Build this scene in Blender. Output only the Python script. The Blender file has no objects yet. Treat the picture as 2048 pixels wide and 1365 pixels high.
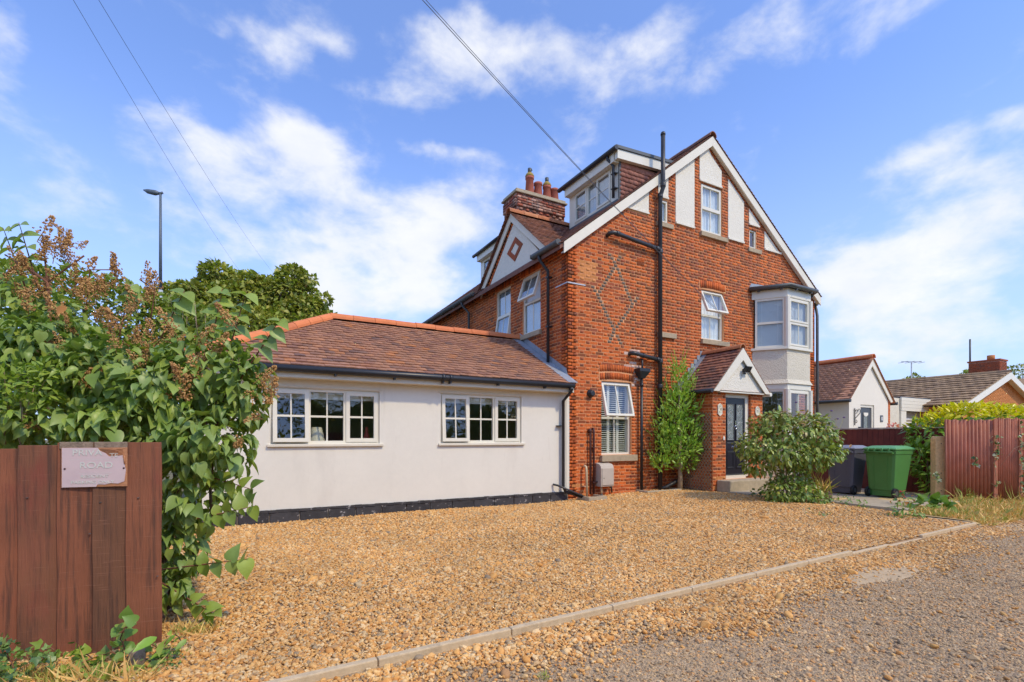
import bpy, math, random
import numpy as np
from mathutils import Vector, Matrix
rng = random.Random(7)
nr = np.random.default_rng(11)
S = bpy.context.scene
COL = S.collection
D = bpy.data

# ------------------------------------------------------------------ camera
# world: origin at the near corner of the brick house, X along its gable front, Y into the depth
CAM = Vector((-6.161, -8.670, 1.33))
FWD = Vector((.4848, .8746, 0)); RGT = Vector((.8746, -.4848, 0))
FPX = 990.0
cam = D.cameras.new('camera'); camo = D.objects.new('camera', cam); COL.objects.link(camo)
cam.sensor_width = 36; cam.lens = FPX / 2048 * 36
cam.shift_y = (876 - 682.5) / 2048
cam.clip_start = .05; cam.clip_end = 2000
camo.location = CAM; camo.rotation_euler = (math.radians(90), 0, -math.radians(29.0))
S.camera = camo

# ------------------------------------------------------------------ sky, sun, exposure
SUN_AZ = math.radians(157)      # clockwise from +Y
SUN_EL = math.radians(47)
SKY_STRENGTH = .115
W = D.worlds.new('World'); S.world = W; W.use_nodes = True
def build_world():
    nt = W.node_tree; N = nt.nodes; L = nt.links
    N.clear()
    out = N.new('ShaderNodeOutputWorld'); bg = N.new('ShaderNodeBackground')
    L.new(bg.outputs[0], out.inputs[0]); bg.inputs[1].default_value = SKY_STRENGTH
    sky = N.new('ShaderNodeTexSky'); sky.sky_type = 'NISHITA'; sky.sun_disc = False
    sky.sun_elevation = SUN_EL; sky.sun_rotation = SUN_AZ
    sky.air_density = 1.0; sky.dust_density = 1.2; sky.ozone_density = 3.0
    tc = N.new('ShaderNodeTexCoord')
    def m(op, a, b=None, c=None):
        n = N.new('ShaderNodeMath'); n.operation = op
        for i, v in enumerate((a, b, c)):
            if v is None: continue
            if isinstance(v, (int, float)): n.inputs[i].default_value = v
            else: L.new(v, n.inputs[i])
        return n.outputs[0]
    sep = N.new('ShaderNodeSeparateXYZ'); L.new(tc.outputs['Generated'], sep.inputs[0])
    dx, dy, dz = sep.outputs
    az0 = m('ARCTAN2', dx, dy); el0 = m('ARCSINE', dz)
    # soft ragged edges: warp the cloud positions with noise on a high cloud deck
    def noise(scale, detail, rough, off=0., dist=0.):
        mp = N.new('ShaderNodeMapping'); mp.inputs['Location'].default_value = (off, off * .7, off * .3); mp.inputs['Scale'].default_value = (1, 1, 1.7)
        L.new(tc.outputs['Generated'], mp.inputs[0])
        n = N.new('ShaderNodeTexNoise'); n.inputs['Scale'].default_value = scale; n.inputs['Detail'].default_value = detail
        n.inputs['Roughness'].default_value = rough; n.inputs['Distortion'].default_value = dist
        L.new(mp.outputs[0], n.inputs['Vector']); return n.outputs[0]
    w1 = noise(3.4, 5, .55, 3.1); w2 = noise(3.4, 5, .55, 17.3)
    az = m('ADD', az0, m('MULTIPLY', m('SUBTRACT', w1, .5), .22))
    el = m('ADD', el0, m('MULTIPLY', m('SUBTRACT', w2, .5), .13))
    # cloud banks: azimuth, elevation, half sizes (degrees), weight
    total = None
    for (a, e, ra, re, wt) in CLOUDS:
        u = m('MULTIPLY', m('SUBTRACT', az, math.radians(a)), 1 / math.radians(ra))
        v = m('MULTIPLY', m('SUBTRACT', el, math.radians(e)), 1 / math.radians(re))
        r2 = m('ADD', m('MULTIPLY', u, u), m('MULTIPLY', v, v))
        g = m('MULTIPLY', m('EXPONENT', m('MULTIPLY', r2, -1.0)), wt)
        total = g if total is None else m('ADD', total, g)
    total = m('MINIMUM', total, 1.05)
    fine = noise(8.0, 10, .56, 5.0, .15); broad = noise(2.0, 3, .5, 9.0)
    cov = m('ADD', total, m('ADD', m('MULTIPLY', m('SUBTRACT', fine, .5), 2.5), m('MULTIPLY', m('SUBTRACT', broad, .5), .5)))
    mr = N.new('ShaderNodeMapRange'); mr.interpolation_type = 'SMOOTHSTEP'
    L.new(cov, mr.inputs[0]); mr.inputs[1].default_value = .14; mr.inputs[2].default_value = 1.15
    # whitish veil towards the horizon
    hz = N.new('ShaderNodeMapRange'); hz.interpolation_type = 'SMOOTHSTEP'
    L.new(el0, hz.inputs[0]); hz.inputs[1].default_value = .62; hz.inputs[2].default_value = 0.0
    hz.inputs[3].default_value = .15; hz.inputs[4].default_value = .72
    shade = noise(9.0, 6, .6, 31.0)
    ccol = N.new('ShaderNodeMix'); ccol.data_type = 'RGBA'
    L.new(shade, ccol.inputs[0])
    k = 1 / SKY_STRENGTH
    ccol.inputs[6].default_value = (.64 * k, .68 * k, .77 * k, 1); ccol.inputs[7].default_value = (.90 * k, .89 * k, .88 * k, 1)
    tint = N.new('ShaderNodeMix'); tint.data_type = 'RGBA'; tint.blend_type = 'MULTIPLY'; tint.inputs[0].default_value = 1
    L.new(sky.outputs[0], tint.inputs[6]); tint.inputs[7].default_value = (1.02, 1.38, 2.05, 1)
    mh = N.new('ShaderNodeMix'); mh.data_type = 'RGBA'
    L.new(hz.outputs[0], mh.inputs[0]); L.new(tint.outputs[2], mh.inputs[6]); mh.inputs[7].default_value = (.53 * k, .67 * k, .98 * k, 1)
    mx = N.new('ShaderNodeMix'); mx.data_type = 'RGBA'
    L.new(m('MULTIPLY', mr.outputs[0], .93), mx.inputs[0]); L.new(mh.outputs[2], mx.inputs[6]); L.new(ccol.outputs[2], mx.inputs[7])
    L.new(mx.outputs[2], bg.inputs[0])
def pxdir(u, v):
    d = FWD + RGT * ((u - 1024) / FPX) + Vector((0, 0, (876 - v) / FPX))
    return d
def azel(u, v):
    d = pxdir(u, v).normalized()
    return math.degrees(math.atan2(d.x, d.y)), math.degrees(math.asin(d.z))
CLOUDS = []
for (u, v, ru, rv, wt) in [(560,280,190,75,.75),(640,350,90,60,.45),(470,330,150,55,.4),(760,540,190,110,.85),(820,440,240,50,.6),(930,380,120,60,.5),(700,620,120,60,.5),
    (790,185,110,35,.55),(960,110,190,75,.75),(1230,70,230,65,.6),(1560,95,300,75,.42),(880,40,120,40,.35),(545,75,60,22,.5),(670,72,60,18,.5),(920,308,80,22,.55),
    (580,465,60,20,.45),(1740,515,120,50,.75),(1930,450,180,95,.75),(1800,620,230,75,.85),(1960,700,170,70,.8),(1960,270,120,40,.5),(1820,330,80,30,.3),(1690,420,80,22,.3),(10,70,50,110,.55),
    (60,415,110,35,.3),(330,420,130,40,.25),(1680,560,60,30,.5),(430,520,120,50,.2)]:
    a, e = azel(u, v); a1, _ = azel(u + ru, v); _, e1 = azel(u, v - rv)
    CLOUDS.append((a, e, max(1.5, abs(a1 - a)), max(1.0, abs(e1 - e)), wt))
# the rest of the sky carries the same broken cloud
for i in range(9):
    CLOUDS.append((-175 + i * 27 if i < 6 else 90 + (i - 6) * 35, 22 + (i * 17) % 40, 24, 10, .6))
build_world()
sun = D.lights.new('sun', 'SUN'); sun.energy = 2.05; sun.angle = math.radians(3.0); sun.color = (1, .83, .54)
suno = D.objects.new('sun', sun); COL.objects.link(suno)
sd = Vector((math.sin(SUN_AZ) * math.cos(SUN_EL), math.cos(SUN_AZ) * math.cos(SUN_EL), math.sin(SUN_EL)))
suno.rotation_euler = sd.to_track_quat('Z', 'Y').to_euler(); suno.location = (0, -20, 30)
vs = S.view_settings; vs.view_transform = 'Standard'; vs.look = 'None'; vs.gamma = 1; vs.exposure = 0.33; vs.use_curve_mapping = False
S.cycles.max_bounces = 8; S.cycles.transparent_max_bounces = 24; S.cycles.diffuse_bounces = 4

# ------------------------------------------------------------------ helpers
def at(u, v, depth):          # a place in the world, by survey from the photograph
    return CAM + pxdir(u, v) * depth
def project(p):
    d = Vector(p) - CAM; w = d.dot(FWD)
    return 1024 + FPX * d.dot(RGT) / w, 876 - FPX * d.z / w, w
def smooth(a, b, x):
    t = min(1, max(0, (x - a) / (b - a))); return t * t * (3 - 2 * t)
def gz(x, y):                 # the drive rises a little towards the house front
    return .09 * smooth(-.2, 3, x) * smooth(-5, -1, y) + .012 * math.sin(x * 1.3 + y * .8) * smooth(-6, -4.6, y)

class Frame:
    def __init__(s, o, u, w, n): s.o = Vector(o); s.u = Vector(u).normalized(); s.w = Vector(w).normalized(); s.n = Vector(n).normalized(); s.flip = s.u.cross(s.w).dot(s.n) < 0
    def pt(s, a, b, c): return s.o + s.u * a + s.w * b + s.n * c
    def sub(s, a, b, c, tilt=0, swing=0):   # a hinged frame: tilt about the top edge, swing about a side edge
        o = s.pt(a, b, c); u, w, n = s.u, s.w, s.n
        if tilt: w2 = w * math.cos(tilt) - n * math.sin(tilt); n2 = n * math.cos(tilt) + w * math.sin(tilt); w, n = w2, n2
        if swing: u2 = u * math.cos(swing) + n * math.sin(swing); n2 = n * math.cos(swing) - u * math.sin(swing); u, n = u2, n2
        return Frame(o, u, w, n)
WORLD = Frame((0, 0, 0), (1, 0, 0), (0, 1, 0), (0, 0, 1))

class MB:
    def __init__(s): s.v = []; s.f = []; s.m = []; s.sm = []
    def add(s, vs, fs, m=0, smooth=False, flip=False):
        b = len(s.v); s.v += [tuple(v) for v in vs]
        for f in fs:
            f = [b + i for i in f]
            s.f.append(f[::-1] if flip else f); s.m.append(m); s.sm.append(smooth)
    BOX = [(0,3,2,1),(4,5,6,7),(0,1,5,4),(1,2,6,5),(2,3,7,6),(3,0,4,7)]
    def box(s, x0, x1, y0, y1, z0, z1, m=0):
        s.add([(x0,y0,z0),(x1,y0,z0),(x1,y1,z0),(x0,y1,z0),(x0,y0,z1),(x1,y0,z1),(x1,y1,z1),(x0,y1,z1)], MB.BOX, m)
    def fbox(s, fr, a0, a1, b0, b1, c0, c1, m=0):
        P = fr.pt
        s.add([P(a0,b0,c0),P(a1,b0,c0),P(a1,b1,c0),P(a0,b1,c0),P(a0,b0,c1),P(a1,b0,c1),P(a1,b1,c1),P(a0,b1,c1)], MB.BOX, m, flip=fr.flip)
    def prism(s, fr, poly, c0, c1, m=0):     # polygon (a,b) extruded along n
        n = len(poly)
        area = sum(poly[i][0]*poly[(i+1)%n][1]-poly[(i+1)%n][0]*poly[i][1] for i in range(n))
        if area < 0: poly = poly[::-1]
        vs = [fr.pt(a, b, c0) for a, b in poly] + [fr.pt(a, b, c1) for a, b in poly]
        fs = [tuple(range(n))[::-1], tuple(range(n, 2*n))] + [(i, (i+1)%n, n+(i+1)%n, n+i) for i in range(n)]
        s.add(vs, fs, m, flip=fr.flip)
    def tube(s, pts, r, n=8, m=0, cap=True, smooth=True):
        pts = [Vector(p) for p in pts]; k = len(pts)
        rs = r if isinstance(r, (list, tuple)) else [r] * k
        b = len(s.v); prev = None
        for i, p in enumerate(pts):
            t = (pts[min(i+1, k-1)] - pts[max(i-1, 0)]).normalized()
            if prev is None:
                a = Vector((0, 0, 1)) if abs(t.z) < .9 else Vector((1, 0, 0)); x = t.cross(a).normalized()
            else: x = (prev - t * prev.dot(t)).normalized()
            prev = x; y = t.cross(x)
            for j in range(n):
                q = 2 * math.pi * j / n; s.v.append(tuple(p + (x * math.cos(q) + y * math.sin(q)) * rs[i]))
        for i in range(k - 1):
            for j in range(n):
                s.f.append([b+i*n+j, b+i*n+(j+1)%n, b+(i+1)*n+(j+1)%n, b+(i+1)*n+j]); s.m.append(m); s.sm.append(smooth)
        if cap:
            s.f.append([b + j for j in range(n)][::-1]); s.m.append(m); s.sm.append(False)
            s.f.append([b + (k-1)*n + j for j in range(n)]); s.m.append(m); s.sm.append(False)
    def lathe(s, c, prof, n=14, m=0, smooth=True):   # prof: (radius, z)
        b = len(s.v); c = Vector(c); k = len(prof)
        for r, z in prof:
            for j in range(n):
                q = 2*math.pi*j/n; s.v.append((c.x + r*math.cos(q), c.y + r*math.sin(q), c.z + z))
        for i in range(k-1):
            for j in range(n):
                s.f.append([b+i*n+j, b+i*n+(j+1)%n, b+(i+1)*n+(j+1)%n, b+(i+1)*n+j]); s.m.append(m); s.sm.append(smooth)
        s.f.append([b + j for j in range(n)][::-1]); s.m.append(m); s.sm.append(False)
        s.f.append([b + (k-1)*n + j for j in range(n)]); s.m.append(m); s.sm.append(False)
    def mesh(s, name, mats):
        me = D.meshes.new(name); me.from_pydata(s.v, [], s.f)
        for mt in (mats if isinstance(mats, (list, tuple)) else [mats]): me.materials.append(mt)
        me.polygons.foreach_set('material_index', s.m); me.polygons.foreach_set('use_smooth', s.sm); me.update()
        return me
    def build(s, name, mats, parent=None, bevel=0):
        o = D.objects.new(name, s.mesh(name, mats)); link(o, parent)
        if bevel:
            bv = o.modifiers.new('bevel', 'BEVEL'); bv.width = bevel; bv.segments = 2; bv.limit_method = 'ANGLE'; bv.angle_limit = math.radians(40)
        return o
def link(o, parent=None):
    COL.objects.link(o)
    if parent is not None:
        o.parent = parent
        if parent.type == 'EMPTY' and parent.parent is None: o.matrix_parent_inverse = Matrix.Translation(-parent.location)
    return o
def empty(name, loc, parent=None):
    o = D.objects.new(name, None); o.location = loc; o.empty_display_size = .2; COL.objects.link(o); return o
def tag(o, label, cat, group=None):
    o['label'] = label; o['category'] = cat
    if group: o['group'] = group
    return o
def thing(name, loc, label, cat, group=None): return tag(empty(name, loc), label, cat, group)
def kind(o, k): o['kind'] = k; return o
def one(mb, name, mats, label, cat, group=None, bevel=0): return tag(mb.build(name, mats, None, bevel), label, cat, group)

# fast joined meshes: a template repeated with many transforms
def np_mesh(name, mats, verts, loops, starts, totals, midx, smooth=False):
    me = D.meshes.new(name)
    me.vertices.add(len(verts)); me.vertices.foreach_set('co', np.asarray(verts, np.float32).ravel())
    me.loops.add(len(loops)); me.loops.foreach_set('vertex_index', np.asarray(loops, np.int32))
    me.polygons.add(len(starts)); me.polygons.foreach_set('loop_start', np.asarray(starts, np.int32))
    try: me.polygons.foreach_set('loop_total', np.asarray(totals, np.int32))
    except Exception: pass
    for mt in mats: me.materials.append(mt)
    me.polygons.foreach_set('material_index', np.asarray(midx, np.int32))
    if smooth: me.polygons.foreach_set('use_smooth', np.ones(len(starts), bool))
    me.update(calc_edges=True); me.validate(); return me
def repeat_mesh(name, mats, tv, tf, M3, T, midx, smooth=False):
    tv = np.asarray(tv, float); n = len(T); k = len(tv)
    V = np.einsum('nij,kj->nki', M3, tv) + T[:, None, :]
    lo = np.concatenate([np.asarray(f) for f in tf]); tot = np.array([len(f) for f in tf]); st = np.concatenate([[0], np.cumsum(tot)[:-1]])
    loops = (lo[None, :] + (np.arange(n) * k)[:, None]).ravel()
    starts = (st[None, :] + (np.arange(n) * len(lo))[:, None]).ravel()
    totals = np.tile(tot, n); mi = np.repeat(midx, len(tf))
    return np_mesh(name, mats, V.reshape(-1, 3), loops, starts, totals, mi, smooth)

# ------------------------------------------------------------------ materials
def mat(name, cols, rough=.7, noise=None, bump=None, spec=.5, trans=0., metallic=0., patch=None, streak=None):
    """cols: colour or list of (pos, colour) picked at random per piece; noise=(scale, amount): value wear;
    bump=(scale, strength, distance); patch=(scale, colour, threshold, softness): stains; all in world space"""
    m = D.materials.new(name); m.use_nodes = True; nt = m.node_tree; N = nt.nodes; L = nt.links
    b = N['Principled BSDF']; b.inputs['Roughness'].default_value = rough; b.inputs['Metallic'].default_value = metallic
    b.inputs['Specular IOR Level'].default_value = spec
    geo = N.new('ShaderNodeNewGeometry')
    if isinstance(cols[0], (int, float)):
        rgb = N.new('ShaderNodeRGB'); rgb.outputs[0].default_value = (*cols, 1); c = rgb.outputs[0]
    else:
        oi = N.new('ShaderNodeObjectInfo'); ad = N.new('ShaderNodeMath'); ad.operation = 'ADD'
        L.new(geo.outputs['Random Per Island'], ad.inputs[0]); L.new(oi.outputs['Random'], ad.inputs[1])
        fr = N.new('ShaderNodeMath'); fr.operation = 'FRACT'; L.new(ad.outputs[0], fr.inputs[0])
        rp = N.new('ShaderNodeValToRGB'); e = rp.color_ramp.elements
        e[0].position, e[0].color = cols[0][0], (*cols[0][1], 1); e[1].position, e[1].color = cols[-1][0], (*cols[-1][1], 1)
        for p, cc in cols[1:-1]:
            q = e.new(p); q.color = (*cc, 1)
        L.new(fr.outputs[0], rp.inputs[0]); c = rp.outputs[0]
    def nz(scale, detail=5, rough_=.6, sx=None):
        n = N.new('ShaderNodeTexNoise'); n.inputs['Scale'].default_value = scale; n.inputs['Detail'].default_value = detail; n.inputs['Roughness'].default_value = rough_
        if sx:
            mp = N.new('ShaderNodeMapping'); mp.inputs['Scale'].default_value = sx; L.new(geo.outputs['Position'], mp.inputs[0]); L.new(mp.outputs[0], n.inputs['Vector'])
        else: L.new(geo.outputs['Position'], n.inputs['Vector'])
        return n.outputs[0]
    if noise:
        for sc, am in (noise if isinstance(noise[0], tuple) else [noise]):
            v = nz(sc); mr = N.new('ShaderNodeMapRange'); L.new(v, mr.inputs[0]); mr.inputs[1].default_value = .25; mr.inputs[2].default_value = .75
            mr.inputs[3].default_value = 1 - am; mr.inputs[4].default_value = 1 + am
            mx = N.new('ShaderNodeVectorMath'); mx.operation = 'SCALE'; L.new(c, mx.inputs[0]); L.new(mr.outputs[0], mx.inputs['Scale']); c = mx.outputs[0]
    for pt in (patch if isinstance(patch, list) else [patch] if patch else []):
        sc, pc, th, so = pt[:4]
        v = nz(sc, 6, .65, pt[4] if len(pt) > 4 else None); mr = N.new('ShaderNodeMapRange'); mr.interpolation_type = 'SMOOTHSTEP'
        L.new(v, mr.inputs[0]); mr.inputs[1].default_value = th; mr.inputs[2].default_value = th + so
        mr.inputs[4].default_value = pt[5] if len(pt) > 5 else .8
        mx = N.new('ShaderNodeMix'); mx.data_type = 'RGBA'; L.new(mr.outputs[0], mx.inputs[0]); L.new(c, mx.inputs[6]); mx.inputs[7].default_value = (*pc, 1); c = mx.outputs[2]
    L.new(c, b.inputs['Base Color'])
    if bump:
        bp = N.new('ShaderNodeBump'); bp.inputs['Strength'].default_value = bump[1]; bp.inputs['Distance'].default_value = bump[2] if len(bump) > 2 else .01
        L.new(nz(bump[0], 6, .6, bump[3] if len(bump) > 3 else None), bp.inputs['Height']); L.new(bp.outputs[0], b.inputs['Normal'])
    if trans:
        o = N['Material Output']; t = N.new('ShaderNodeBsdfTranslucent'); ms = N.new('ShaderNodeMixShader'); ms.inputs[0].default_value = trans
        tm = N.new('ShaderNodeMix'); tm.data_type = 'RGBA'; tm.blend_type = 'MULTIPLY'; tm.inputs[0].default_value = 1; L.new(c, tm.inputs[6]); tm.inputs[7].default_value = (1.3, 1.5, .6, 1)
        L.new(tm.outputs[2], t.inputs[0]); L.new(b.outputs[0], ms.inputs[1]); L.new(t.outputs[0], ms.inputs[2]); L.new(ms.outputs[0], o.inputs[0])
    return m
def glass_mat(name, tint, refl=.10, fr_gain=1.0, rough=.0):
    m = D.materials.new(name); m.use_nodes = True; nt = m.node_tree; N = nt.nodes; L = nt.links; N.clear()
    o = N.new('ShaderNodeOutputMaterial'); t = N.new('ShaderNodeBsdfTransparent'); t.inputs[0].default_value = (*tint, 1)
    g = N.new('ShaderNodeBsdfGlossy'); g.inputs['Roughness'].default_value = rough; g.inputs[0].default_value = (.95, .97, 1, 1)
    f = N.new('ShaderNodeFresnel'); f.inputs[0].default_value = 1.55
    a = N.new('ShaderNodeMath'); a.operation = 'MULTIPLY_ADD'; L.new(f.outputs[0], a.inputs[0]); a.inputs[1].default_value = fr_gain; a.inputs[2].default_value = refl; a.use_clamp = True; gb = N.new('ShaderNodeNewGeometry'); inv = N.new('ShaderNodeMath'); inv.operation = 'SUBTRACT'; inv.inputs[0].default_value = 1; L.new(gb.outputs['Backfacing'], inv.inputs[1]); fb = N.new('ShaderNodeMath'); fb.operation = 'MULTIPLY'; L.new(a.outputs[0], fb.inputs[0]); L.new(inv.outputs[0], fb.inputs[1])
    nz = N.new('ShaderNodeTexNoise'); nz.inputs['Scale'].default_value = 1.5; bp = N.new('ShaderNodeBump'); bp.inputs['Strength'].default_value = .03; bp.inputs['Distance'].default_value = .05
    L.new(nz.outputs[0], bp.inputs['Height']); L.new(bp.outputs[0], g.inputs['Normal'])
    x = N.new('ShaderNodeMixShader'); L.new(fb.outputs[0], x.inputs[0]); L.new(t.outputs[0], x.inputs[1]); L.new(g.outputs[0], x.inputs[2]); L.new(x.outputs[0], o.inputs[0])
    return m
M = {}
M['brick'] = mat('brick_red', [(0,(0.356,0.073,0.016)),(.3,(0.498,0.105,0.018)),(.6,(0.617,0.140,0.024)),(.82,(0.523,0.101,0.019)),(.9,(0.285,0.069,0.019)),(1,(0.201,0.066,0.023))], .9, noise=[(26,.22),(1.1,.14)], bump=(70,.6,.004), patch=[(1.3,(.20,.058,.03),.56,.2,None,.5)])
M['brick_brown'] = mat('brick_brown', [(0,(0.270,0.075,0.031)),(.5,(0.378,0.085,0.029)),(1,(0.203,0.073,0.039))], .9, noise=[(24,.25)], bump=(70,.6,.004))
M['brick_grey'] = mat('brick_burnt_grey', [(0,(0.128,0.093,0.068)),(1,(0.205,0.138,0.095))], .85, noise=(25,.25), bump=(70,.5,.004))
M['brick_orange'] = mat('brick_orange', [(0,(.52,.20,.06)),(1,(.62,.24,.075))], .95, noise=(18,.25), bump=(50,.8,.006))
M['brick_pale'] = mat('brick_lime_stained', [(0,(.50,.26,.18)),(.5,(.66,.52,.45)),(1,(.42,.12,.06))], .95, noise=(20,.3), bump=(60,.5,.004))
M['brick_soot'] = mat('brick_weathered', [(0,(0.319,0.077,0.043)),(.35,(0.435,0.121,0.067)),(.6,(0.189,0.083,0.057)),(.85,(0.609,0.352,0.257)),(1,(0.290,0.088,0.048))], .95, noise=[(20,.3)], bump=(60,.7,.005), patch=[(4,(.10,.075,.065),.5,.14,None,.7),(3,(.55,.47,.42),.6,.1,None,.7)])
M['mortar'] = mat('mortar', (0.718,0.340,0.155), .95, noise=[(30,.2),(1.4,.12)], bump=(90,.5,.004), patch=(2.2,(.42,.17,.09),.5,.25,None,.6))
M['mortar_grey'] = mat('mortar_grey', (.36,.27,.21), .95, noise=(20,.3))
M['white'] = mat('white_upvc', (0.776,0.730,0.603), .35, noise=(6,.03))
M['cream'] = mat('cream_paint', (0.718,0.655,0.528), .45, noise=[(5,.05)], patch=(9,(.50,.44,.33),.64,.15,None,.35))
M['barge'] = mat('white_bargeboard', (0.776,0.720,0.587), .5, noise=(4,.05), patch=(7,(.44,.42,.36),.63,.16,(1,1,1),.45))
M['render'] = mat('white_smooth_render', (0.758,0.716,0.619), .9, noise=[(1.2,.035),(12,.02)], bump=(28,.12,.01), patch=[(1.6,(.62,.57,.49),.52,.25,(1.2,1,.3),.45),(5,(.55,.49,.40),.60,.2,(2.2,1,.25),.30)])
M['rough'] = mat('white_roughcast', (0.718,0.655,0.521), .95, noise=[(2.5,.06),(40,.06)], bump=(34,1.0,.03), patch=(2,(.50,.46,.38),.62,.18,(2,2,.7),.5))
M['rough_w'] = mat('white_roughcast_gable', (0.795,0.749,0.637), .95, noise=[(2.5,.04),(40,.05)], bump=(34,.8,.02))
M['plinth'] = mat('black_painted_block', [(0,(.030,.028,.030)),(1,(.05,.047,.05))], .6, noise=(9,.4), bump=(40,.6,.006), patch=[(8,(.45,.42,.40),.59,.07,(1.2,1.2,1.6),.8)])
M['plinth_joint'] = mat('plinth_joint', (.30,.25,.20), .95, noise=(20,.3))
M['tile'] = mat('clay_tile_brown', [(0,(0.304,0.146,0.087)),(.3,(0.370,0.181,0.110)),(.55,(0.248,0.114,0.078)),(.75,(0.416,0.192,0.100)),(.88,(0.174,0.099,0.082)),(.95,(0.472,0.187,0.072)),(1,(0.269,0.134,0.090))], .85, noise=[(9,.2),(.9,.12)], bump=(60,.4,.004), patch=(3.2,(.24,.20,.09),.66,.12,None,.5))
M['tile_lit_tone'] = mat('clay_tile_lit_tone', [(0,(0.550,0.265,0.150)),(.4,(0.650,0.322,0.185)),(.7,(0.475,0.230,0.140)),(1,(0.587,0.276,0.140))], .85, noise=[(5,.2)])  # brown clay tile lightened: light missing on the cottage slope put into the colour
M['tile_old'] = mat('clay_tile_old', [(0,(0.218,0.094,0.063)),(.35,(0.287,0.121,0.075)),(.6,(0.149,0.078,0.063)),(.85,(0.345,0.149,0.086)),(1,(0.196,0.092,0.069))], .9, noise=[(9,.25),(1,.2)], bump=(60,.5,.004), patch=(2.6,(.14,.13,.075),.58,.15,None,.6))
M['tile_hung'] = mat('clay_tile_hung', [(0,(0.425,0.172,0.120)),(.5,(0.525,0.230,0.160)),(1,(0.350,0.138,0.090))], .85, noise=(8,.25), bump=(60,.4,.004))
M['tile_conc'] = mat('concrete_tile_brown', [(0,(0.294,0.185,0.098)),(.5,(0.396,0.255,0.132)),(1,(0.241,0.155,0.092))], .9, noise=[(6,.2)], patch=(5,(.45,.40,.33),.68,.06,(1,.3,1),.8))
M['ridge'] = mat('terracotta_ridge', [(0,(0.644,0.190,0.065)),(.5,(0.736,0.230,0.081)),(1,(0.575,0.172,0.067))], .8, noise=[(7,.12)], bump=(50,.2,.004), patch=(9,(.30,.16,.11),.68,.1,None,.5))
M['ridge_old'] = mat('terracotta_ridge_old', [(0,(0.460,0.161,0.067)),(1,(0.552,0.230,0.104))], .9, noise=[(7,.25)], patch=(6,(.2,.13,.09),.55,.2,None,.6))
M['pot'] = mat('clay_chimney_pot', [(0,(.50,.135,.075)),(1,(.42,.12,.075))], .85, noise=[(6,.2)], patch=(5,(.16,.10,.09),.6,.2,None,.7))
M['pot_lichen'] = mat('lichen_cowl', (.34,.24,.06), .9, noise=(20,.4))
M['black'] = mat('black_plastic', (.022,.022,.025), .38, noise=(5,.15))
M['gutter_grey'] = mat('grey_weathered_gutter', (.075,.08,.08), .5, noise=(6,.25))
M['pipe'] = mat('black_soil_pipe', (.035,.035,.038), .42, noise=(4,.3))
M['rustpipe'] = mat('maroon_painted_pipe', (.075,.026,.022), .6, noise=(14,.4), bump=(60,.3,.004))
M['stone'] = mat('stone_sill', (.42,.33,.215), .85, noise=[(12,.15)], patch=(7,(.26,.21,.13),.55,.2,None,.6), bump=(60,.3,.004))
M['lead'] = mat('lead_flashing', (.30,.33,.37), .5, noise=[(5,.22)], bump=(9,.35,.02))
M['lead_light'] = mat('pale_lead_flashing', (.48,.52,.57), .5, noise=[(9,.22)], bump=(12,.4,.02))
M['felt'] = mat('dormer_roof_grey', (.10,.115,.13), .6, noise=(4,.2))
M['glass'] = glass_mat('window_glass', (.93,.95,.94), .04, 1.2)
M['glass_blue'] = glass_mat('window_glass_reflective', (.75,.80,.82), .16, 1.0)
M['glass_door'] = mat('leaded_obscure_glass', (.22,.25,.23), .25, noise=[(40,.5),(9,.3)], bump=(55,.9,.02))
M['leadcame'] = mat('door_glass_lead', (.60,.62,.60), .4)
M['blind'] = mat('pale_blind', (.80,.80,.79), .6)
M['shutter'] = mat('cream_shutter', (.80,.77,.68), .55)
M['curtain'] = mat('net_curtain', (.84,.85,.86), .9, noise=[(9,.1)])
M['room'] = mat('dim_room_wall', (0.374,0.320,0.255), .95)
M['door'] = mat('dark_front_door', (.022,.021,.027), .35, noise=(10,.1), bump=(40,.1,.004))
M['doorgrey'] = mat('grey_door', (.060,.068,.078), .45)
M['chrome'] = mat('bright_metal', (.75,.75,.77), .22, metallic=1)
M['plaque'] = mat('cream_plaque', (.74,.68,.50), .5, noise=(20,.08))
M['ink'] = mat('dark_ink', (.05,.05,.045), .6)
M['sprig'] = mat('painted_sprig', (.14,.23,.12), .6)
M['bird'] = mat('painted_brown', (.20,.09,.03), .6)
M['concrete'] = mat('concrete', (0.432,0.355,0.243), .95, noise=[(14,.16),(3,.12)], bump=(70,.5,.006), patch=(5,(.22,.19,.15),.6,.15,None,.5))
M['post'] = mat('concrete_post', (0.756,0.475,0.217), .95, noise=[(20,.2)], bump=(60,.9,.01), patch=[(6,(.20,.155,.11),.56,.2,None,.6)])
M['kerb'] = mat('kerb_stone', (0.594,0.453,0.281), .95, noise=[(25,.15)], bump=(80,.5,.005), patch=(8,(.30,.23,.15),.56,.2,None,.5))
M['wood'] = mat('brown_stained_board', [(0,(0.198,0.072,0.032)),(.5,(0.263,0.086,0.039)),(1,(0.159,0.070,0.034))], .72, noise=[(3,.2)], bump=(9,.5,.012,(14,14,.9)),
    patch=[(2.3,(.22,.045,.028),.52,.22,(1.6,1.6,.7),.7),(7,(.070,.032,.020),.46,.22,(5,5,.25),.8),(14,(.30,.135,.08),.60,.07,(.35,.35,9),.55),(2.2,(.27,.085,.045),.55,.15,(1.2,1.2,.5),.5)])
M['endgrain'] = mat('weathered_end_grain', (.26,.19,.135), .9, noise=[(40,.4)], bump=(60,.8,.01))
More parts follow.
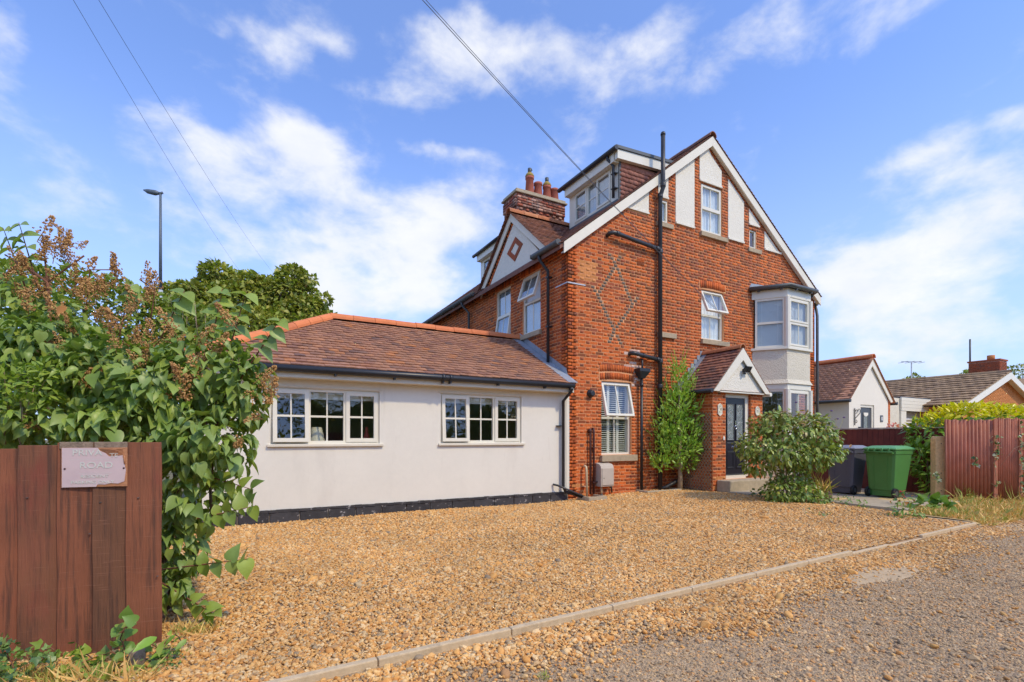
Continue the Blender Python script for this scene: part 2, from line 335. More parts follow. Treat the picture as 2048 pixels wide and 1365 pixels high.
M['fence_red'] = mat('red_brown_fence_board', [(0,(0.144,0.030,0.021)),(.5,(0.184,0.038,0.025)),(1,(0.115,0.028,0.021))], .75, noise=[(4,.25)], bump=(12,.3,.01,(8,8,.6)))
M['corr'] = mat('brown_painted_corrugated', (0.476,0.173,0.099), .55, noise=[(3,.18)], patch=[(5,(.28,.15,.11),.56,.16,(2,2,.3),.6),(9,(.33,.12,.05),.66,.08,None,.6)])
M['signw'] = mat('faded_sign', (.60,.47,.47), .55, noise=[(9,.05)], patch=[(5,(.52,.40,.42),.5,.2,None,.6)])
M['signtext'] = mat('faded_letters', (.60,.62,.56), .6)
M['signwood'] = mat('peeled_sign_backing', (.48,.22,.105), .85, noise=[(8,.2)], bump=(14,.8,.01,(1,1,9)))
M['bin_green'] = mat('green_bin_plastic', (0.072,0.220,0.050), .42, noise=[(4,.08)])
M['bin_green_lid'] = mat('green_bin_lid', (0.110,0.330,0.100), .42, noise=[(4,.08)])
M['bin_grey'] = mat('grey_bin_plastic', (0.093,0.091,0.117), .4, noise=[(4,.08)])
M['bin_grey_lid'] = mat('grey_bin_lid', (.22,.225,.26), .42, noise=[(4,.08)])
M['rubber'] = mat('black_rubber', (.012,.012,.014), .6)
M['meter'] = mat('meter_box_beige', (.52,.45,.37), .6, noise=(6,.06))
M['beige'] = mat('cream_pipe', (.62,.48,.29), .5, noise=(8,.1))
M['lamppole'] = mat('lamp_post_steel', (.10,.13,.16), .5, noise=[(30,.4)])
M['lamppole2'] = mat('lamp_post_pale', (.42,.46,.50), .5)
M['wire'] = mat('wire', (.10,.12,.16), .6)
M['bark'] = mat('bark', (.15,.10,.065), .95, noise=[(20,.3)], bump=(30,.7,.01))
M['bark_pale'] = mat('pale_bark', (.36,.27,.17), .95, noise=[(20,.3)], bump=(40,.7,.01))
M['stem_red'] = mat('red_brown_twig', (.20,.085,.045), .9, noise=(20,.3))
G = lambda *c: list(c)
M['lf_lilac'] = mat('leaf_lilac', [(0,(0.160,0.247,0.061)),(.35,(0.226,0.335,0.079)),(.6,(0.280,0.377,0.107)),(.85,(0.320,0.410,0.065)),(1,(0.187,0.280,0.086))], .42, noise=(9,.2), trans=.22)
M['lf_lilac_y'] = mat('leaf_lilac_young', [(0,(0.225,0.336,0.053)),(1,(0.319,0.403,0.075))], .42, noise=(9,.2), trans=.3)
M['lf_yellow'] = mat('leaf_yellow_green', [(0,(0.240,0.360,0.045)),(.5,(0.330,0.420,0.053)),(1,(0.180,0.285,0.045))], .45, noise=(9,.15), trans=.3)
M['lf_hedge'] = mat('leaf_hedge', [(0,(0.172,0.252,0.034)),(.4,(0.259,0.322,0.042)),(.7,(0.328,0.347,0.054)),(1,(0.121,0.189,0.036))], .5, noise=(3,.25), trans=.25)
M['lf_dead'] = mat('dead_flower', [(0,(0.330,0.160,0.055)),(.4,(0.510,0.282,0.095)),(.7,(0.630,0.377,0.138)),(1,(0.270,0.113,0.051))], .9)
M['lf_dry'] = mat('leaf_dry', (.40,.17,.04), .8)
M['lf_tree'] = mat('leaf_tree', [(0,(0.176,0.216,0.035)),(.4,(0.306,0.316,0.050)),(.7,(0.452,0.404,0.071)),(1,(0.194,0.228,0.047))], .5, noise=(.9,.3), trans=.2)
M['lf_tree_l'] = mat('leaf_tree_light', [(0,(0.207,0.284,0.038)),(1,(0.373,0.397,0.060))], .5, noise=(.9,.25), trans=.25)
M['lf_bay'] = mat('leaf_evergreen', [(0,(0.156,0.317,0.038)),(.35,(0.272,0.456,0.053)),(.7,(0.397,0.570,0.079)),(1,(0.501,0.655,0.122))], .35, noise=(4,.2), trans=.25)
M['lf_vib'] = mat('leaf_viburnum', [(0,(0.141,0.229,0.044)),(.4,(0.236,0.324,0.059)),(.75,(0.315,0.406,0.079)),(1,(0.441,0.419,0.089))], .3, noise=(5,.25), trans=.15)
M['lf_vib_y'] = mat('leaf_viburnum_young', [(0,(0.286,0.247,0.052)),(.5,(0.234,0.260,0.058)),(1,(0.390,0.208,0.078))], .35, trans=.25)
M['lf_laurel'] = mat('leaf_laurel', [(0,(0.137,0.270,0.033)),(.5,(0.215,0.378,0.045)),(1,(0.312,0.468,0.068))], .32, noise=(5,.2), trans=.2)
M['lf_laurel_y'] = mat('leaf_laurel_young', [(0,(0.630,0.551,0.012)),(.5,(0.825,0.696,0.016)),(1,(0.480,0.493,0.020))], .35, noise=(5,.15), trans=.3)
M['lf_weed'] = mat('leaf_weed', [(0,(0.140,0.266,0.049)),(.5,(0.210,0.350,0.063)),(1,(0.280,0.364,0.056))], .45, trans=.25)
M['lf_ivy'] = mat('leaf_ivy', [(0,(0.064,0.136,0.040)),(.6,(0.112,0.208,0.056)),(1,(0.256,0.336,0.064))], .4, trans=.15)
M['lf_vario'] = mat('leaf_variegated', [(0,(.16,.22,.06)),(.6,(.30,.33,.16)),(1,(.55,.55,.40))], .4, trans=.2)
M['petal_red'] = mat('red_petal', [(0,(.55,.03,.04)),(1,(.62,.07,.09))], .5, trans=.2)
M['petal_pink'] = mat('pink_petal', [(0,(.75,.22,.20)),(1,(.80,.42,.38))], .5, trans=.2)
M['petal_vib'] = mat('pinkish_bud', [(0,(.62,.36,.28)),(1,(.66,.52,.42))], .6)
M['petal_violet'] = mat('violet_flower', (.13,.05,.22), .6)
M['grass_dry'] = mat('dry_grass', [(0,(.88,.58,.22)),(.4,(.82,.52,.18)),(.8,(.72,.48,.16)),(1,(.56,.46,.14))], .8, trans=.08)
M['grass_green'] = mat('green_grass', [(0,(.30,.36,.07)),(.6,(.40,.42,.09)),(1,(.55,.46,.14))], .7, trans=.15)
M['soil'] = mat('dry_soil', (.60,.42,.18) or (0.475,0.318,0.120), .95, noise=[(9,.25),(60,.25)], bump=(50,.6,.02), patch=(3,(.30,.25,.08),.56,.2,None,.6))
M['ground'] = mat('ground_earth', (.16,.135,.06), .95, noise=[(2,.3),(15,.2)])

def stone_mat(name, ramp):
    m = D.materials.new(name); m.use_nodes = True; N = m.node_tree.nodes; L = m.node_tree.links; b = N['Principled BSDF']; b.inputs['Roughness'].default_value = .75
    oi = N.new('ShaderNodeObjectInfo'); rp = N.new('ShaderNodeValToRGB'); e = rp.color_ramp.elements; rp.color_ramp.interpolation = 'LINEAR'
    e[0].position, e[0].color = 0, (*ramp[0][1], 1); e[1].position, e[1].color = 1, (*ramp[-1][1], 1)
    for p, c in ramp[1:-1]: q = e.new(p); q.color = (*c, 1)
    L.new(oi.outputs['Random'], rp.inputs[0]); n = N.new('ShaderNodeTexNoise'); n.inputs['Scale'].default_value = 120; g = N.new('ShaderNodeNewGeometry'); L.new(g.outputs['Position'], n.inputs['Vector'])
    n2 = N.new('ShaderNodeTexNoise'); n2.inputs['Scale'].default_value = 1.1; L.new(g.outputs['Position'], n2.inputs['Vector'])
    ad = N.new('ShaderNodeMath'); ad.operation = 'ADD'; L.new(n.outputs[0], ad.inputs[0]); L.new(n2.outputs[0], ad.inputs[1])
    mr = N.new('ShaderNodeMapRange'); L.new(ad.outputs[0], mr.inputs[0]); mr.inputs[1].default_value = .6; mr.inputs[2].default_value = 1.4; mr.inputs[3].default_value = .78; mr.inputs[4].default_value = 1.22
    mx = N.new('ShaderNodeVectorMath'); mx.operation = 'SCALE'; L.new(rp.outputs[0], mx.inputs[0]); L.new(mr.outputs[0], mx.inputs['Scale']); L.new(mx.outputs[0], b.inputs['Base Color'])
    return m
M['pebble'] = stone_mat('flint_pebble', [(0,(0.621,0.287,0.067)),(.14,(0.745,0.408,0.124)),(.3,(0.583,0.259,0.062)),(.46,(0.769,0.463,0.166)),(.58,(0.745,0.529,0.274)),(.68,(0.645,0.364,0.108)),(.78,(0.422,0.199,0.067)),(.86,(0.546,0.364,0.174)),(.93,(0.273,0.204,0.129)),(1,(0.794,0.551,0.265))])
M['chip'] = stone_mat('road_chipping', [(0,(0.505,0.324,0.155)),(.25,(0.337,0.243,0.145)),(.5,(0.590,0.399,0.203)),(.7,(0.225,0.175,0.116)),(.85,(0.618,0.312,0.107)),(1,(0.702,0.524,0.300))])

def ground_gravel_mat(name, c0, c1, c2, sand):
    """loose gravel seen between and beyond the separate stones"""
    m = D.materials.new(name); m.use_nodes = True; N = m.node_tree.nodes; L = m.node_tree.links; b = N['Principled BSDF']; b.inputs['Roughness'].default_value = .9
    g = N.new('ShaderNodeNewGeometry'); v = N.new('ShaderNodeTexVoronoi'); v.inputs['Scale'].default_value = 62; L.new(g.outputs['Position'], v.inputs['Vector'])
    sp = N.new('ShaderNodeSeparateColor'); L.new(v.outputs['Color'], sp.inputs[0]); rp = N.new('ShaderNodeValToRGB'); e = rp.color_ramp.elements
    e[0].color = (*c0, 1); e[1].color = (*c2, 1); q = e.new(.5); q.color = (*c1, 1); L.new(sp.outputs[0], rp.inputs[0])
    n = N.new('ShaderNodeTexNoise'); n.inputs['Scale'].default_value = .8; n.inputs['Detail'].default_value = 6; n.inputs['Roughness'].default_value = .65; L.new(g.outputs['Position'], n.inputs['Vector'])
    mr = N.new('ShaderNodeMapRange'); mr.interpolation_type = 'SMOOTHSTEP'; L.new(n.outputs[0], mr.inputs[0]); mr.inputs[1].default_value = .46; mr.inputs[2].default_value = .64; mr.inputs[4].default_value = .75
    mx = N.new('ShaderNodeMix'); mx.data_type = 'RGBA'; L.new(mr.outputs[0], mx.inputs[0]); L.new(rp.outputs[0], mx.inputs[6]); mx.inputs[7].default_value = (*sand, 1)
    L.new(mx.outputs[2], b.inputs['Base Color']); bp = N.new('ShaderNodeBump'); bp.inputs['Strength'].default_value = .9; bp.inputs['Distance'].default_value = .012
    iv = N.new('ShaderNodeMath'); iv.operation = 'SUBTRACT'; iv.inputs[0].default_value = 1; L.new(v.outputs['Distance'], iv.inputs[1]); L.new(iv.outputs[0], bp.inputs['Height']); L.new(bp.outputs[0], b.inputs['Normal'])
    return m
M['drive'] = ground_gravel_mat('gravel_bed', (.34,.17,.06), (.48,.30,.14), (.30,.24,.18), (.46,.28,.13))
M['road'] = ground_gravel_mat('worn_road', (.29,.205,.125), (.41,.29,.17), (.50,.36,.21), (.53,.365,.20))
M['sand'] = mat('sand_patch', (.52,.38,.22), .95, noise=[(12,.15),(90,.12)], bump=(70,.5,.01))

# ------------------------------------------------------------------ repeated pieces
CAMN = np.array(CAM); FN = np.array(FWD); RN = np.array(RGT)
def px_area(A, T):
    d = T - CAMN; w = d @ FN
    nrm = np.cross(A[:, :, 0], A[:, :, 1])
    ar = np.abs((nrm * d).sum(1)) / np.maximum(w, .2) ** 3 * FPX ** 2
    u = 1024 + FPX * (d @ RN) / np.maximum(w, .01); v = 876 - FPX * d[:, 2] / np.maximum(w, .01)
    ar[(w < .2) | (u < 0) | (u > 2048) | (v < 0) | (v > 1365)] = 0
    return ar
def pieces(parent, name, rest, tv, tf, A, T, mi, mats, top=300, smooth=False, weight=None, limit=None):
    A = np.asarray(A, float); T = np.asarray(T, float); mi = np.asarray(mi, int)
    if len(T) == 0: return
    ar = px_area(A, T)
    if weight is not None: ar = ar * weight
    order = np.argsort(-ar); k = min(top, len(T)); pick = order[:k]; pick = pick[ar[pick] > 0]
    base = []
    for m_ in range(len(mats)):
        b = MB(); b.add(tv, tf, 0, smooth); base.append(b.mesh(name, mats[m_]))
    off = Matrix.Identity(4)
    for i in pick:
        o = D.objects.new(name, base[mi[i]])
        mw = Matrix(A[i].tolist()).to_4x4(); mw.translation = T[i].tolist()
        link(o, parent); o.matrix_basis = mw
    mask = np.ones(len(T), bool); mask[pick] = False
    if mask.any():
        me = repeat_mesh(rest, mats, tv, tf, A[mask], T[mask], mi[mask], smooth)
        o = D.objects.new(rest, me); link(o, parent)
        kind(o, 'stuff')
BRICK_V = [(-.5,-.5,0),(.5,-.5,0),(.5,.5,0),(-.5,.5,0),(-.5,-.5,1),(.5,-.5,1),(.5,.5,1),(-.5,.5,1)]
BRICK_F = [(4,5,6,7),(0,1,5,4),(1,2,6,5),(2,3,7,6),(3,0,4,7)]
TILE_V = [(-.5,0,.42),(.5,0,.42),(-.5,0,.9),(0,0,1),(.5,0,.9),(-.5,1,.1),(0,1,.2),(.5,1,.1),(-.5,.25,.2),(.5,.25,.2)]
TILE_F = [(0,1,4,3,2),(2,3,6,5),(3,4,7,6),(0,2,5,8),(1,9,7,4),(0,8,9,1)]
COURSE = .0725; STR = .2175; HED = .1085
def intervals(L, R, t, holes):
    iv = [(L, R)]
    for (a, b, c, d) in holes:
        if c < t < d:
            nv = []
            for x, y in iv:
                if b <= x or a >= y: nv.append((x, y)); continue
                if a > x: nv.append((x, a))
                if b < y: nv.append((b, y))
            iv = nv
    return iv
class Bricks:
    def __init__(s): s.A = []; s.T = []; s.m = []; s.own = []
    def put(s, fr, a0, a1, b0, b1, m, own, d=.0, proud=None):
        u = fr.u if not fr.flip else -fr.u
        w = max(.01, a1 - a0 - .0125); h = b1 - b0 - .0130; p = (proud or .0022) + rng.random() * .0016
        k = rng.gauss(0, .004)
        c = fr.pt((a0 + a1) / 2 + rng.gauss(0, .0012), (b0 + b1) / 2 + rng.gauss(0, .0009), d)
        uu = (u + fr.w * k).normalized() * w; ww = (fr.w - u * k).normalized() * h; nn = fr.n * p
        s.A.append([[uu[i], ww[i], nn[i]] for i in range(3)]); s.T.append(tuple(c)); s.m.append(m); s.own.append(own)
    def wall(s, fr, own, L, R, t0, t1, holes=(), classify=None, proud=None, start=0., inlay=None):
        n = int(math.ceil((t1 - t0) / COURSE))
        for i in range(n):
            b0 = t0 + i * COURSE; b1 = min(t1, b0 + COURSE)
            if b1 - b0 < .03: continue
            tm = (b0 + b1) / 2; l, r = L(tm), R(tm)
            ins = [c for c in inlay(tm)] if inlay else []
            for c in ins: s.put(fr, c - .053, c + .053, b0, b1, 2, own)
            iv = intervals(l, r, tm, list(holes) + [(c - .053, c + .053, b0, b1) for c in ins])
            x = start - (0 if i % 2 else (STR + HED) / 2) - STR; j = 0
            x += (0 if True else 0)
            while x < r:
                w = STR if j % 2 == 0 else HED
                for a, b in iv:
                    p, q = max(x, a), min(x + w, b)
                    if q - p > .03: s.put(fr, p, q, b0, b1, classify((p + q) / 2, tm, q - p) if classify else 0, own, 0, proud((p+q)/2, tm) if proud else None)
                x += w; j += 1
    def soldiers(s, fr, own, a0, a1, b0, b1, m=0, w=.0725, arch=0., proud=.009):
        n = max(1, round((a1 - a0) / w)); ww = (a1 - a0) / n
        for i in range(n):
            f = (i + .5) / n * 2 - 1; up = arch * (1 - f * f)
            s.put(fr, a0 + i * ww, a0 + (i + 1) * ww, b0 + up, b1 + up, m, own, 0, proud)
    def finish(s, owners, mats, top=300):
        A = np.array(s.A); T = np.array(s.T); mi = np.array(s.m); own = np.array(s.own)
        ar = px_area(A, T); order = np.argsort(-ar)[:top]; sel = np.zeros(len(T), bool); sel[order] = True
        for k, parent in enumerate(owners):
            q = own == k
            if not q.any(): continue
            w = np.where(sel[q], 1., 0.)
            pieces(parent, 'brick', 'brickwork', BRICK_V, BRICK_F, A[q], T[q], mi[q], mats, int(sel[q].sum()), weight=w)
def wall_solid(mb, fr, L, R, t0, t1, holes=(), th=.22, m=0, cuts=()):
    ts = sorted({t0, t1, *[c for h in holes for c in h[2:]], *cuts}); ts = [t for t in ts if t0 <= t <= t1]
    for b0, b1 in zip(ts, ts[1:]):
        if b1 - b0 < 1e-4: continue
        tm = (b0 + b1) / 2; l, r = L(tm), R(tm)
        for a, b in intervals(l, r, tm, holes):
            p0, p1 = (L(b0), L(b1)) if a == l else (a, a); q0, q1 = (R(b0), R(b1)) if b == r else (b, b)
            mb.prism(fr, [(p0, b0), (q0, b0), (q1, b1), (p1, b1)], -th, 0, m)
def tile_rows(fr, smin, smax, length, gauge=.112, w=.165, th=.030, skip=None, base=.006):
    A = []; T = []
    u = fr.u if not fr.flip else -fr.u
    for i in range(int(length / gauge)):
        t = i * gauge; lo, hi = (smin(t), smax(t)) if callable(smin) else (smin, smax)
        x = math.floor(lo / w) * w - (w / 2 if i % 2 else 0)
        while x < hi:
            a, b = max(x, lo), min(x + w, hi); x += w
            if b - a < .025: continue
            s = (a + b) / 2
            if skip and skip(s, t + gauge / 2): continue
            j = rng.gauss(0, .004); k = rng.gauss(0, .006)
            uu = (u + fr.w * k).normalized() * (b - a - .003); ww = (fr.w - u * k + fr.n * rng.gauss(0, .008)).normalized() * (gauge * 1.45); nn = fr.n * (th * (1 + rng.random() * .35))
            A.append([[uu[q], ww[q], nn[q]] for q in range(3)]); T.append(tuple(fr.pt(s, t + j, base)))
    return A, T

# ------------------------------------------------------------------ windows
def bars4(mb, fr, a0, a1, b0, b1, w, c0, c1, m=0):
    mb.fbox(fr, a0, a0 + w, b0, b1, c0, c1, m); mb.fbox(fr, a1 - w, a1, b0, b1, c0, c1, m)
    mb.fbox(fr, a0 + w, a1 - w, b0, b0 + w, c0, c1, m); mb.fbox(fr, a0 + w, a1 - w, b1 - w, b1, c0, c1, m)
def window(parent, fr, a0, a1, b0, b1, lights, mull=(), trans=(), rec=.05, fw=.045, sill=None, sillmat='stone', glass='glass', cover=None, name='window', frame_mat='white', label=None):
    mb = MB(); c1 = -rec; c0 = -rec - .06
    bars4(mb, fr, a0, a1, b0, b1, fw, c0, c1)
    for (s, p, q) in mull: mb.fbox(fr, s - fw * .6, s + fw * .6, max(p, b0 + fw), min(q, b1 - fw), c0, c1 - .002)
    for (t, p, q) in trans: mb.fbox(fr, max(p, a0 + fw), min(q, a1 - fw), t - fw * .55, t + fw * .55, c0, c1 - .003)
    wd = mb.build(name, M[frame_mat], parent)
    if label: wd['label'] = label
    for L_ in lights:
        p, q, r, s = L_['r']; op = L_.get('open')
        if op and op[0] == 'tilt': f2 = fr.sub(p, s, c1 + .004, tilt=math.radians(op[1])); x0, x1, y0, y1 = 0, q - p, r - s, 0; base = 0
        elif op and op[0] == 'swing_right':
            f2 = fr.sub(q, r, c1 + .004, swing=-math.radians(op[1])); x0, x1, y0, y1 = p - q, 0, 0, s - r; base = 0
        else: f2 = fr; x0, x1, y0, y1 = p, q, r, s; base = c1 if L_.get('sash') else c0 + .01
        sw = 0
        if L_.get('sash') or op:
            sw = L_.get('sw', .05); k = MB(); bars4(k, f2, x0, x1, y0, y1, sw, base - .045, base + .018); k.build('sash', M[frame_mat], wd)
        gx0, gx1, gy0, gy1 = x0 + sw, x1 - sw, y0 + sw, y1 - sw
        dpt = base - .012 if (L_.get('sash') or op) else c0 + .025
        k = MB(); k.fbox(f2, gx0 - .006, gx1 + .006, gy0 - .006, gy1 + .006, dpt - .008, dpt); k.build('pane', M[L_.get('glass', glass)], wd)
        for v in L_.get('v', ()):
            k = MB(); x = gx0 + (gx1 - gx0) * v; k.fbox(f2, x - .011, x + .011, gy0, gy1, dpt - .012, dpt + .008); k.build('glazing_bar', M[frame_mat], wd)
        for h in L_.get('h', ()):
            k = MB(); y = gy0 + (gy1 - gy0) * h[0]; k.fbox(f2, gx0, gx1, y - h[1], y + h[1], dpt - .014, dpt + .010); k.build('glazing_bar', M[frame_mat], wd)
    if sill:
        k = MB(); k.fbox(fr, sill[0], sill[1], sill[2], sill[3], -rec - .02, sill[4]); k.build('sill', M[sillmat], wd, bevel=.006)
    if cover:
        ca, cb, cc, cd = a0 + fw * .7, a1 - fw * .7, b0 + fw * .7, b1 - fw * .7; dd = c0 - .025
        if cover == 'net':
            k = MB(); n = 24
            for i in range(n):
                x0 = ca + (cb - ca) * i / n; x1 = ca + (cb - ca) * (i + 1) / n; o0 = .02 * math.sin(i * 1.7); o1 = .02 * math.sin((i + 1) * 1.7)
                k.add([fr.pt(x0, cc, dd + o0), fr.pt(x1, cc, dd + o1), fr.pt(x1, cd, dd + o1), fr.pt(x0, cd, dd + o0)], [(0, 1, 2, 3)], 0, True, fr.flip)
            k.build('net_curtain', M['curtain'], wd)
        elif cover == 'venetian':
            k = MB(); y = cc
            while y < cd - .01:
                P = fr.pt; k.add([P(ca, y, dd), P(cb, y, dd), P(cb, y + .026, dd - .016), P(ca, y + .026, dd - .016)], [(0, 1, 2, 3)], 0, False, fr.flip); y += .030
            for f in (.2, .8): x = ca + (cb - ca) * f; k.fbox(fr, x - .006, x + .006, cc, cd, dd, dd + .003)
            k.build('venetian_blind', M['blind'], wd)
        elif cover == 'shutter':
            k = MB()
            for i in range(3):
                x0 = ca + (cb - ca) * i / 3; x1 = ca + (cb - ca) * (i + 1) / 3
                k.fbox(fr, x0, x0 + .035, cc, cd, dd - .015, dd + .01); k.fbox(fr, x1 - .035, x1 - .001, cc, cd, dd - .015, dd + .01)
                y = cc + .03
                while y < cd - .05:
                    P = fr.pt; k.add([P(x0 + .035, y, dd + .016), P(x1 - .035, y, dd + .016), P(x1 - .035, y + .016, dd - .018), P(x0 + .035, y + .016, dd - .018)], [(0, 1, 2, 3)], 0, False, fr.flip); y += .048
            k.build('plantation_shutter', M['shutter'], wd)
    return wd
def gutter(mb, p0, p1, r=.055, m=0, n=7, out=None):
    """half-round open gutter with lipped edge and closed ends, drawn as a full D section"""
    mb.tube([p0, p1], r, 12, m)

# ------------------------------------------------------------------ ground
def sheet(name, x0, x1, y0, y1, nx, ny, zf, m, inside=None, skirt=None):
    vs = []; fs = []
    for j in range(ny + 1):
        for i in range(nx + 1):
            x = x0 + (x1 - x0) * i / nx; y = y0 + (y1 - y0) * j / ny; vs.append((x, y, zf(x, y)))
    for j in range(ny):
        for i in range(nx):
            cx, cy = x0 + (x1 - x0) * (i + .5) / nx, y0 + (y1 - y0) * (j + .5) / ny
            if inside and not inside(cx, cy): continue
            a = j * (nx + 1) + i; fs.append((a, a + 1, a + nx + 2, a + nx + 1))
    b = MB(); b.add(vs, fs, 0, True); return kind(b.build(name, M[m] if isinstance(m, str) else m), 'structure')
sheet('ground', -400, 400, -400, 400, 8, 8, lambda x, y: -.06, 'ground')
def kerb_y(x): return -5.72 + (x + 5.96) * .0276
sheet('road', -60, 60, -12.5, -5.0, 60, 20, lambda x, y: -.024, 'road')
sheet('drive', -9.5, 4.06, -5.75, .3, 64, 40, lambda x, y: gz(x, y) - .004 if y > kerb_y(x) else -.034, 'drive', inside=lambda x, y: x < 3.80 or y > -4.42)
def verge_z(x, y): return -.035 + .065 * smooth(-5.62, -5.36, y) + .05 * smooth(-5.4, -4.2, y) * smooth(3.70, 4.15, x) + .012 * math.sin(x * 3.1) * math.cos(y * 4.3)
sheet('verge', 3.80, 22, -5.66 , -3.0, 120, 44, verge_z, 'soil', inside=lambda x, y: y < -4.40 or x > 4.2)
sheet('back_garden', 4.10, 30, -3.02, 1.0, 30, 10, lambda x, y: .03 + .03 * smooth(-3.5, -1, y), 'soil')
sheet('sand_patch', -1.2, .3, -6.35, -5.95, 20, 10, lambda x, y: -.016 - .012 * ((x + .45) ** 2 / .5 + (y + 6.15) ** 2 / .035 > 1 + .3 * math.sin(x * 9)), 'sand')
sheet('sand_patch', 3.5, 4.7, -6.05, -5.62, 20, 10, lambda x, y: -.014 - .012 * ((x - 4.1) ** 2 / .3 + (y + 5.82) ** 2 / .03 > 1 + .3 * math.sin(x * 8)), 'sand')

def pebble_group(name, material):
    g = D.node_groups.new(name, 'GeometryNodeTree'); g.interface.new_socket('Geometry', in_out='INPUT', socket_type='NodeSocketGeometry'); g.interface.new_socket('Geometry', in_out='OUTPUT', socket_type='NodeSocketGeometry')
    N = g.nodes; L = g.links; gi = N.new('NodeGroupInput'); go = N.new('NodeGroupOutput'); join = N.new('GeometryNodeJoinGeometry')
    for k in range(6):
        ic = N.new('GeometryNodeMeshIcoSphere'); ic.inputs['Radius'].default_value = 1; ic.inputs['Subdivisions'].default_value = 2 if k < 3 else 1
        sp = N.new('GeometryNodeSetPosition'); nz = N.new('ShaderNodeTexNoise'); nz.inputs['Scale'].default_value = .9; nz.noise_dimensions = '4D'; nz.inputs['W'].default_value = k * 7.3
        sb = N.new('ShaderNodeVectorMath'); sb.operation = 'SUBTRACT'; sb.inputs[1].default_value = (.5, .5, .5); sc = N.new('ShaderNodeVectorMath'); sc.operation = 'SCALE'; sc.inputs['Scale'].default_value = 1.1
        L.new(nz.outputs['Color'], sb.inputs[0]); L.new(sb.outputs[0], sc.inputs[0]); L.new(sc.outputs[0], sp.inputs['Offset']); L.new(ic.outputs[0], sp.inputs[0])
        tr = N.new('GeometryNodeTransform'); tr.inputs['Scale'].default_value = (1.15 + .1 * (k % 3), .85, .62 + .06 * (k % 2)); L.new(sp.outputs[0], tr.inputs[0])
        sm = N.new('GeometryNodeSetMaterial'); sm.inputs['Material'].default_value = material; L.new(tr.outputs[0], sm.inputs[0])
        ss = N.new('GeometryNodeSetShadeSmooth'); L.new(sm.outputs[0], ss.inputs[0]); ss.inputs['Shade Smooth'].default_value = k < 3
        ti = N.new('GeometryNodeGeometryToInstance'); L.new(ss.outputs[0], ti.inputs[0]); L.new(ti.outputs[0], join.inputs[0])
    ip = N.new('GeometryNodeInstanceOnPoints'); ip.inputs['Pick Instance'].default_value = True
    L.new(gi.outputs[0], ip.inputs['Points']); L.new(join.outputs[0], ip.inputs['Instance'])
    for nm, ty, so in (('rot', 'FLOAT_VECTOR', 'Rotation'), ('siz', 'FLOAT', 'Scale')):
        na = N.new('GeometryNodeInputNamedAttribute'); na.data_type = ty; na.inputs[0].default_value = nm; L.new(na.outputs[0], ip.inputs[so])
    rv = N.new('FunctionNodeRandomValue'); rv.data_type = 'INT'; rv.inputs[4].default_value = 0; rv.inputs[5].default_value = 5; L.new(rv.outputs[2], ip.inputs['Instance Index'])
    L.new(ip.outputs[0], go.inputs[0]); return g
def pebbles(name, P, size, material):
    n = len(P); me = D.meshes.new(name); me.vertices.add(n); me.vertices.foreach_set('co', P.astype(np.float32).ravel())
    a = me.attributes.new('rot', 'FLOAT_VECTOR', 'POINT'); r = np.stack([nr.normal(0, .35, n), nr.normal(0, .35, n), nr.uniform(0, 6.28, n)], 1); a.data.foreach_set('vector', r.astype(np.float32).ravel())
    a = me.attributes.new('siz', 'FLOAT', 'POINT'); a.data.foreach_set('value', size.astype(np.float32))
    o = D.objects.new(name, me); link(o); md = o.modifiers.new('stones', 'NODES'); md.node_group = pebble_group(name + '_stones', material); return kind(o, 'stuff')
def depth_of(x, y): return (x - CAM.x) * FWD.x + (y - CAM.y) * FWD.y
def in_view(x, y, mg=1.7):
    d = depth_of(x, y); l = (x - CAM.x) * RGT.x + (y - CAM.y) * RGT.y
    return (d > 1.4) & (np.abs(l) < 1.035 * d * mg)
gzv = np.vectorize(gz)
def drive_pebbles():
    P = []; Z = []
    for (dn, dx_, dens, sz) in ((1.4, 4.2, 6600, .0081), (4.2, 6.5, 5000, .0087), (6.5, 16, 3200, .0100)):
        n = int(13.3 * 6.0 * dens); x = nr.uniform(-9.4, 4.0, n); y = nr.uniform(-5.74, .1, n); d = depth_of(x, y); thin = .5 + .5 * np.sin(x * .9 + 1.3 * np.sin(y * 1.1)) * np.sin(y * 1.6 + x * .35 + 1)
        k = in_view(x, y) & (d >= dn) & (d < dx_) & (y > kerb_y(x) + .02) & ((x < 3.74) | (y > -4.4)) & (nr.random(n) < .6 + .6 * thin); x, y = x[k], y[k]
        s = sz * np.exp(nr.normal(0, .34, len(x))); s = np.where(nr.random(len(x)) < .03, s * 1.6, s)
        P.append(np.stack([x, y, gzv(x, y) + s * .25 + nr.uniform(0, .008, len(x))], 1)); Z.append(s)
    return np.concatenate(P), np.concatenate(Z)
p_, s_ = drive_pebbles(); pebbles('gravel', p_, s_, M['pebble'])
def road_pebbles():
    n = 240000; x = nr.uniform(-6, 7, n); y = nr.uniform(-8.6, -5.4, n); off = kerb_y(x) - y
    edge = .42 + .16 * np.sin(x * 1.7) + .1 * np.sin(x * 4.1 + 1)
    pr = np.where(off < edge, 1.0, np.exp(-(off - edge) / .13)) * np.where(x > 3.6, .25, np.where(x > 0.6, .55, 1))
    pr = np.maximum(pr, .014)
    k = in_view(x, y) & (off > .06) & (nr.random(n) < pr * .95); x, y = x[k], y[k]
    s = .0085 * np.exp(nr.normal(0, .36, len(x))); s = np.where(nr.random(len(x)) < .02, s * 1.7, s)
    return np.stack([x, y, -.022 + s * .3 + nr.uniform(0, .008, len(x))], 1), s
p_, s_ = road_pebbles(); pebbles('road_edge_gravel', p_, s_, M['pebble'])
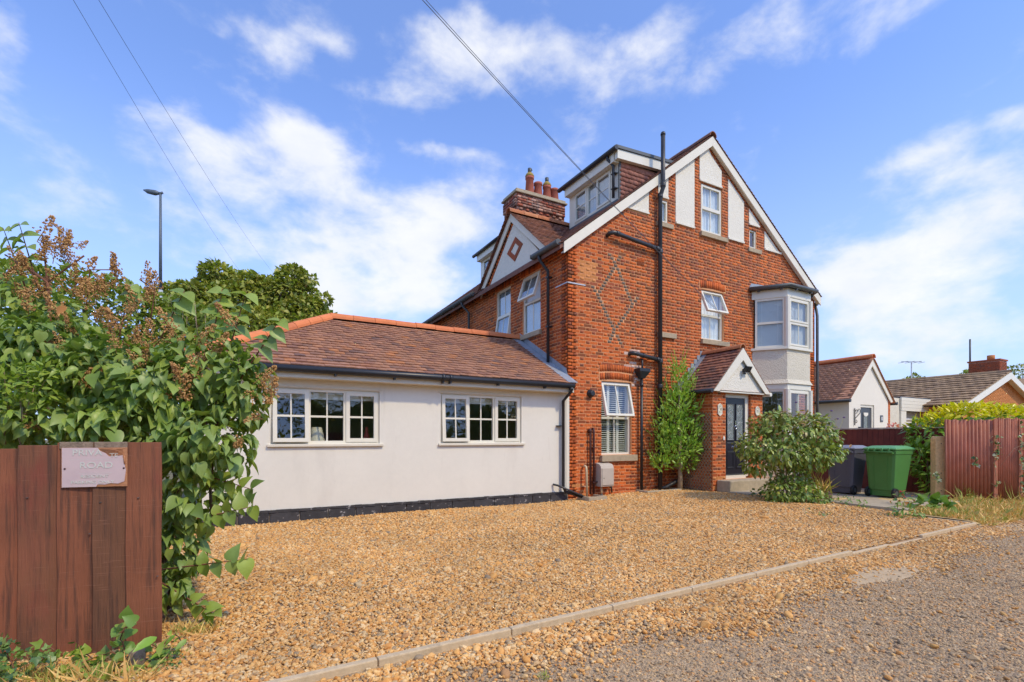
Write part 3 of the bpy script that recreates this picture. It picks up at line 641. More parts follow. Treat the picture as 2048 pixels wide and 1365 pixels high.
def road_chips():
    n = 420000; x = nr.uniform(-6, 12, n); y = nr.uniform(-9.4, -5.5, n); off = kerb_y(x) - y
    d = depth_of(x, y); k = in_view(x, y) & (off > .12) & (nr.random(n) < np.clip(.25 + off * .5, 0, .95) * np.where(d > 6, .7, 1)); x, y = x[k], y[k]
    s = .0060 * np.exp(nr.normal(0, .38, len(x)))
    return np.stack([x, y, -.026 + s * .3], 1), s
p_, s_ = road_chips(); pebbles('road_chippings', p_, s_, M['chip'])
# kerb: edging stones end to end, one pair nearly buried
def kerb_run(pts, drop=lambda i: 0):
    for i, (p, q) in enumerate(zip(pts, pts[1:])):
        p, q = Vector(p), Vector(q); u = (q - p).normalized(); ln = (q - p).length; fr = Frame((p.x, p.y, 0), u, (-u.y, u.x, 0), (0, 0, 1))
        b = MB(); b.fbox(fr, .003, ln - .003, -.026, .026, -.12, .022 - drop(i))
        yield i, b
xs = [-6.35 + i * .915 for i in range(12)]; xs[-1] = 3.80
LBL = ['pale concrete edging stone at the bottom edge beside the road, first of the kerb', 'edging stone with a cracked joint in front of the near gravel', None]
names = ['first', 'second', 'third', 'fourth', 'fifth', 'sixth', 'seventh', 'eighth', 'ninth', 'tenth', 'last']
for i, b in kerb_run([(x, kerb_y(x), 0) for x in xs], lambda i: .024 if i == 7 else .040 if i == 8 else 0):
    o = b.build('edging_stone', M['kerb'], None, bevel=.008)
    extra = ', half buried' if i in (7, 8) else ', ending at grass' if i == 10 else ''
    tag(o, f'{names[i]} pale edging stone from the left between gravel and road' + extra, 'kerb stone', 'edging stones along the road')
for k, (p, q, t) in enumerate([((3.80, -5.40), (3.76, -4.86), 'short return edging stone at the grass corner beside the drive'), ((3.76, -4.5), (3.74, -4.28), 'stub of edging stone half hidden by the weeds at the path end')]):
    for i, b in kerb_run([(*p, 0), (*q, 0)]):
        tag(b.build('edging_stone', M['kerb'], None, bevel=.008), t, 'kerb stone')

# ================================================================== BRICK HOUSE
front = Frame((0,0,0), (1,0,0), (0,0,1), (0,-1,0)); side = Frame((0,0,0), (0,1,0), (0,0,1), (-1,0,0))
RX, RZ, SL, SR = 4.43, 9.02, .775, .715       # ridge and slopes (under the tiles)
EZ = RZ - SL * RX                              # 5.59 at the front corner
HW = 9.12; HD = 13.0
house = thing('brick_house', (0, 0, 0), 'tall red brick house with white gable panels, tiled roof and two storey bay', 'house')
def FL(t): return 0.0 if t <= EZ - .06 else RX - (RZ - .06 - t) / SL
def FR(t): return min(HW, RX + (RZ - .06 - t) / SR)
win_holes = [(4.12,4.93,6.57,7.83),(2.64,2.96,6.52,7.06),(6.05,6.34,6.52,7.03),(4.15,5.0,3.85,5.12),(.92,1.80,.95,2.60),(6.25,8.17,.25,5.2)]
mb = MB(); wall_solid(mb, front, FL, FR, -.15, RZ - .1, win_holes, cuts=(EZ - .06, RZ - .06 - SR * (HW - RX), 6.2))
gable_wall = mb.build('gable_wall', M['mortar'], house)
side_holes = [(1.08,1.90,3.85,5.26),(2.52,3.32,3.85,5.27)]
mb = MB(); wall_solid(mb, side, lambda t: .0, lambda t: HD, -.15, EZ - .08, side_holes)
side_wall = mb.build('side_wall', M['mortar'], house)
# inside: floors, partitions and the hidden outer walls
mb = MB()
for z in (.05, 2.72, 5.42): mb.box(.23, HW - .2, .23, HD - .2, z, z + .12)
mb.box(HW - .2, HW, .0, HD, -.15, 5.6); mb.box(.23, HW - .2, HD - .2, HD, -.15, 5.4)
for (x0, x1, y0, y1, z0, z1) in [(.23,8.9,3.9,4.0,.17,5.4),(2.6,6.3,3.9,4.0,5.5,7.3),(3.0,3.1,.23,3.9,.17,6.9),(5.85,5.95,.23,3.9,.17,7.6)]: mb.box(x0, x1, y0, y1, z0, z1)
mb.build('inner_wall', M['room'], house)
BR = Bricks(); OWN = [gable_wall, side_wall]
BM = [M['brick'], M['brick_brown'], M['brick_grey'], M['brick_orange'], M['brick_pale'], M['brick_soot'], M['mortar_grey']]
def barL(s): return 5.42 + .764 * s
def barR(s): return 8.78 - .707 * (s - 4.42)
panels = [[(1.57,6.6),(2.33,6.6),(2.33,barL(2.33)+.05)], [(2.64,7.1),(2.97,7.1),(2.97,barL(2.97)+.05),(2.64,barL(2.64)+.05)],
          [(3.22,6.58),(3.88,6.58),(3.88,barL(3.88)+.05),(3.22,barL(3.22)+.05)], [(4.07,7.84),(4.90,7.84),(4.90,8.30),(4.48,8.62),(4.40,8.75),(4.07,barL(4.07)+.05)],
          [(5.16,6.57),(5.80,6.57),(5.80,barR(5.80)-.10),(5.16,barR(5.16)-.10)], [(6.02,7.13),(6.45,7.13),(6.45,barR(6.45)-.09),(6.02,barR(6.02)-.09)],
          [(6.69,6.57),(7.44,6.57),(6.69,barR(6.69)-.08)]]
for p in panels:
    q = MB(); q.prism(front, p, .001, .016)
    lo = min(t for s, t in p); a = min(s for s, t in p if abs(t - lo) < .01); b = max(s for s, t in p if abs(t - lo) < .01)
    q.fbox(front, a, b, lo, lo + .045, .016, .04)     # bell cast at the foot
    q.build('render_panel', M['rough_w'], house)
panel_boxes = []
def in_poly(p, s, t):
    c = False
    for i in range(len(p)):
        (x0, y0), (x1, y1) = p[i], p[(i + 1) % len(p)]
        if (y0 > t) != (y1 > t) and s < (x1 - x0) * (t - y0) / (y1 - y0) + x0: c = not c
    return c
def dist_seg(s, t, a, b):
    (x0, y0), (x1, y1) = a, b; l2 = (x1-x0)**2 + (y1-y0)**2; k = max(0, min(1, ((s-x0)*(x1-x0) + (t-y0)*(y1-y0)) / l2)); return math.hypot(s - x0 - k*(x1-x0), t - y0 - k*(y1-y0))
DIA = [((1.12,5.48),(1.34,5.25)),((1.34,5.25),(1.49,5.51)),((1.34,5.25),(.81,4.49)),((1.34,5.25),(1.84,4.40)),((.81,4.49),(1.29,3.76)),((1.84,4.40),(1.29,3.76)),((1.29,3.76),(1.12,3.44)),((1.29,3.76),(1.49,3.47)),((.81,4.49),(.62,4.72)),((1.84,4.4),(2.0,4.6))]
def front_class(s, t, w):
    if .37 < s < .83 and 4.76 < t < 5.16: return 3
    if 2.62 < s < 3.1 and 3.92 < t < 5.2: return 0
    if 1.62 < s < 2.15 and 2.5 < t < 3.35 and rng.random() < .75 * (1 - abs(s - 1.85) / .4): return 4
    if 0 < t < .42 and s < .5 and rng.random() < .2: return 3
    up = smooth(3.2, 5.6, t); r = rng.random()
    if w < .15: return 1 if r < .10 + .40 * up else 0
    return 1 if r < .03 + .26 * up else 0
# panels cut out of the brickwork by a list of thin slots
def panel_slots():
    out = []
    for p in panels:
        lo = min(t for s, t in p); hi = max(t for s, t in p); t = lo
        while t < hi:
            xs = []
            for i in range(len(p)):
                (x0, y0), (x1, y1) = p[i], p[(i + 1) % len(p)]
                tm = min(max(t + .036, lo + .001), hi - .001)
                if (y0 > tm) != (y1 > tm): xs.append((x1 - x0) * (tm - y0) / (y1 - y0) + x0)
            if len(xs) >= 2: out.append((min(xs), max(xs), t, t + COURSE))
            t += COURSE
    return out
arch_slots = [(4.08,5.08,5.12,5.36),(.85,1.87,2.60,2.98)]
porch_slot = [(3.36,5.12,-.1,2.3)]
def diaper(t):
    out = []
    for (x0, y0), (x1, y1) in DIA:
        if min(y0, y1) <= t <= max(y0, y1):
            c = x0 + (x1 - x0) * (t - y0) / (y1 - y0)
            if all(abs(c - o) > .12 for o in out): out.append(c)
    return out
BR.wall(front, 0, FL, FR, -.1, RZ - .1, win_holes + panel_slots() + arch_slots + porch_slot, front_class, inlay=diaper)
BR.soldiers(front, 0, 4.10, 5.06, 5.135, 5.33, 0, arch=.03, proud=.011)
BR.soldiers(front, 0, .87, 1.86, 2.615, 2.77, 0, arch=.035, proud=.012); BR.soldiers(front, 0, .86, 1.87, 2.80, 2.955, 0, arch=.03, proud=.009)
def side_class(s, t, w): return 1 if rng.random() < (.34 if w < .15 else .10) else 0
soldier_slots = [(1.0,2.0,5.26,5.5),(2.44,3.4,5.27,5.5)]
BR.wall(side, 1, lambda t: .0, lambda t: 11.5, 2.2, EZ - .12, side_holes + soldier_slots, side_class, proud=lambda s, t: .035 if (s > 3.95 and t > 5.30) else None, start=HED)
BR.soldiers(side, 1, 1.02, 1.98, 5.275, 5.46, 0); BR.soldiers(side, 1, 2.46, 3.38, 5.285, 5.46, 0)
# chimney stack
chim = MB(); CX0, CX1, CY0, CY1 = .46, 2.02, 3.0, 3.72
chim.box(CX0, CX1, CY0, CY1, 5.5, 7.98)
chimney = chim.build('chimney', M['mortar_grey'], house); OWN.append(chimney)
cf = Frame((CX0, CY0, 0), (1,0,0), (0,0,1), (0,-1,0)); cs = Frame((CX0, CY0, 0), (0,1,0), (0,0,1), (-1,0,0))
for fr, wd in ((cf, CX1 - CX0), (cs, CY1 - CY0)):
    BR.wall(fr, 2, lambda t: 0, lambda t, w=wd: w, 6.6, 7.98, (), lambda s, t, w: 5, proud=lambda s, t: .006 if t < 7.58 else .03 if t < 7.65 else .05 if t < 7.93 else .02)
    t0 = 7.52
    n = int(wd / .2)
    for i in range(n): BR.put(fr, .06 + i * (wd - .05) / n, .16 + i * (wd - .05) / n, t0, t0 + COURSE, 5, 2, 0, .04)      # dentils
q = MB(); q.box(CX0 - .07, CX1 + .07, CY0 - .07, CY1 + .07, 7.98, 8.03); q.box(CX0 - .03, CX1 + .03, CY0 - .03, CY1 + .03, 8.03, 8.10)
q.build('chimney_cap', M['concrete'], chimney, bevel=.012)
for i, (x, h, cowl) in enumerate([(1.08,.62,1),(1.36,.52,0),(1.66,.50,2),(1.92,.48,0)]):
    y = 3.36; q = MB(); q.lathe((x, y, 8.09), [(.135,0),(.14,.04),(.105,h-.07),(.125,h-.06),(.125,h),(.09,h)], 16); p = q.build('chimney_pot', M['pot'], chimney)
    if cowl:
        q = MB(); q.lathe((x, y, 8.09 + h), [(.125,0),(.13,.03),(.10,.09),(.06,.13)], 14); q.build('cowl', M['pot_lichen'], p)
        q = MB(); q.lathe((x, y, 8.21 + h), [(.05,0),(.055,.05),(.055,.13),(.03,.14)], 10)
        if cowl == 1: q.tube([(x, y, 8.3 + h), (x + .06, y, 8.35 + h), (x + .08, y, 8.30 + h)], .012, 6)
        q.build('terminal', M['gutter_grey'], p)
q = MB(); q.lathe((.72, 3.36, 8.09), [(.13,0),(.13,.05),(.09,.10),(.02,.12)], 14); q.build('capped_flue', M['brick_brown'], chimney)
BR.finish(OWN, BM, 300)

# roof: decks, tiles, ridge
q = MB(); rf = Frame((0,0,0), (1,0,0), (0,0,1), (0,-1,0))
q.prism(rf, [(-.26, EZ - .26*SL), (RX, RZ), (RX, RZ - .1), (-.26, EZ - .26*SL - .1)], -HD, .09); q.prism(rf, [(RX, RZ), (HW + .12, RZ - SR*(HW + .12 - RX)), (HW + .12, RZ - SR*(HW + .12 - RX) - .1), (RX, RZ - .1)], -HD, .09)
roof = q.build('roof', M['tile_old'], house)
nl = math.hypot(1, SL); rl = Frame((-.27, 0, EZ - .27*SL), (0,1,0), (1/nl,0,SL/nl), (-SL/nl,0,1/nl))
DORM = [(.2, 2.16), (5.70, 7.68)]
def skip_left(s, t):
    x = -.27 + t / nl
    return any(y0 + .02 < s < y1 - .02 and 1.62 < x < 3.15 for y0, y1 in DORM) or (abs(s - 2.37) < 1.55 and x < 1.75 - abs(s - 2.37) * 1.05) or (CY0 < s < CY1 and CX0 < x < CX1)
A1, T1 = tile_rows(rl, -.14, HD, (RX + .27) * nl - .02, skip=skip_left)
nr_ = math.hypot(1, SR); rr = Frame((HW + .14, 0, RZ - SR*(HW + .14 - RX)), (0,1,0), (-1/nr_,0,SR/nr_), (SR/nr_,0,1/nr_))
A2, T2 = tile_rows(rr, -.14, 5.0, (HW + .14 - RX) * nr_ - .02)
# cross gablet over the side windows
GY, GZ, GS = 2.37, 7.06, .85
ng = math.hypot(1, GS)
def gx(z): return (z - EZ) / SL
g1 = Frame((0, GY - 1.72, GZ - 1.72*GS), (1,0,0), (0,1/ng,GS/ng), (0,-GS/ng,1/ng)); g2 = Frame((0, GY + 1.86, GZ - 1.86*GS), (1,0,0), (0,-1/ng,GS/ng), (0,GS/ng,1/ng))
A3, T3 = tile_rows(g1, lambda t: -.16, lambda t: gx(GZ - 1.72*GS + t*GS/ng) + .14, 1.70*ng); A4, T4 = tile_rows(g2, lambda t: -.16, lambda t: gx(GZ - 1.86*GS + t*GS/ng) + .14, 1.84*ng)
pieces(roof, 'tile', 'roof_tiling', TILE_V, TILE_F, A1 + A2 + A3 + A4, T1 + T2 + T3 + T4, [0]*(len(T1)+len(T2)+len(T3)+len(T4)), [M['tile_old']], 300)
q = MB(); q.add([(-.10,GY,GZ),(gx(GZ)+.2,GY,GZ),(-.10,GY-1.7,GZ-1.7*GS),(gx(GZ-1.7*GS)+.2,GY-1.7,GZ-1.7*GS),(-.10,GY+1.84,GZ-1.84*GS),(gx(GZ-1.84*GS)+.2,GY+1.84,GZ-1.84*GS)], [(0,2,3,1),(0,1,5,4)]); q.build('gablet_deck', M['tile_old'], roof)
def ridge_run(parent, p0, p1, m, step=.45, r=.12, name='ridge_tile'):
    p0, p1 = Vector(p0), Vector(p1); n = max(1, round((p1 - p0).length / step)); u = (p1 - p0).normalized(); v = Vector((-u.y, u.x, 0)).normalized(); w = u.cross(v); w = w if w.z > 0 else -w
    for i in range(n):
        a = p0.lerp(p1, i / n); b = p0.lerp(p1, (i + 1) / n) - u * .006; q = MB(); K = 8; vs = []
        lift = rng.gauss(0, .003)
        for e, pp in enumerate((a, b)):
            rr_ = r * (1.03 if e == 0 else 1.0)
            for rad in (rr_, rr_ - .02):
                for k in range(K + 1):
                    an = math.radians(-8) + (math.pi + math.radians(16)) * k / K; vs.append(pp + v * (math.cos(an) * rad) + w * (math.sin(an) * rad * .95 - .035 + lift))
        N1 = K + 1; fs = []
        for k in range(K):
            fs.append((k, k+1, 2*N1+k+1, 2*N1+k)); fs.append((N1+k, 3*N1+k, 3*N1+k+1, N1+k+1)); fs.append((k, N1+k, N1+k+1, k+1)); fs.append((2*N1+k, 2*N1+k+1, 3*N1+k+1, 3*N1+k))
        q.add(vs, fs, 0, False); q.build(name, m, parent)
ridge_run(roof, (RX, -.14, RZ + .03), (RX, 6.0, RZ + .03), M['tile_old'])
ridge_run(roof, (-.16, GY, GZ + .03), (1.95, GY, GZ + .03), M['ridge_old'])
# bargeboards
def board(fr, p0, p1, depth, c0, c1, parent, m, name='bargeboard'):
    q = MB(); (a0, b0), (a1, b1) = p0, p1; q.prism(fr, [(a0, b0), (a1, b1), (a1, b1 - depth), (a0, b0 - depth)], c0, c1); return q.build(name, m, parent)
tl = lambda s: RZ - SL*(RX - s) + .0; tr_ = lambda s: RZ - SR*(s - RX)
board(front, (-.17, tl(-.17) - .01), (RX, RZ - .01), .235, .09, .12, house, M['barge']); board(front, (RX + .002, RZ - .01), (HW + .13, tr_(HW + .13) - .01), .235, .09, .12, house, M['barge'])
q = MB()      # soffit behind the boards
q.prism(front, [(-.17, tl(-.17) - .2), (RX, RZ - .2), (RX, RZ - .225), (-.17, tl(-.17) - .225)], .012, .09); q.prism(front, [(RX, RZ - .2), (HW + .1, tr_(HW + .1) - .2), (HW + .1, tr_(HW + .1) - .225), (RX, RZ - .225)], .012, .09); q.build('soffit', M['cream'], house)
# gablet face
q = MB(); q.prism(side, [(.86, 5.46), (3.90, 5.46), (GY, 6.86)], -.15, .0); q.build('gablet_wall', M['mortar'], house)
q = MB(); q.prism(side, [(.88, 5.47), (3.76, 5.47), (2.31, 6.80)], .001, .02); q.build('render_panel', M['rough_w'], house)
q = MB(); o_ = [(2.21,6.40),(1.85,6.10),(2.25,5.79),(2.66,6.11)]; c_ = (2.243, 6.10); i_ = [(c_[0] + (a - c_[0])*.52, c_[1] + (b - c_[1])*.52) for a, b in o_]
for k in range(4): q.prism(side, [o_[k], o_[(k+1) % 4], i_[(k+1) % 4], i_[k]], .015, .035)
q.build('diamond_ornament', M['brick_brown'], house)
q = MB()
for k in range(20):
    f = k / 20; a = 3.90 + (GY - 3.90)*f; b = 5.50 + (6.84 - 5.50)*f; q.fbox(side, a - .085, a - .005, b - .035, b + .03, .0, .026)
q.build('brick_edging', M['brick'], house)
board(side, (GY - 1.66, GZ - 1.66*GS - .01), (GY, GZ - .01), .21, .05, .08, house, M['barge']); board(side, (GY + 1.80, GZ - 1.80*GS - .01), (GY + .002, GZ - .01), .21, .05, .08, house, M['barge'])
# dormers
for y0, y1 in DORM:
    dz0, dz1 = 6.92, 8.02
    q = MB(); q.box(1.64, 3.3, y0 + .02, y0 + .08, 6.5, dz1 - .2); q.box(1.64, 3.3, y1 - .08, y1 - .02, 6.5, dz1 - .2); q.box(2.9, 3.0, y0, y1, 6.5, dz1 - .2)
    dormer = q.build('dormer', M['room'], house)
    df = Frame((1.6, y0, 0), (0,1,0), (0,0,1), (-1,0,0)); w = y1 - y0
    q = MB(); q.fbox(df, 0, w, dz1 - .30, dz1 - .06, -.05, .16); q.build('fascia', M['white'], dormer)
    q = MB(); q.prism(Frame((0, y0, 0), (1,0,0), (0,0,1), (0,-1,0)), [(1.46, dz1 - .07), (3.22, dz1 + .05), (3.22, dz1 - .17), (1.46, dz1 - .27)], .02, .12); q.build('fascia', M['white'], dormer)
    q = MB(); q.prism(Frame((0, y0, 0), (1,0,0), (0,0,1), (0,-1,0)), [(1.40, dz1 - .06), (3.35, dz1 + .06), (3.35, dz1 + .13), (1.40, dz1 + .01)], -w - .14, .15); q.build('flat_roof', M['felt'], dormer)
    q = MB(); q.tube([(1.39, y0 - .16, dz1 - .06), (1.39, y1 + .2, dz1 - .06)], .055, 10); q.build('gutter', M['black'], dormer)
    q = MB(); q.tube([(1.40, y0 + .17, dz1 - .1), (1.40, y0 + .17, dz1 - .18), (1.52, y0 + .10, dz1 - .34), (1.52, y0 + .10, dz0 + .02)], .034, 8)
    for z in (7.5, 7.15): q.box(1.5, 1.6, y0 + .03, y0 + .17, z, z + .02)
    q.build('downpipe', M['black'], dormer)
    q = MB(); q.fbox(df, .0, .26, dz0 - .05, dz1 - .3, -.03, .0); q.fbox(df, w - .22, w, dz0 - .05, dz1 - .3, -.03, .0); q.fbox(df, .26, w - .22, dz0 - .1, dz0 + .02, -.04, -.005); q.build('cladding', M['white'], dormer)
    q = MB(); q.fbox(df, -.02, w + .02, dz0 - .10, dz0 - .04, -.02, .05); q.build('lead_apron', M['felt'], dormer)
    window(dormer, df, .26, w - .22, dz0 + .02, dz1 - .3, [dict(r=(1.20, w - .25, dz0 + .05, dz1 - .33), sash=True, h=[(.5, .012)]), dict(r=(.80, 1.17, dz0 + .06, dz1 - .33), h=[(.5, .012)]), dict(r=(.30, .80, dz0 + .05, dz1 - .33), open=('swing_left', 0), sash=True, h=[(.5, .012)])] if False else
        [dict(r=(1.20, w - .25, dz0 + .05, dz1 - .33), sash=True, h=[(.5, .012)]), dict(r=(.80, 1.15, dz0 + .06, dz1 - .33), h=[(.5, .012)]), dict(r=(.29, .80, dz0 + .05, dz1 - .33), open=('swing_right', 0), sash=True, h=[(.5, .012)])],
        mull=[(1.18, 0, 9), (.80, 0, 9)], rec=.0, fw=.04, glass='glass_blue', cover='net', name='window_frame')
    # tile-hung cheek
    ck = Frame((1.62, y0 + .02, 6.6), (1,0,0), (0,0,1), (0,-1,0)); At, Tt = tile_rows(ck, lambda t: 0.0 if 1 else 0, lambda t: 1.5, 1.2, gauge=.105, skip=lambda s, t: 6.6 + t < EZ + SL*(1.62 + s) - .02 or 6.6 + t > 7.80, base=.004)
    for a_ in range(len(At)): pass
    rest = repeat_mesh('tile_hanging', [M['tile_hung']], TILE_V, TILE_F, np.array(At), np.array(Tt), np.zeros(len(Tt), int)); kind(link(D.objects.new('tile_hanging', rest), dormer), 'stuff')
    q = MB(); q.fbox(ck, -.02, .04, .28, 1.2, -.0, .03); q.build('corner_strip', M['gutter_grey'], dormer)

# windows of the house
window(house, front, 4.12, 4.93, 6.57, 7.83, [dict(r=(4.16,4.89,7.20,7.79), sash=True, v=[.5]), dict(r=(4.16,4.89,6.61,7.20), sash=True, v=[.5], sw=.03)], trans=[(7.20,0,9)], rec=.03, sill=(4.08,5.10,6.45,6.56,.07), cover='net')
window(house, front, 2.64, 2.96, 6.52, 7.06, [dict(r=(2.68,2.92,6.56,7.02))], rec=.015, sill=(2.58,3.12,6.40,6.51,.05), cover='net')
window(house, front, 6.05, 6.34, 6.52, 7.03, [dict(r=(6.09,6.30,6.56,6.99))], rec=.02, sill=(5.98,6.52,6.40,6.51,.05))
window(house, front, 4.15, 5.0, 3.85, 5.12, [dict(r=(4.18,4.97,4.50,5.09), open=('tilt',22), v=[.5]), dict(r=(4.19,4.96,3.88,4.46), v=[.5])], trans=[(4.48,0,9)], rec=.06, sill=(4.12,5.16,3.72,3.84,.07), cover='net', label='window with its white top sash tilted open')
window(house, front, .92, 1.80, .95, 2.60, [dict(r=(.95,1.77,1.80,2.57), open=('tilt',14), v=[.5]), dict(r=(.96,1.76,.98,1.76), v=[.5])], trans=[(1.78,0,9)], rec=.06, sill=(.88,1.92,.80,.94,.08), cover='shutter', label='window with top sash tilted open over slatted shutters')
q = MB(); q.fbox(front, 2.62, 3.2, 3.74, 3.86, .0, .07); q.build('sill', M['stone'], house, bevel=.006)
window(house, side, 1.08, 1.90, 3.85, 5.26, [dict(r=(1.11,1.87,4.62,5.23), open=('tilt',18), v=[.5]), dict(r=(1.12,1.86,3.88,4.58), v=[.5])], trans=[(4.60,0,9)], rec=.03, sill=(1.02,2.02,3.73,3.84,.07), glass='glass_blue', cover='net', label='side window with its top sash tilted open')
window(house, side, 2.52, 3.32, 3.70, 5.27, [dict(r=(2.56,3.28,4.60,5.23), v=[.5]), dict(r=(2.55,3.29,3.74,4.56), open=('tilt',9), v=[.5])], trans=[(4.58,0,9)], rec=.03, glass='glass_blue', cover='net', label='side window with its lower sash tilted open')
# gutters and pipes
q = MB(); q.tube([(-.30, -.10, 5.43), (-.30, .95, 5.43)], .062, 12); q.box(-.36, -.24, .95, .955, 5.38, 5.48); q.build('gutter', M['gutter_grey'], house)
q = MB(); q.tube([(-.30, 4.18, 5.43), (-.30, 12.9, 5.43)], .062, 12)
for y in (5.6, 6.6, 7.6, 8.7, 9.8): q.box(-.33, -.0, y, y + .03, 5.35, 5.40)
q.build('gutter', M['gutter_grey'], house)
q = MB(); q.tube([(-.30, .66, 5.40), (-.30, .66, 5.30), (-.09, .62, 5.05), (-.09, .62, 2.76)], .036, 10)
for z in (4.9, 3.8): q.box(-.13, 0, .57, .67, z, z + .03)
q.build('downpipe', M['black'], house)
q = MB(); q.tube([(-.30, 5.0, 5.40), (-.30, 5.0, 5.30), (-.09, 4.95, 5.08), (-.09, 4.95, 3.4)], .036, 10); q.build('downpipe', M['gutter_grey'], house)
q = MB(); q.tube([(9.32, .02, 5.42), (9.32, 4.0, 5.42)], .06, 10); q.build('gutter', M['gutter_grey'], house)
q = MB(); q.tube([(9.32, .10, 5.38), (9.32, .06, 5.25), (9.16, -.06, 5.0), (9.16, -.06, .1)], .04, 10); q.build('downpipe', M['gutter_grey'], house)
q = MB(); q.tube([(2.61,-.10,.05),(2.61,-.10,7.06),(2.61,-.19,7.22),(2.61,-.19,8.46)], .052, 12)
for z in (7.02, 7.24, 5.70, 3.10, 2.5, .9): q.lathe((2.61, -.10 if z < 7.1 else -.19, z), [(.064,0),(.066,.02),(.066,.08),(.06,.1)], 12)
q.lathe((2.61,-.19,8.46), [(.058,0),(.06,.03),(.045,.07),(.02,.08)], 12)
soil = q.build('soil_pipe', M['pipe'], house)
q = MB(); q.tube([(1.08,.02,5.86),(1.08,-.10,5.88),(1.16,-.13,5.90),(1.3,-.13,5.895),(2.58,-.11,5.79)], .047, 12); q.tube([(1.22,-.13,5.90),(1.32,-.13,5.893)], .058, 12); q.tube([(2.45,-.11,5.80),(2.56,-.11,5.79)], .058, 12); q.build('branch_pipe', M['pipe'], soil)
q = MB(); q.tube([(1.74,.02,3.27),(1.74,-.11,3.27),(1.80,-.12,3.265),(2.58,-.11,3.17)], .047, 12); q.tube([(2.03,-.115,3.235),(2.08,-.115,3.229)], .056, 12); q.tube([(2.47,-.11,3.185),(2.56,-.11,3.173)], .058, 12); q.build('branch_pipe', M['pipe'], soil)
q = MB(); hp = Frame((2.03,-.09,2.66), (1,0,0), (0,0,1), (0,-1,0))
q.add([(1.88,-.01,2.86),(2.20,-.01,2.86),(2.20,-.2,2.86),(1.88,-.2,2.86),(1.98,-.04,2.70),(2.08,-.04,2.70),(2.08,-.14,2.70),(1.98,-.14,2.70),(1.88,-.01,2.93),(2.20,-.01,2.93),(2.20,-.2,2.93),(1.88,-.2,2.93)], [(0,1,5,4),(1,2,6,5),(2,3,7,6),(3,0,4,7),(4,5,6,7),(8,9,1,0),(9,10,2,1),(10,11,3,2),(11,8,0,3),(8,11,10,9)])
q.tube([(2.03,-.09,2.7),(2.03,-.09,.06)], .034, 10); q.lathe((2.03,-.09,2.52), [(.044,0),(.044,.07)], 10)
hop = q.build('hopper_pipe', M['black'], house)
q = MB(); q.tube([(2.06,.01,3.16),(2.06,-.08,3.16),(2.06,-.08,2.9)], .022, 8); q.build('waste_pipe', M['pipe'], hop)
q = MB(); q.lathe((0,0,0), [(.09,0),(.09,.02),(.07,.03),(.065,.10),(.05,.11)], 16); o = q.build('wall_vent', M['black'], house); o.matrix_basis = Matrix.Translation((.60,-.004,2.30)) @ Matrix.Rotation(math.radians(90), 4, 'X')
q = MB(); q.tube([(.56,.0,1.50),(.56,-.05,1.50),(.56,-.06,1.42),(.56,-.06,.1)], .02, 8); q.tube([(.66,.0,1.53),(.66,-.05,1.53),(.66,-.06,1.45),(.66,-.06,.1)], .022, 8); q.lathe((.56,-.05,1.44),[(.035,0),(.045,.04),(.03,.09)],8)
for z in (1.1, .35): q.box(.62,.74,-.1,-.0,z,z+.02)
q.build('waste_pipe', M['rustpipe'], house)
q = MB(); q.tube([(2.61,-.10,.12),(2.75,-.16,.16),(3.1,-.30,.36)], .045, 10); q.build('drain_branch', M['pipe'], house)
q = MB(); q.fbox(front, 0, .47, 4.64, 4.665, .004, .012); q.fbox(side, 0, .44, 4.64, 4.665, .004, .012); q.build('metal_strap', M['lead_light'], house)
for s, t in ((1.97,5.38),(2.05,3.05)): 
    q = MB()
    for k in range(4): q.fbox(front, s, s + .22, t + k*.035, t + k*.035 + .022, .004, .013)
    q.build('air_brick', M['brick'], house)
q = MB(); q.box(1.9, 3.0, -.42, -.36, 0, .13); q.box(1.9, 1.97, -.36, -.02, 0, .13); q.box(2.93, 3.0, -.36, -.02, 0, .13); one(q, 'drain_surround', M['concrete'], 'low curved concrete kerb round the drain under the black soil pipe', 'drain', bevel=.02)

# two-storey bay
BY = -.67; b0_ = Vector((6.17, 0, 0)); b1_ = Vector((6.68, BY, 0)); b2_ = Vector((7.72, BY, 0)); b3_ = Vector((8.24, 0, 0))
bays = []
for p, q_ in ((b0_, b1_), (b1_, b2_), (b2_, b3_)):
    u = (q_ - p).normalized(); bays.append((Frame(p, u, (0,0,1), (u.y, -u.x, 0)), (q_ - p).length))
def bay_poly(off):
    k = off; return [(6.17 - k*1.05, .0), (6.68 - k*.62, BY - k), (7.72 + k*.62, BY - k), (8.24 + k*1.05, .0)]
FLAT = Frame((0,0,0), (1,0,0), (0,1,0), (0,0,1))
def bay_ring(name, off, z0, z1, m, bevel=0, flare=0):
    q = MB(); a, b = bay_poly(off + flare), bay_poly(off); n = 4
    q.add([(x, y, z0) for x, y in a] + [(x, y, z1) for x, y in b], [(0,1,5,4),(1,2,6,5),(2,3,7,6),(3,2,1,0),(4,5,6,7),(0,4,7,3)]); return q.build(name, m, bay, bevel)
q = MB()
for (fr, ln) in bays: q.fbox(fr, .0, ln, 2.80, 3.70, -.12, -.02); q.fbox(fr, 0, ln, .0, .92, -.12, -.02)
bay = q.build('bay_window', M['rough'], house)
bay_ring('render_apron', .0, 2.90, 3.70, M['rough']); bay_ring('render_apron', .0, 2.78, 2.90, M['rough'], flare=.06)
bay_ring('bay_wall', .0, .0, .92, M['rough']); bay_ring('sill', .05, .92, .98, M['white'], .006); bay_ring('sill', .06, 3.70, 3.765, M['white'], .006)
bay_ring('head_board', .02, 2.63, 2.775, M['white'], .004); bay_ring('fascia', .02, 5.10, 5.33, M['white'], .004)
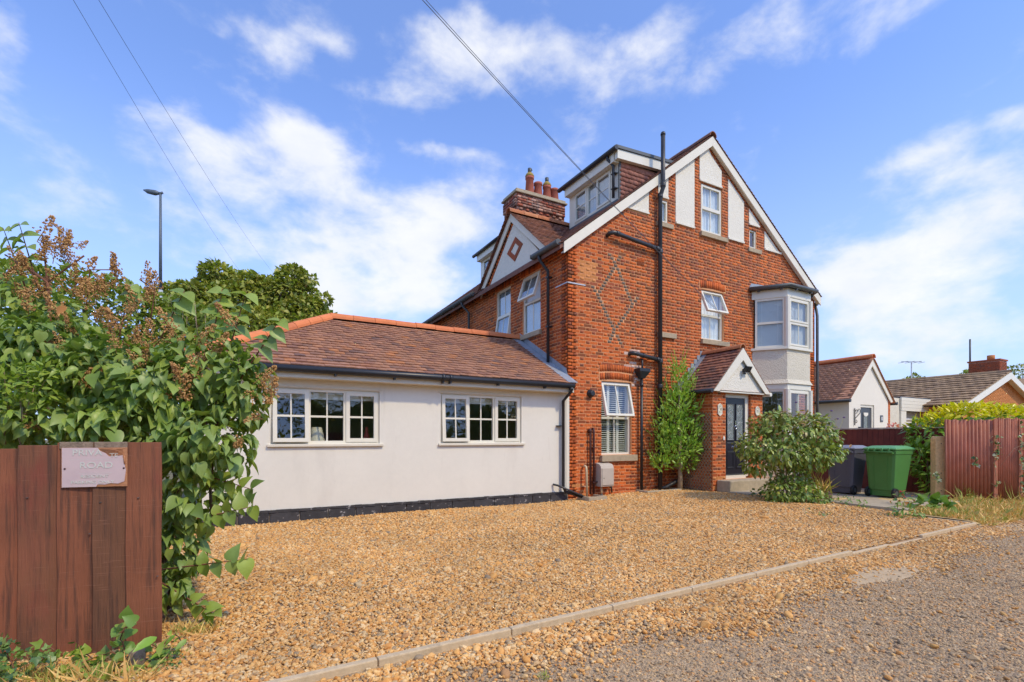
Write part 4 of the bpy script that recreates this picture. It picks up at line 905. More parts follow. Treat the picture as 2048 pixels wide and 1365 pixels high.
for fi, (fr, ln) in enumerate(bays):
    for (z0, z1, up) in ((.98, 2.63, 0), (3.765, 5.10, 1)):
        if fi == 0:
            if up: window(bay, fr, .07, ln - .05, z0, z1, [dict(r=(.13, ln - .11, 4.47, z1 - .05)), dict(r=(.13, ln - .11, z0 + .05, 4.41))], trans=[(4.44,0,9)], rec=.0, fw=.055, cover='venetian', frame_mat='white', name='window')
            else: window(bay, fr, .07, ln - .05, z0, z1, [dict(r=(.13, ln - .11, z0 + .05, z1 - .05))], rec=.0, fw=.055)
        elif fi == 1:
            if up: window(bay, fr, .05, ln - .05, z0, z1, [dict(r=(.10, ln - .10, 4.46, z1 - .05), sash=True, v=[.5], sw=.045), dict(r=(.10, ln - .10, z0 + .05, 4.43), sash=True, v=[.5], sw=.045)], trans=[(4.445,0,9)], rec=.0, fw=.05, cover='venetian', frame_mat='white')
            else: window(bay, fr, .05, ln - .05, z0, z1, [dict(r=(.10, ln - .10, z0 + .05, z1 - .05), sash=True, v=[.5], sw=.05)], rec=.0, fw=.05)
        else: window(bay, fr, .05, ln - .07, z0, z1, [dict(r=(.10, ln - .12, z0 + .05, z1 - .05))], rec=.0, fw=.05, cover='venetian' if up else None)
q = MB()
for p in (b1_, b2_):
    for z0, z1 in ((.98, 2.63), (3.765, 5.10)): q.lathe((p.x, p.y, 0), [(.07, z0), (.07, z1)], 8, smooth=False)
kind(q.build('corner_post', M['white'], bay), 'stuff')
g_ = [(x, y, 5.37) for x, y in bay_poly(.13)]; g_[0] = (6.02, -.02, 5.37); g_[3] = (8.42, -.02, 5.37)
q = MB(); q.tube(g_, .058, 10)
for a, b in zip(g_, g_[1:]):
    for f in (.25, .8): x = Vector(a).lerp(Vector(b), f); q.box(x.x - .015, x.x + .015, x.y - .02, x.y + .05, x.z - .1, x.z - .03)
q.build('gutter', M['gutter_grey'], bay)
q = MB(); a, b = bay_poly(.14), [(6.10,-.0),(6.9,-.1),(7.5,-.1),(8.32,-.0)]
q.add([(x, y, 5.41) for x, y in a] + [(x, y, 5.55) for x, y in b], [(0,1,5,4),(1,2,6,5),(2,3,7,6),(4,5,6,7)]); q.build('lead_roof', M['lead'], bay)

# ================================================================== WHITE EXTENSION
ext = thing('rendered_extension', (0, -.06, 0), 'low white rendered extension with hipped brown tile roof and two casement windows', 'extension')
EY = -.06; ef = Frame((0, EY, 0), (1,0,0), (0,0,1), (0,-1,0)); XL = -6.62
w1 = (-5.71, -4.01, 1.23, 2.13); w2 = (-2.89, -1.17, 1.23, 2.15)
q = MB(); wall_solid(q, ef, lambda t: XL, lambda t: -.004, .19, 2.40, [w1, w2], th=.22)
q.box(XL, XL + .22, EY + .22, 4.1, .19, 2.4); q.box(XL, -.004, 3.9, 4.1, .19, 2.4)
ew = q.build('rendered_wall', M['render'], ext)
q = MB(); q.fbox(ef, -.085, -.006, .19, 2.36, .001, .014); q.build('edge_trim', M['white'], ext)
q = MB(); q.box(XL + .23, -.02, .25, 3.9, .0, .1); q.box(XL + .23, -.02, .25, 3.9, 2.36, 2.39); q.box(XL + .3, -.03, 3.7, 3.8, .1, 2.36); q.build('inner_wall', M['room'], ext)
q = MB(); q.fbox(ef, XL, -.03, -.2, .20, -.22, -.004); pl = q.build('plinth', M['plinth_joint'], ext)
x = -.05; k = 0
while x > XL:
    a = max(XL, x - .428); q = MB(); q.fbox(ef, a + .004, x - .004, -.12, .150 + rng.gauss(0, .003), -.03, .020 + rng.gauss(0, .0015)); q.build('block', M['plinth'], pl, bevel=.004); x -= .437; k += 1
q = MB(); n = 60
for i in range(n):
    a = XL + (-.03 - XL) * i / n; b = XL + (-.03 - XL) * (i + 1) / n; q.fbox(ef, a, b, .155 + rng.gauss(0, .003), .196 + rng.gauss(0, .002), -.03, .030 + rng.gauss(0, .003))
q.build('plinth_ledge', M['plinth'], pl)
for (a0, a1, b0, b1), m1, m2 in ((w1, -5.15, -4.575), (w2, -2.32, -1.765)):
    hb = [(.5, .016)]
    window(ext, ef, a0, a1, b0, b1, [dict(r=(a0 + .03, m1, b0 + .03, b1 - .03), open=('tilt', 4.5 if a0 < -4 else 3.5), v=[.5], h=hb, sw=.062), dict(r=(m1 + .02, m2 - .02, b0 + .045, b1 - .045), v=[.5], h=hb), dict(r=(m2 + .01, a1 - .03, b0 + .03, b1 - .03), sash=True, v=[.5], h=hb, sw=.062)],
        mull=[(m1, 0, 9), (m2, 0, 9)], rec=.035, fw=.05, sill=(a0 - .05, a1 + .06, b0 - .045, b0 - .002, .05), sillmat='cream', frame_mat='white')
    q = MB(); q.fbox(ef, a0 + .06, a1 - .06, b1 - .16, b1 - .05, -.22, -.20); q.build('blind_cassette', M['blind'], ext)
    q = MB(); q.fbox(ef, a0 - .05, a1 + .04, b1 + .012, b1 + .03, .001, .014); q.build('drip_bead', M['cream'], ext)
# roof
RYE, RZE, RYR, RZR = -.36, 2.44, 2.03, 3.76
es = (RZR - RZE) / (RYR - RYE); ne = math.hypot(1, es); XH = -4.50; XE = XH - (RYR - RYE)
q = MB(); YB = 2*RYR - RYE
q.add([(XE,RYE,RZE),(0,RYE,RZE),(0,RYR,RZR),(XH,RYR,RZR),(XE,YB,RZE),(0,YB,RZE)], [(0,1,2,3),(0,3,4),(3,2,5,4),(0,4,5,1)]); eroof = q.build('roof', M['tile'], ext)
e1 = Frame((0,RYE,RZE),(1,0,0),(0,1/ne,es/ne),(0,-es/ne,1/ne)); e2 = Frame((XE,RYR,RZE),(0,1,0),(1/ne,0,es/ne),(-es/ne,0,1/ne)); e3 = Frame((0,YB,RZE),(1,0,0),(0,-1/ne,es/ne),(0,es/ne,1/ne))
LEN = (RYR - RYE) * ne
A1, T1 = tile_rows(e1, lambda t: XE + t/ne, lambda t: -.20, LEN - .02, gauge=.126); A2, T2 = tile_rows(e2, lambda t: -(RYR-RYE) + t/ne, lambda t: (RYR-RYE) - t/ne, LEN - .05, gauge=.12); A3, T3 = tile_rows(e3, lambda t: XE + t/ne, lambda t: 0, LEN - .02, gauge=.15)
pieces(eroof, 'tile', 'roof_tiling', TILE_V, TILE_F, A1 + A2 + A3, T1 + T2 + T3, [0]*(len(T1)+len(T2)+len(T3)), [M['tile']], 300)
ridge_run(eroof, (XH, RYR, RZR + .06), (-.01, RYR, RZR + .06), M['ridge'], .45, .115); ridge_run(eroof, (XE + .05, RYE + .05, RZE + .08), (XH, RYR, RZR + .06), M['ridge'], .40, .105, 'hip_tile')
q = MB(); q.fbox(e1, -.24, -.004, .0, LEN, .026, .036); q.prism(Frame((0,0,0),(0,1,0),(0,0,1),(-1,0,0)), [(RYE + .02, RZE + .03), (RYR, RZR + .03), (RYR, RZR + .17), (RYE + .4, RZE + .38), (RYE+.36, RZE + .25)], .002, .010)
q.build('lead_flashing', M['lead'], ext)
q = MB(); q.fbox(ef, XL - .2, -.05, 2.27, 2.41, .215, .24); q.fbox(ef, XL - .2, -.05, 2.27, 2.285, .0, .214); q.build('fascia', M['cream'], ext)
gy, gz_ = EY - .31, 2.40
q = MB(); q.tube([(XE + .1, gy, gz_), (-.10, gy, gz_)], .056, 12); q.lathe((0,0,0),[(0,0),(0,0)],3)
for xx in (-5.7,-4.79,-3.83,-1.85,-.80): q.box(xx - .012, xx + .012, gy - .02, gy + .07, gz_ - .085, gz_ - .03)
for xx in (-2.96,-2.82): q.tube([(xx - .03, gy, gz_), (xx + .03, gy, gz_)], .066, 12); q.box(xx - .012, xx + .012, gy - .02, gy + .07, gz_ - .1, gz_ - .03)
q.build('gutter', M['black'], ext)
q = MB(); q.tube([(-.17, gy, gz_ - .03), (-.17, gy, gz_ - .12), (-.20, EY - .07, 2.10), (-.20, EY - .07, .30), (-.16, EY - .10, .20), (.28, EY - .22, .06)], .034, 10)
q.box(-.34, -.2, EY - .08, EY, 1.565, 1.59); q.tube([(-.17, gy, gz_ - .04), (-.17, gy, gz_ - .10)], .05, 10)
q.build('downpipe', M['black'], ext)
q = MB(); q.tube([(-.42, EY - .02, .36), (-.36, EY - .12, .34), (.30, EY - .26, .055)], .022, 8); q.build('overflow_pipe', M['pipe'], ext)
# objects standing inside, seen through the glass
q = MB(); q.lathe((-4.98, .36, 1.24), [(.14,0),(.135,.05),(.10,.20),(.085,.27)], 18); one(q, 'lamp_shade', M['white'], 'white tapered lamp shade standing behind the left extension window', 'lamp shade')
q = MB(); q.lathe((-4.15, .30, 1.24), [(.05,0),(.055,.03),(.05,.12),(.03,.18),(.02,.26),(.025,.28)], 12); one(q, 'bottle', M['petal_red'], 'red bottle standing on the inner sill of the left extension window', 'bottle')

# ================================================================== PORCH
porch = thing('porch', (4.24, -.5, .1), 'small brick front porch with steep tiled gable roof and dark front door', 'porch')
PY = -1.0; PX0, PX1, PD0, PD1 = 3.34, 5.14, 3.78, 4.70
pf = Frame((0, PY, 0), (1,0,0), (0,0,1), (0,-1,0)); psl = Frame((PX0, PY, 0), (0,1,0), (0,0,1), (-1,0,0)); prr = Frame((PD1, PY, 0), (0,1,0), (0,0,1), (-1,0,0))
q = MB(); q.box(PX0, PD0, PY, PY + .2, -.1, 2.42); q.box(PD1, PX1, PY, PY + .2, -.1, 2.42); q.box(PX0, PX0 + .2, PY + .2, -.0, -.1, 2.42); q.box(PX1 - .2, PX1, PY + .2, .0, -.1, 2.42); q.box(PD0, PD1, PY + .02, PY + .2, 2.36, 2.45); q.box(PD0, PD1, PY, -.02, .0, .36)
pw = q.build('brick_wall', M['mortar'], porch)
PB = Bricks()
def pcl(s, t, w): return 3 if (t < .42 and rng.random() < .35) else 1 if rng.random() < .07 else 0
PB.wall(pf, 0, lambda t: PX0, lambda t: PX1, .0, 2.40, [(PD0, PD1, -1, 2.5)], pcl, start=PX0); PB.wall(psl, 0, lambda t: 0, lambda t: 1.0, .0, 2.40, (), pcl, start=HED); PB.wall(prr, 0, lambda t: 0, lambda t: .12, .36, 2.38, (), pcl)
PB.finish([pw], BM, 300)
DYF = PY + .07; dfm = Frame((0, DYF, 0), (1,0,0), (0,0,1), (0,-1,0))
q = MB(); q.fbox(dfm, PD0, PD0 + .08, .40, 2.36, -.06, 0); q.fbox(dfm, PD1 - .12, PD1, .40, 2.36, -.06, 0); q.fbox(dfm, PD0 + .08, PD1 - .12, 2.28, 2.36, -.06, 0); q.fbox(dfm, PD0 + .08, PD1 - .12, .36, .44, -.06, .015); q.build('door_frame', M['white'], porch)
dl0, dl1 = PD0 + .085, PD1 - .125; q = MB(); q.fbox(dfm, dl0, dl1, .445, 2.275, -.05, -.02)
mid = (dl0 + dl1) / 2
for a, b, c, d in ((dl0 + .07, mid - .045, .60, 1.02), (mid + .045, dl1 - .07, .60, 1.02)): bars4(q, dfm, a, b, c, d, .022, -.02, -.008)
door = q.build('front_door', M['door'], porch, bevel=.003)
for a, b in ((dl0 + .075, mid - .05), (mid + .05, dl1 - .075)):
    q = MB(); bars4(q, dfm, a - .02, b + .02, 1.26, 2.14, .02, -.02, -.004); q.build('glazing_bead', M['door'], door)
    q = MB(); q.fbox(dfm, a, b, 1.28, 2.12, -.019, -.012); q.build('glass_panel', M['glass_door'], door)
    q = MB(); c = (a + b) / 2; h = (b - a) / 2
    for zc in (1.38, 1.62, 1.86, 2.02): 
        for sx in (-1, 1): q.tube([dfm.pt(c, zc + .09, -.010), dfm.pt(c + sx * h * .9, zc, -.010), dfm.pt(c, zc - .09, -.010)], .004, 4)
    for zc in (1.28, 1.70, 2.12): q.tube([dfm.pt(a, zc, -.010), dfm.pt(b, zc, -.010)], .004, 4)
    q.build('lead_came', M['leadcame'], door)
    q = MB(); q.fbox(dfm, a, b, 1.195, 1.225, -.02, -.012); q.fbox(dfm, a + .01, b - .01, .985, 1.0, -.008, -.004); q.fbox(dfm, a + .01, b - .01, .628, .642, -.008, -.004); q.build('panel_moulding', M['gutter_grey'], door)
q = MB(); pts = [dfm.pt(mid + .035 * math.sin(k * .5236), 1.60 + .045 * math.cos(k * .5236) - .02, .008) for k in range(13)]; q.tube(pts, .009, 6); q.fbox(dfm, mid - .012, mid + .012, 1.62, 1.74, -.02, .01); q.build('knocker', M['chrome'], door)
q = MB(); q.fbox(dfm, mid - .13, mid + .13, 1.08, 1.13, -.02, -.006); q.build('letter_plate', M['chrome'], door, bevel=.004)
q = MB(); q.fbox(dfm, dl0 + .005, dl1 - .005, .45, .47, -.02, .0); q.build('weather_bar', M['gutter_grey'], door)
# porch roof
PRX, PRZ, PE = 4.22, 3.44, 2.42; ph = 1.0; ps = (PRZ - PE) / ph; npo = math.hypot(1, ps)
q = MB(); q.add([(PRX - ph, PY - .12, PE), (PRX, PY - .12, PRZ), (PRX + ph, PY - .12, PE), (PRX - ph, 0, PE), (PRX, 0, PRZ), (PRX + ph, 0, PE)], [(0,1,4,3),(1,2,5,4),(0,3,5,2)]); proof = q.build('roof', M['tile'], porch)
f1 = Frame((PRX - ph, 0, PE), (0,1,0), (1/npo,0,ps/npo), (-ps/npo,0,1/npo)); f2 = Frame((PRX + ph, 0, PE), (0,1,0), (-1/npo,0,ps/npo), (ps/npo,0,1/npo))
A1, T1 = tile_rows(f1, PY - .14, -.01, ph*npo - .02, gauge=.105); A2, T2 = tile_rows(f2, PY - .14, -.01, ph*npo - .02, gauge=.105)
pieces(proof, 'tile', 'roof_tiling', TILE_V, TILE_F, A1 + A2, T1 + T2, [0]*(len(T1)+len(T2)), [M['tile_old']], 300)
ridge_run(proof, (PRX, PY - .14, PRZ + .04), (PRX, -.01, PRZ + .04), M['ridge_old'], .38, .10)
q = MB(); n = 9
for i in range(n):
    t0 = ph*npo * i / n; t1 = ph*npo * (i + 1) / n; z = PE + ps/npo * t0; xx = PRX - ph + t0/npo; dx = (t1 - t0)/npo
    q.box(xx - .02, xx + dx + .02, -.016, -.008, z + .0, z + .20)
q.fbox(f1, -.15, -.02, .0, ph*npo, .03, .04); q.build('stepped_flashing', M['lead'], porch)
bf = Frame((0, PY - .12, 0), (1,0,0), (0,0,1), (0,-1,0))
q = MB(); dd = .21
for sg in (-1, 1): q.prism(bf, [(PRX + sg*(ph + .02), PE - .03), (PRX, PRZ), (PRX, PRZ - dd*1.35), (PRX + sg*(ph - .165), PE - .03)], 0 if sg < 0 else .001, .025 if sg < 0 else .024)
q.build('bargeboard', M['barge'], porch)
q = MB(); q.prism(bf, [(PRX - ph + .1, PE - .02), (PRX, PRZ - .2), (PRX + ph - .1, PE - .02)], -.10, -.04); q.build('gable_panel', M['rough_w'], porch)
q = MB(); q.fbox(bf, PX0 + .1, PX1 - .1, PE - .045, PE - .02, -.11, .0); q.build('gable_bead', M['white'], porch)
q = MB(); q.tube([(PRX - ph - .06, PY - .13, PE - .02), (PRX - ph - .06, -.02, PE - .02)], .05, 10); q.build('gutter', M['black'], porch)
q = MB(); q.tube([(PRX + ph + .06, PY - .13, PE - .03), (PRX + ph + .06, -.02, PE - .03)], .05, 10); q.build('gutter', M['white'], porch)
q = MB(); q.box(3.46, 4.90, PY - .36, PY - .004, -.05, .36); one(q, 'door_step', M['concrete'], 'worn concrete step directly below the dark front door', 'step', bevel=.025)
q = MB(); q.box(3.42, 4.66, PY - .86, PY - .364, -.05, .13); one(q, 'step_slab', M['concrete'], 'low concrete slab lying in the gravel in front of the door step', 'step', bevel=.015)
# things fixed to the porch
def text_mesh(txt, size, m, name, parent, mw, ext_=.0012, align='CENTER'):
    cu = D.curves.new('lettering', 'FONT'); cu.body = txt; cu.size = size; cu.extrude = ext_; cu.align_x = align; cu.align_y = 'CENTER'
    o = D.objects.new('tmp', cu); COL.objects.link(o); bpy.context.view_layer.update(); dg = bpy.context.evaluated_depsgraph_get()
    me = D.meshes.new_from_object(o.evaluated_get(dg)); D.objects.remove(o); me.materials.clear(); me.materials.append(m)
    t = D.objects.new(name, me); link(t, parent); t.matrix_basis = mw; return t
PFM = lambda x, z, d: Matrix.Translation((x, PY - d, z)) @ Matrix.Rotation(math.radians(90), 4, 'X')
pq = thing('house_plaque', (3.56, PY, 1.98), 'cream hexagonal plaque with painted sprig on the left porch pillar', 'plaque')
hexp = [(-.075,-.10),(0,-.155),(.075,-.10),(.075,.10),(0,.145),(-.075,.10)]; pc = Frame((3.56, PY - .006, 1.98), (1,0,0), (0,0,1), (0,-1,0))
q = MB(); q.prism(pc, hexp, .004, .016); q.build('plate', M['plaque'], pq, bevel=.003)
q = MB(); h2 = [(a*.97, b*.97) for a, b in hexp]; h3 = [(a*.82, b*.86) for a, b in hexp]
for k in range(6): q.prism(pc, [h2[k], h2[(k+1)%6], h3[(k+1)%6], h3[k]], .016, .021)
q.build('rim', M['white'], pq)
q = MB()
for a, b, r in ((-.03,.06,.016),(-.045,.03,.013),(-.02,.085,.012),(.01,.075,.013),(-.03,-.05,.015),(-.045,-.08,.012),(-.01,-.065,.013)): q.prism(pc, [(a + r*math.cos(t), b + r*.7*math.sin(t)) for t in [k*1.047 for k in range(6)]], .016, .0175)
q.build('painted_sprig', M['sprig'], pq)
q = MB(); q.prism(pc, [(.01,.02),(.03,.045),(.045,.03),(.04,-.005),(.03,-.03),(.012,-.01)], .016, .0178); q.build('painted_flower', M['bird'], pq)
pn = thing('house_number', (4.92, PY, 1.98), 'cream oval plaque with the house number on the right porch pillar', 'plaque')
pc2 = Frame((4.92, PY - .006, 1.98), (1,0,0), (0,0,1), (0,-1,0)); ov = lambda a, b: [(a*math.cos(k*math.pi/12), b*math.sin(k*math.pi/12)) for k in range(24)]
q = MB(); q.prism(pc2, ov(.085,.115), .004, .016); q.build('plate', M['plaque'], pn, bevel=.003)
q = MB(); o1, o2 = ov(.084,.114), ov(.07,.10)
for k in range(24): q.prism(pc2, [o1[k], o1[(k+1)%24], o2[(k+1)%24], o2[k]], .016, .021)
q.build('rim', M['white'], pn)
text_mesh('21', .085, M['ink'], 'number', pn, Matrix.Translation((4.92, PY - .0235, 1.975)) @ Matrix.Rotation(math.radians(90), 4, 'X'))
q = MB()
for k in range(9): an = math.radians(150 - k*15); q.prism(pc2, [(.055*math.cos(an) + .004*math.cos(t), .075*math.sin(an) + .006*math.sin(t)) for t in [j*1.571 for j in range(4)]], .016, .0175)
q.build('arched_ornament', M['ink'], pn)
db = thing('door_bell', (3.71, PY, 1.32), 'small white oval door bell beside the dark front door', 'door bell'); pc3 = Frame((3.70, PY - .006, 1.32), (1,0,0), (0,0,1), (0,-1,0))
q = MB(); q.prism(pc3, ov(.032,.05), .002, .016); q.build('plate', M['white'], db, bevel=.003); q = MB(); q.prism(pc3, ov(.014,.016), .016, .022); q.build('button', M['blind'], db)
sl = thing('security_light', (4.36, PY - .1, 2.92), 'black floodlight with sensor on the white porch gable', 'light'); lf = Frame((4.30, PY - .085, 2.93), (1,0,0), (0,0,1), (0,-1,0))
q = MB(); q.fbox(lf, -.03, .03, -.05, .03, 0, .03); q.tube([lf.pt(0,0,.02), lf.pt(.0,.0,.08)], .014, 8); q.build('bracket', M['black'], sl)
l2 = lf.sub(.02, .03, .08, tilt=-.5); q = MB(); q.prism(Frame(l2.pt(-.09,0,0), l2.n, l2.w, l2.u), [(-.02,-.05),(.06,-.075),(.06,.075),(-.02,.05)], 0, .18); q.build('lamp_head', M['black'], sl, bevel=.006)
q = MB(); q.fbox(l2, -.075, .075, -.06, .06, .058, .064); q.build('lens', M['glass'], sl)
q = MB(); q.lathe(lf.pt(-.05,-.11,.07), [(.03,0),(.035,.03),(.03,.06)], 10); q.build('sensor', M['black'], sl)
# trellis on the porch side
tr = thing('trellis', (PX0 - .03, -.5, .1), 'brown diagonal wooden trellis fixed to the side of the porch', 'trellis'); tf = Frame((PX0 - .014, -.97, .10), (0,1,0), (0,0,1), (-1,0,0)); TW, TH = .86, 1.82
def clip(a, b, w, h):
    (x0, y0), (x1, y1) = a, b; t0, t1 = 0, 1
    for p, q_ in ((-(x1-x0), x0), (x1-x0, w-x0), (-(y1-y0), y0), (y1-y0, h-y0)):
        if abs(p) < 1e-9: continue
        t = q_ / p
        if p < 0: t0 = max(t0, t)
        else: t1 = min(t1, t)
    return ((x0+(x1-x0)*t0, y0+(y1-y0)*t0), (x0+(x1-x0)*t1, y0+(y1-y0)*t1)) if t1 - t0 > .03 else None
for dirn, dpt in ((1, .0), (-1, .009)):
    k = -TH
    while k < TW + TH:
        c = clip((k, 0), (k + dirn * TH * .8, TH), TW, TH); k += .085
        if not c: continue
        (x0, y0), (x1, y1) = c; u = Vector((x1-x0, y1-y0)).normalized(); px_, py_ = -u.y*.006, u.x*.006
        q = MB(); q.prism(tf, [(x0-px_, y0-py_), (x1-px_, y1-py_), (x1+px_, y1+py_), (x0+px_, y0+py_)], dpt, dpt + .008); q.build('slat', M['bark_pale'], tr)
# meter box, standpipe, gully
mt = thing('meter_box', (.95, -.1, .2), 'beige gas meter box on the brick wall below the ground floor window', 'meter box')
q = MB(); q.prism(Frame((.74,0,0),(0,-1,0),(0,0,1),(1,0,0)), [(.012,.26),(.20,.26),(.21,.30),(.21,.66),(.19,.72),(.15,.75),(.012,.78)], 0, .36); q.build('case', M['meter'], mt, bevel=.008)
q = MB(); q.box(.765, 1.075, -.222, -.211, .295, .665); q.build('door', M['meter'], mt, bevel=.005)
q = MB(); q.box(.80, .82, -.226, -.223, .44, .455); q.build('keyhole', M['ink'], mt)
q = MB(); q.tube([(.84,-.10,.27),(.84,-.10,.10)], .024, 8); q.build('pipe', M['beige'], mt); q = MB(); q.tube([(.84,-.10,.10),(.84,-.10,.0)], .026, 8); q.tube([(.98,-.05,.27),(1.16,-.05,.24),(1.18,-.05,.1)], .02, 8); q.build('pipe', M['pipe'], mt)
q = MB(); q.tube([(.40,-.03,.70),(.40,-.085,.72),(.41,-.11,.70),(.41,-.12,.64),(.42,-.13,.05)], .026, 10); q.box(.36,.46,-.13,-.01,.27,.285); one(q, 'overflow_pipe', M['beige'], 'thin cream pipe rising from the drain at the house corner', 'pipe')
q = MB(); q.box(.18,.66,-.50,-.45,-.05,.10); q.box(.18,.23,-.45,-.10,-.05,.10); q.box(.61,.66,-.45,-.10,-.05,.10); q.box(.23,.61,-.45,-.1,-.05,.0); one(q, 'drain_gully', M['concrete'], 'square pale concrete drain surround at the corner of the brick house', 'drain', bevel=.008)

# ================================================================== BINS, PATH, FENCES
q = MB(); q.box(4.02, 7.3, -4.52, -.78, -.05, .085); path = kind(q.build('path', M['concrete'], None, bevel=.01), 'structure')
def wheelie(loc, rz, body, lid, label):
    t = thing('wheelie_bin', (0, 0, 0), label, 'bin', 'wheelie bins on the path')
    # local: back (wheels, handle) towards -x, width along y
    q = MB(); H = 1.0
    def ring(z, x0, x1, w, r=.05):
        return [(x0, -w + r, z), (x0 + r*.4, -w, z), (x1 - r, -w, z), (x1, -w + r, z), (x1, w - r, z), (x1 - r, w, z), (x0 + r*.4, w, z), (x0, w - r, z)]
    R_ = [ring(.03, .06, .50, .225), ring(.16, .055, .52, .235), ring(.165, .03, .52, .24), ring(.90, .0, .66, .285), ring(.905, -.015, .675, .297), ring(.985, -.02, .68, .30), ring(.99, -.02, .68, .30)]
    vs = [v for r in R_ for v in r]; fs = []
    for i in range(len(R_) - 1):
        for j in range(8): fs.append((i*8+j, i*8+(j+1)%8, (i+1)*8+(j+1)%8, (i+1)*8+j))
    fs.append(tuple(range(8))[::-1]); fs.append(tuple((len(R_)-1)*8 + j for j in range(8))); q.add(vs, fs)
    bo = q.build('body', body, t, bevel=.006)
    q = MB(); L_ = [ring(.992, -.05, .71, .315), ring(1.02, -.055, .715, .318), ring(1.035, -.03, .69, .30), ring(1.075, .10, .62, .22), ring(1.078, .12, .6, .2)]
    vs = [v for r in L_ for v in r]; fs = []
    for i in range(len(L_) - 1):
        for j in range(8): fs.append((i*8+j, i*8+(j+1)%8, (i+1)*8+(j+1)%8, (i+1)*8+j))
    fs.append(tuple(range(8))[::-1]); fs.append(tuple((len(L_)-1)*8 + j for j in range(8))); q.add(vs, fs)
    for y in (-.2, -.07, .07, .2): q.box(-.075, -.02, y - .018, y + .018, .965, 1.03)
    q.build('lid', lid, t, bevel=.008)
    for y in (-.13, .13):
        q = MB(); q.add([(.024, y - .012, .2), (.024, y + .012, .2), (-.005, y + .012, .86), (-.005, y - .012, .86), (.04, y - .012, .2), (.04, y + .012, .2), (.02, y + .012, .86), (.02, y - .012, .86)], [(0,3,2,1),(0,1,5,4),(1,2,6,5),(2,3,7,6),(3,0,4,7)]); q.build('moulded_rib', body, t)
    q = MB(); q.box(.03, .06, -.17, .17, .165, .185); q.build('foot_ledge', body, t)
    q = MB(); q.tube([(-.07, -.27, .95), (-.07, .27, .95)], .016, 8)
    for y in (-.26, .0, .26): q.box(-.075, .0, y - .012, y + .012, .915, .965)
    q.build('handle', body, t)
    for y in (-.255, .255):
        q = MB(); n = 16; vs = []; fs = []
        for s_, rr_ in ((-.025,.085),(-.025,.1),(-.015,.105),(.015,.105),(.025,.1),(.025,.085)):
            for k in range(n): an = 2*math.pi*k/n; vs.append((.06 + rr_*math.cos(an), y + s_, .105 + rr_*math.sin(an)))
        for i in range(5):
            for k in range(n): fs.append((i*n+k, i*n+(k+1)%n, (i+1)*n+(k+1)%n, (i+1)*n+k))
        fs.append(tuple(range(n))); fs.append(tuple(5*n+k for k in range(n))[::-1]); q.add(vs, fs); w = q.build('wheel', M['rubber'], t)
        q = MB(); vs = []
        for s_ in (-.03, .03):
            for k in range(10): an = 2*math.pi*k/10; vs.append((.06 + .05*math.cos(an), y + s_, .105 + .05*math.sin(an)))
        q.add(vs, [(k, (k+1)%10, 10+(k+1)%10, 10+k) for k in range(10)] + [tuple(range(10))[::-1], tuple(range(10,20))]); q.build('hub', M['gutter_grey'], w)
    t.location = loc; t.rotation_euler = (0, 0, rz); return t
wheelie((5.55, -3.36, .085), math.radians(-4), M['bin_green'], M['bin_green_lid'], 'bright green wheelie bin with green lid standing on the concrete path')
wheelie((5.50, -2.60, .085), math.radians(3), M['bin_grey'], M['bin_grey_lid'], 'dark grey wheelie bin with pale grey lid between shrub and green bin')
bf_ = thing('board_fence', (7.45, -2, 0), 'red brown close boarded fence behind the two wheelie bins', 'fence')
pA, pB = Vector((7.42, -.35, 0)), Vector((7.58, -4.05, 0)); u = (pB - pA).normalized(); ff = Frame(pA, u, (0,0,1), (-abs(u.y), u.x * (1 if u.y < 0 else -1), 0)); ln = (pB - pA).length; n = int(ln / .115)
for i in range(n):
    q = MB(); a = i * ln / n; b = (i + 1) * ln / n; P = ff.pt; z1 = 1.545 + rng.gauss(0, .002); z0 = .02
    q.add([P(a, z0, .012), P(b + .012, z0, .020), P(b + .012, z1, .020), P(a, z1, .012), P(a, z0, .0), P(b + .012, z0, .0), P(b + .012, z1, .0), P(a, z1, .0)], [(0,1,2,3),(4,7,6,5),(1,5,6,2),(0,3,7,4),(3,2,6,7),(0,4,5,1)]); q.build('fence_board', M['fence_red'], bf_)
q = MB(); q.fbox(ff, 0, ln, 1.548, 1.575, -.02, .04); q.build('capping_rail', M['meter'], bf_)
q = MB(); q.fbox(ff, 0, ln, .3, .38, -.05, -.001); q.fbox(ff, 0, ln, 1.2, 1.28, -.05, -.001); q.build('rail', M['fence_red'], bf_)
# concrete posts and corrugated fence
def post(x, y, h, w, dp, rz, label):
    q = MB(); prof = [(-w, 0), (-w, h - .05), (-w + .02, h - .012), (-w + .05, h), (w - .03, h), (w - .01, h - .012), (w, h - .03), (w, 0)]
    q.prism(Frame((0,0,0), (1,0,0), (0,0,1), (0,-1,0)), prof, -dp, dp); q.prism(Frame((0,0,0), (1,0,0), (0,0,1), (0,-1,0)), [(-w - .004, h - .29), (w + .004, h - .29), (w + .004, h - .275), (-w - .004, h - .275)], -dp - .004, dp + .004)
    t = thing('concrete_post', (x, y, -.05), label, 'post'); o = q.build('shaft', M['post'], None, bevel=.008); o.parent = t
    for z in (.3, .55, h - .75, h - .15):
        q = MB(); q.lathe((0,0,0), [(.010,0),(.010,.004)], 8); b = q.build('bolt_hole', M['ink'], None); b.parent = t; b.matrix_local = Matrix.Translation((.0, -dp - .0015, z)) @ Matrix.Rotation(math.radians(90), 4, 'X')
    t.rotation_euler = (0, 0, rz); return t
post(6.44, -4.02, 1.41, .10, .085, math.radians(-40), 'tall weathered concrete gate post in front of the laurel hedge'); post(6.66, -4.02, 1.37, .06, .06, math.radians(-40), 'thin concrete post end just behind the tall gate post')
cg = thing('corrugated_fence', (7, -4.5, 0), 'brown painted corrugated metal fence under the yellow hedge', 'fence')
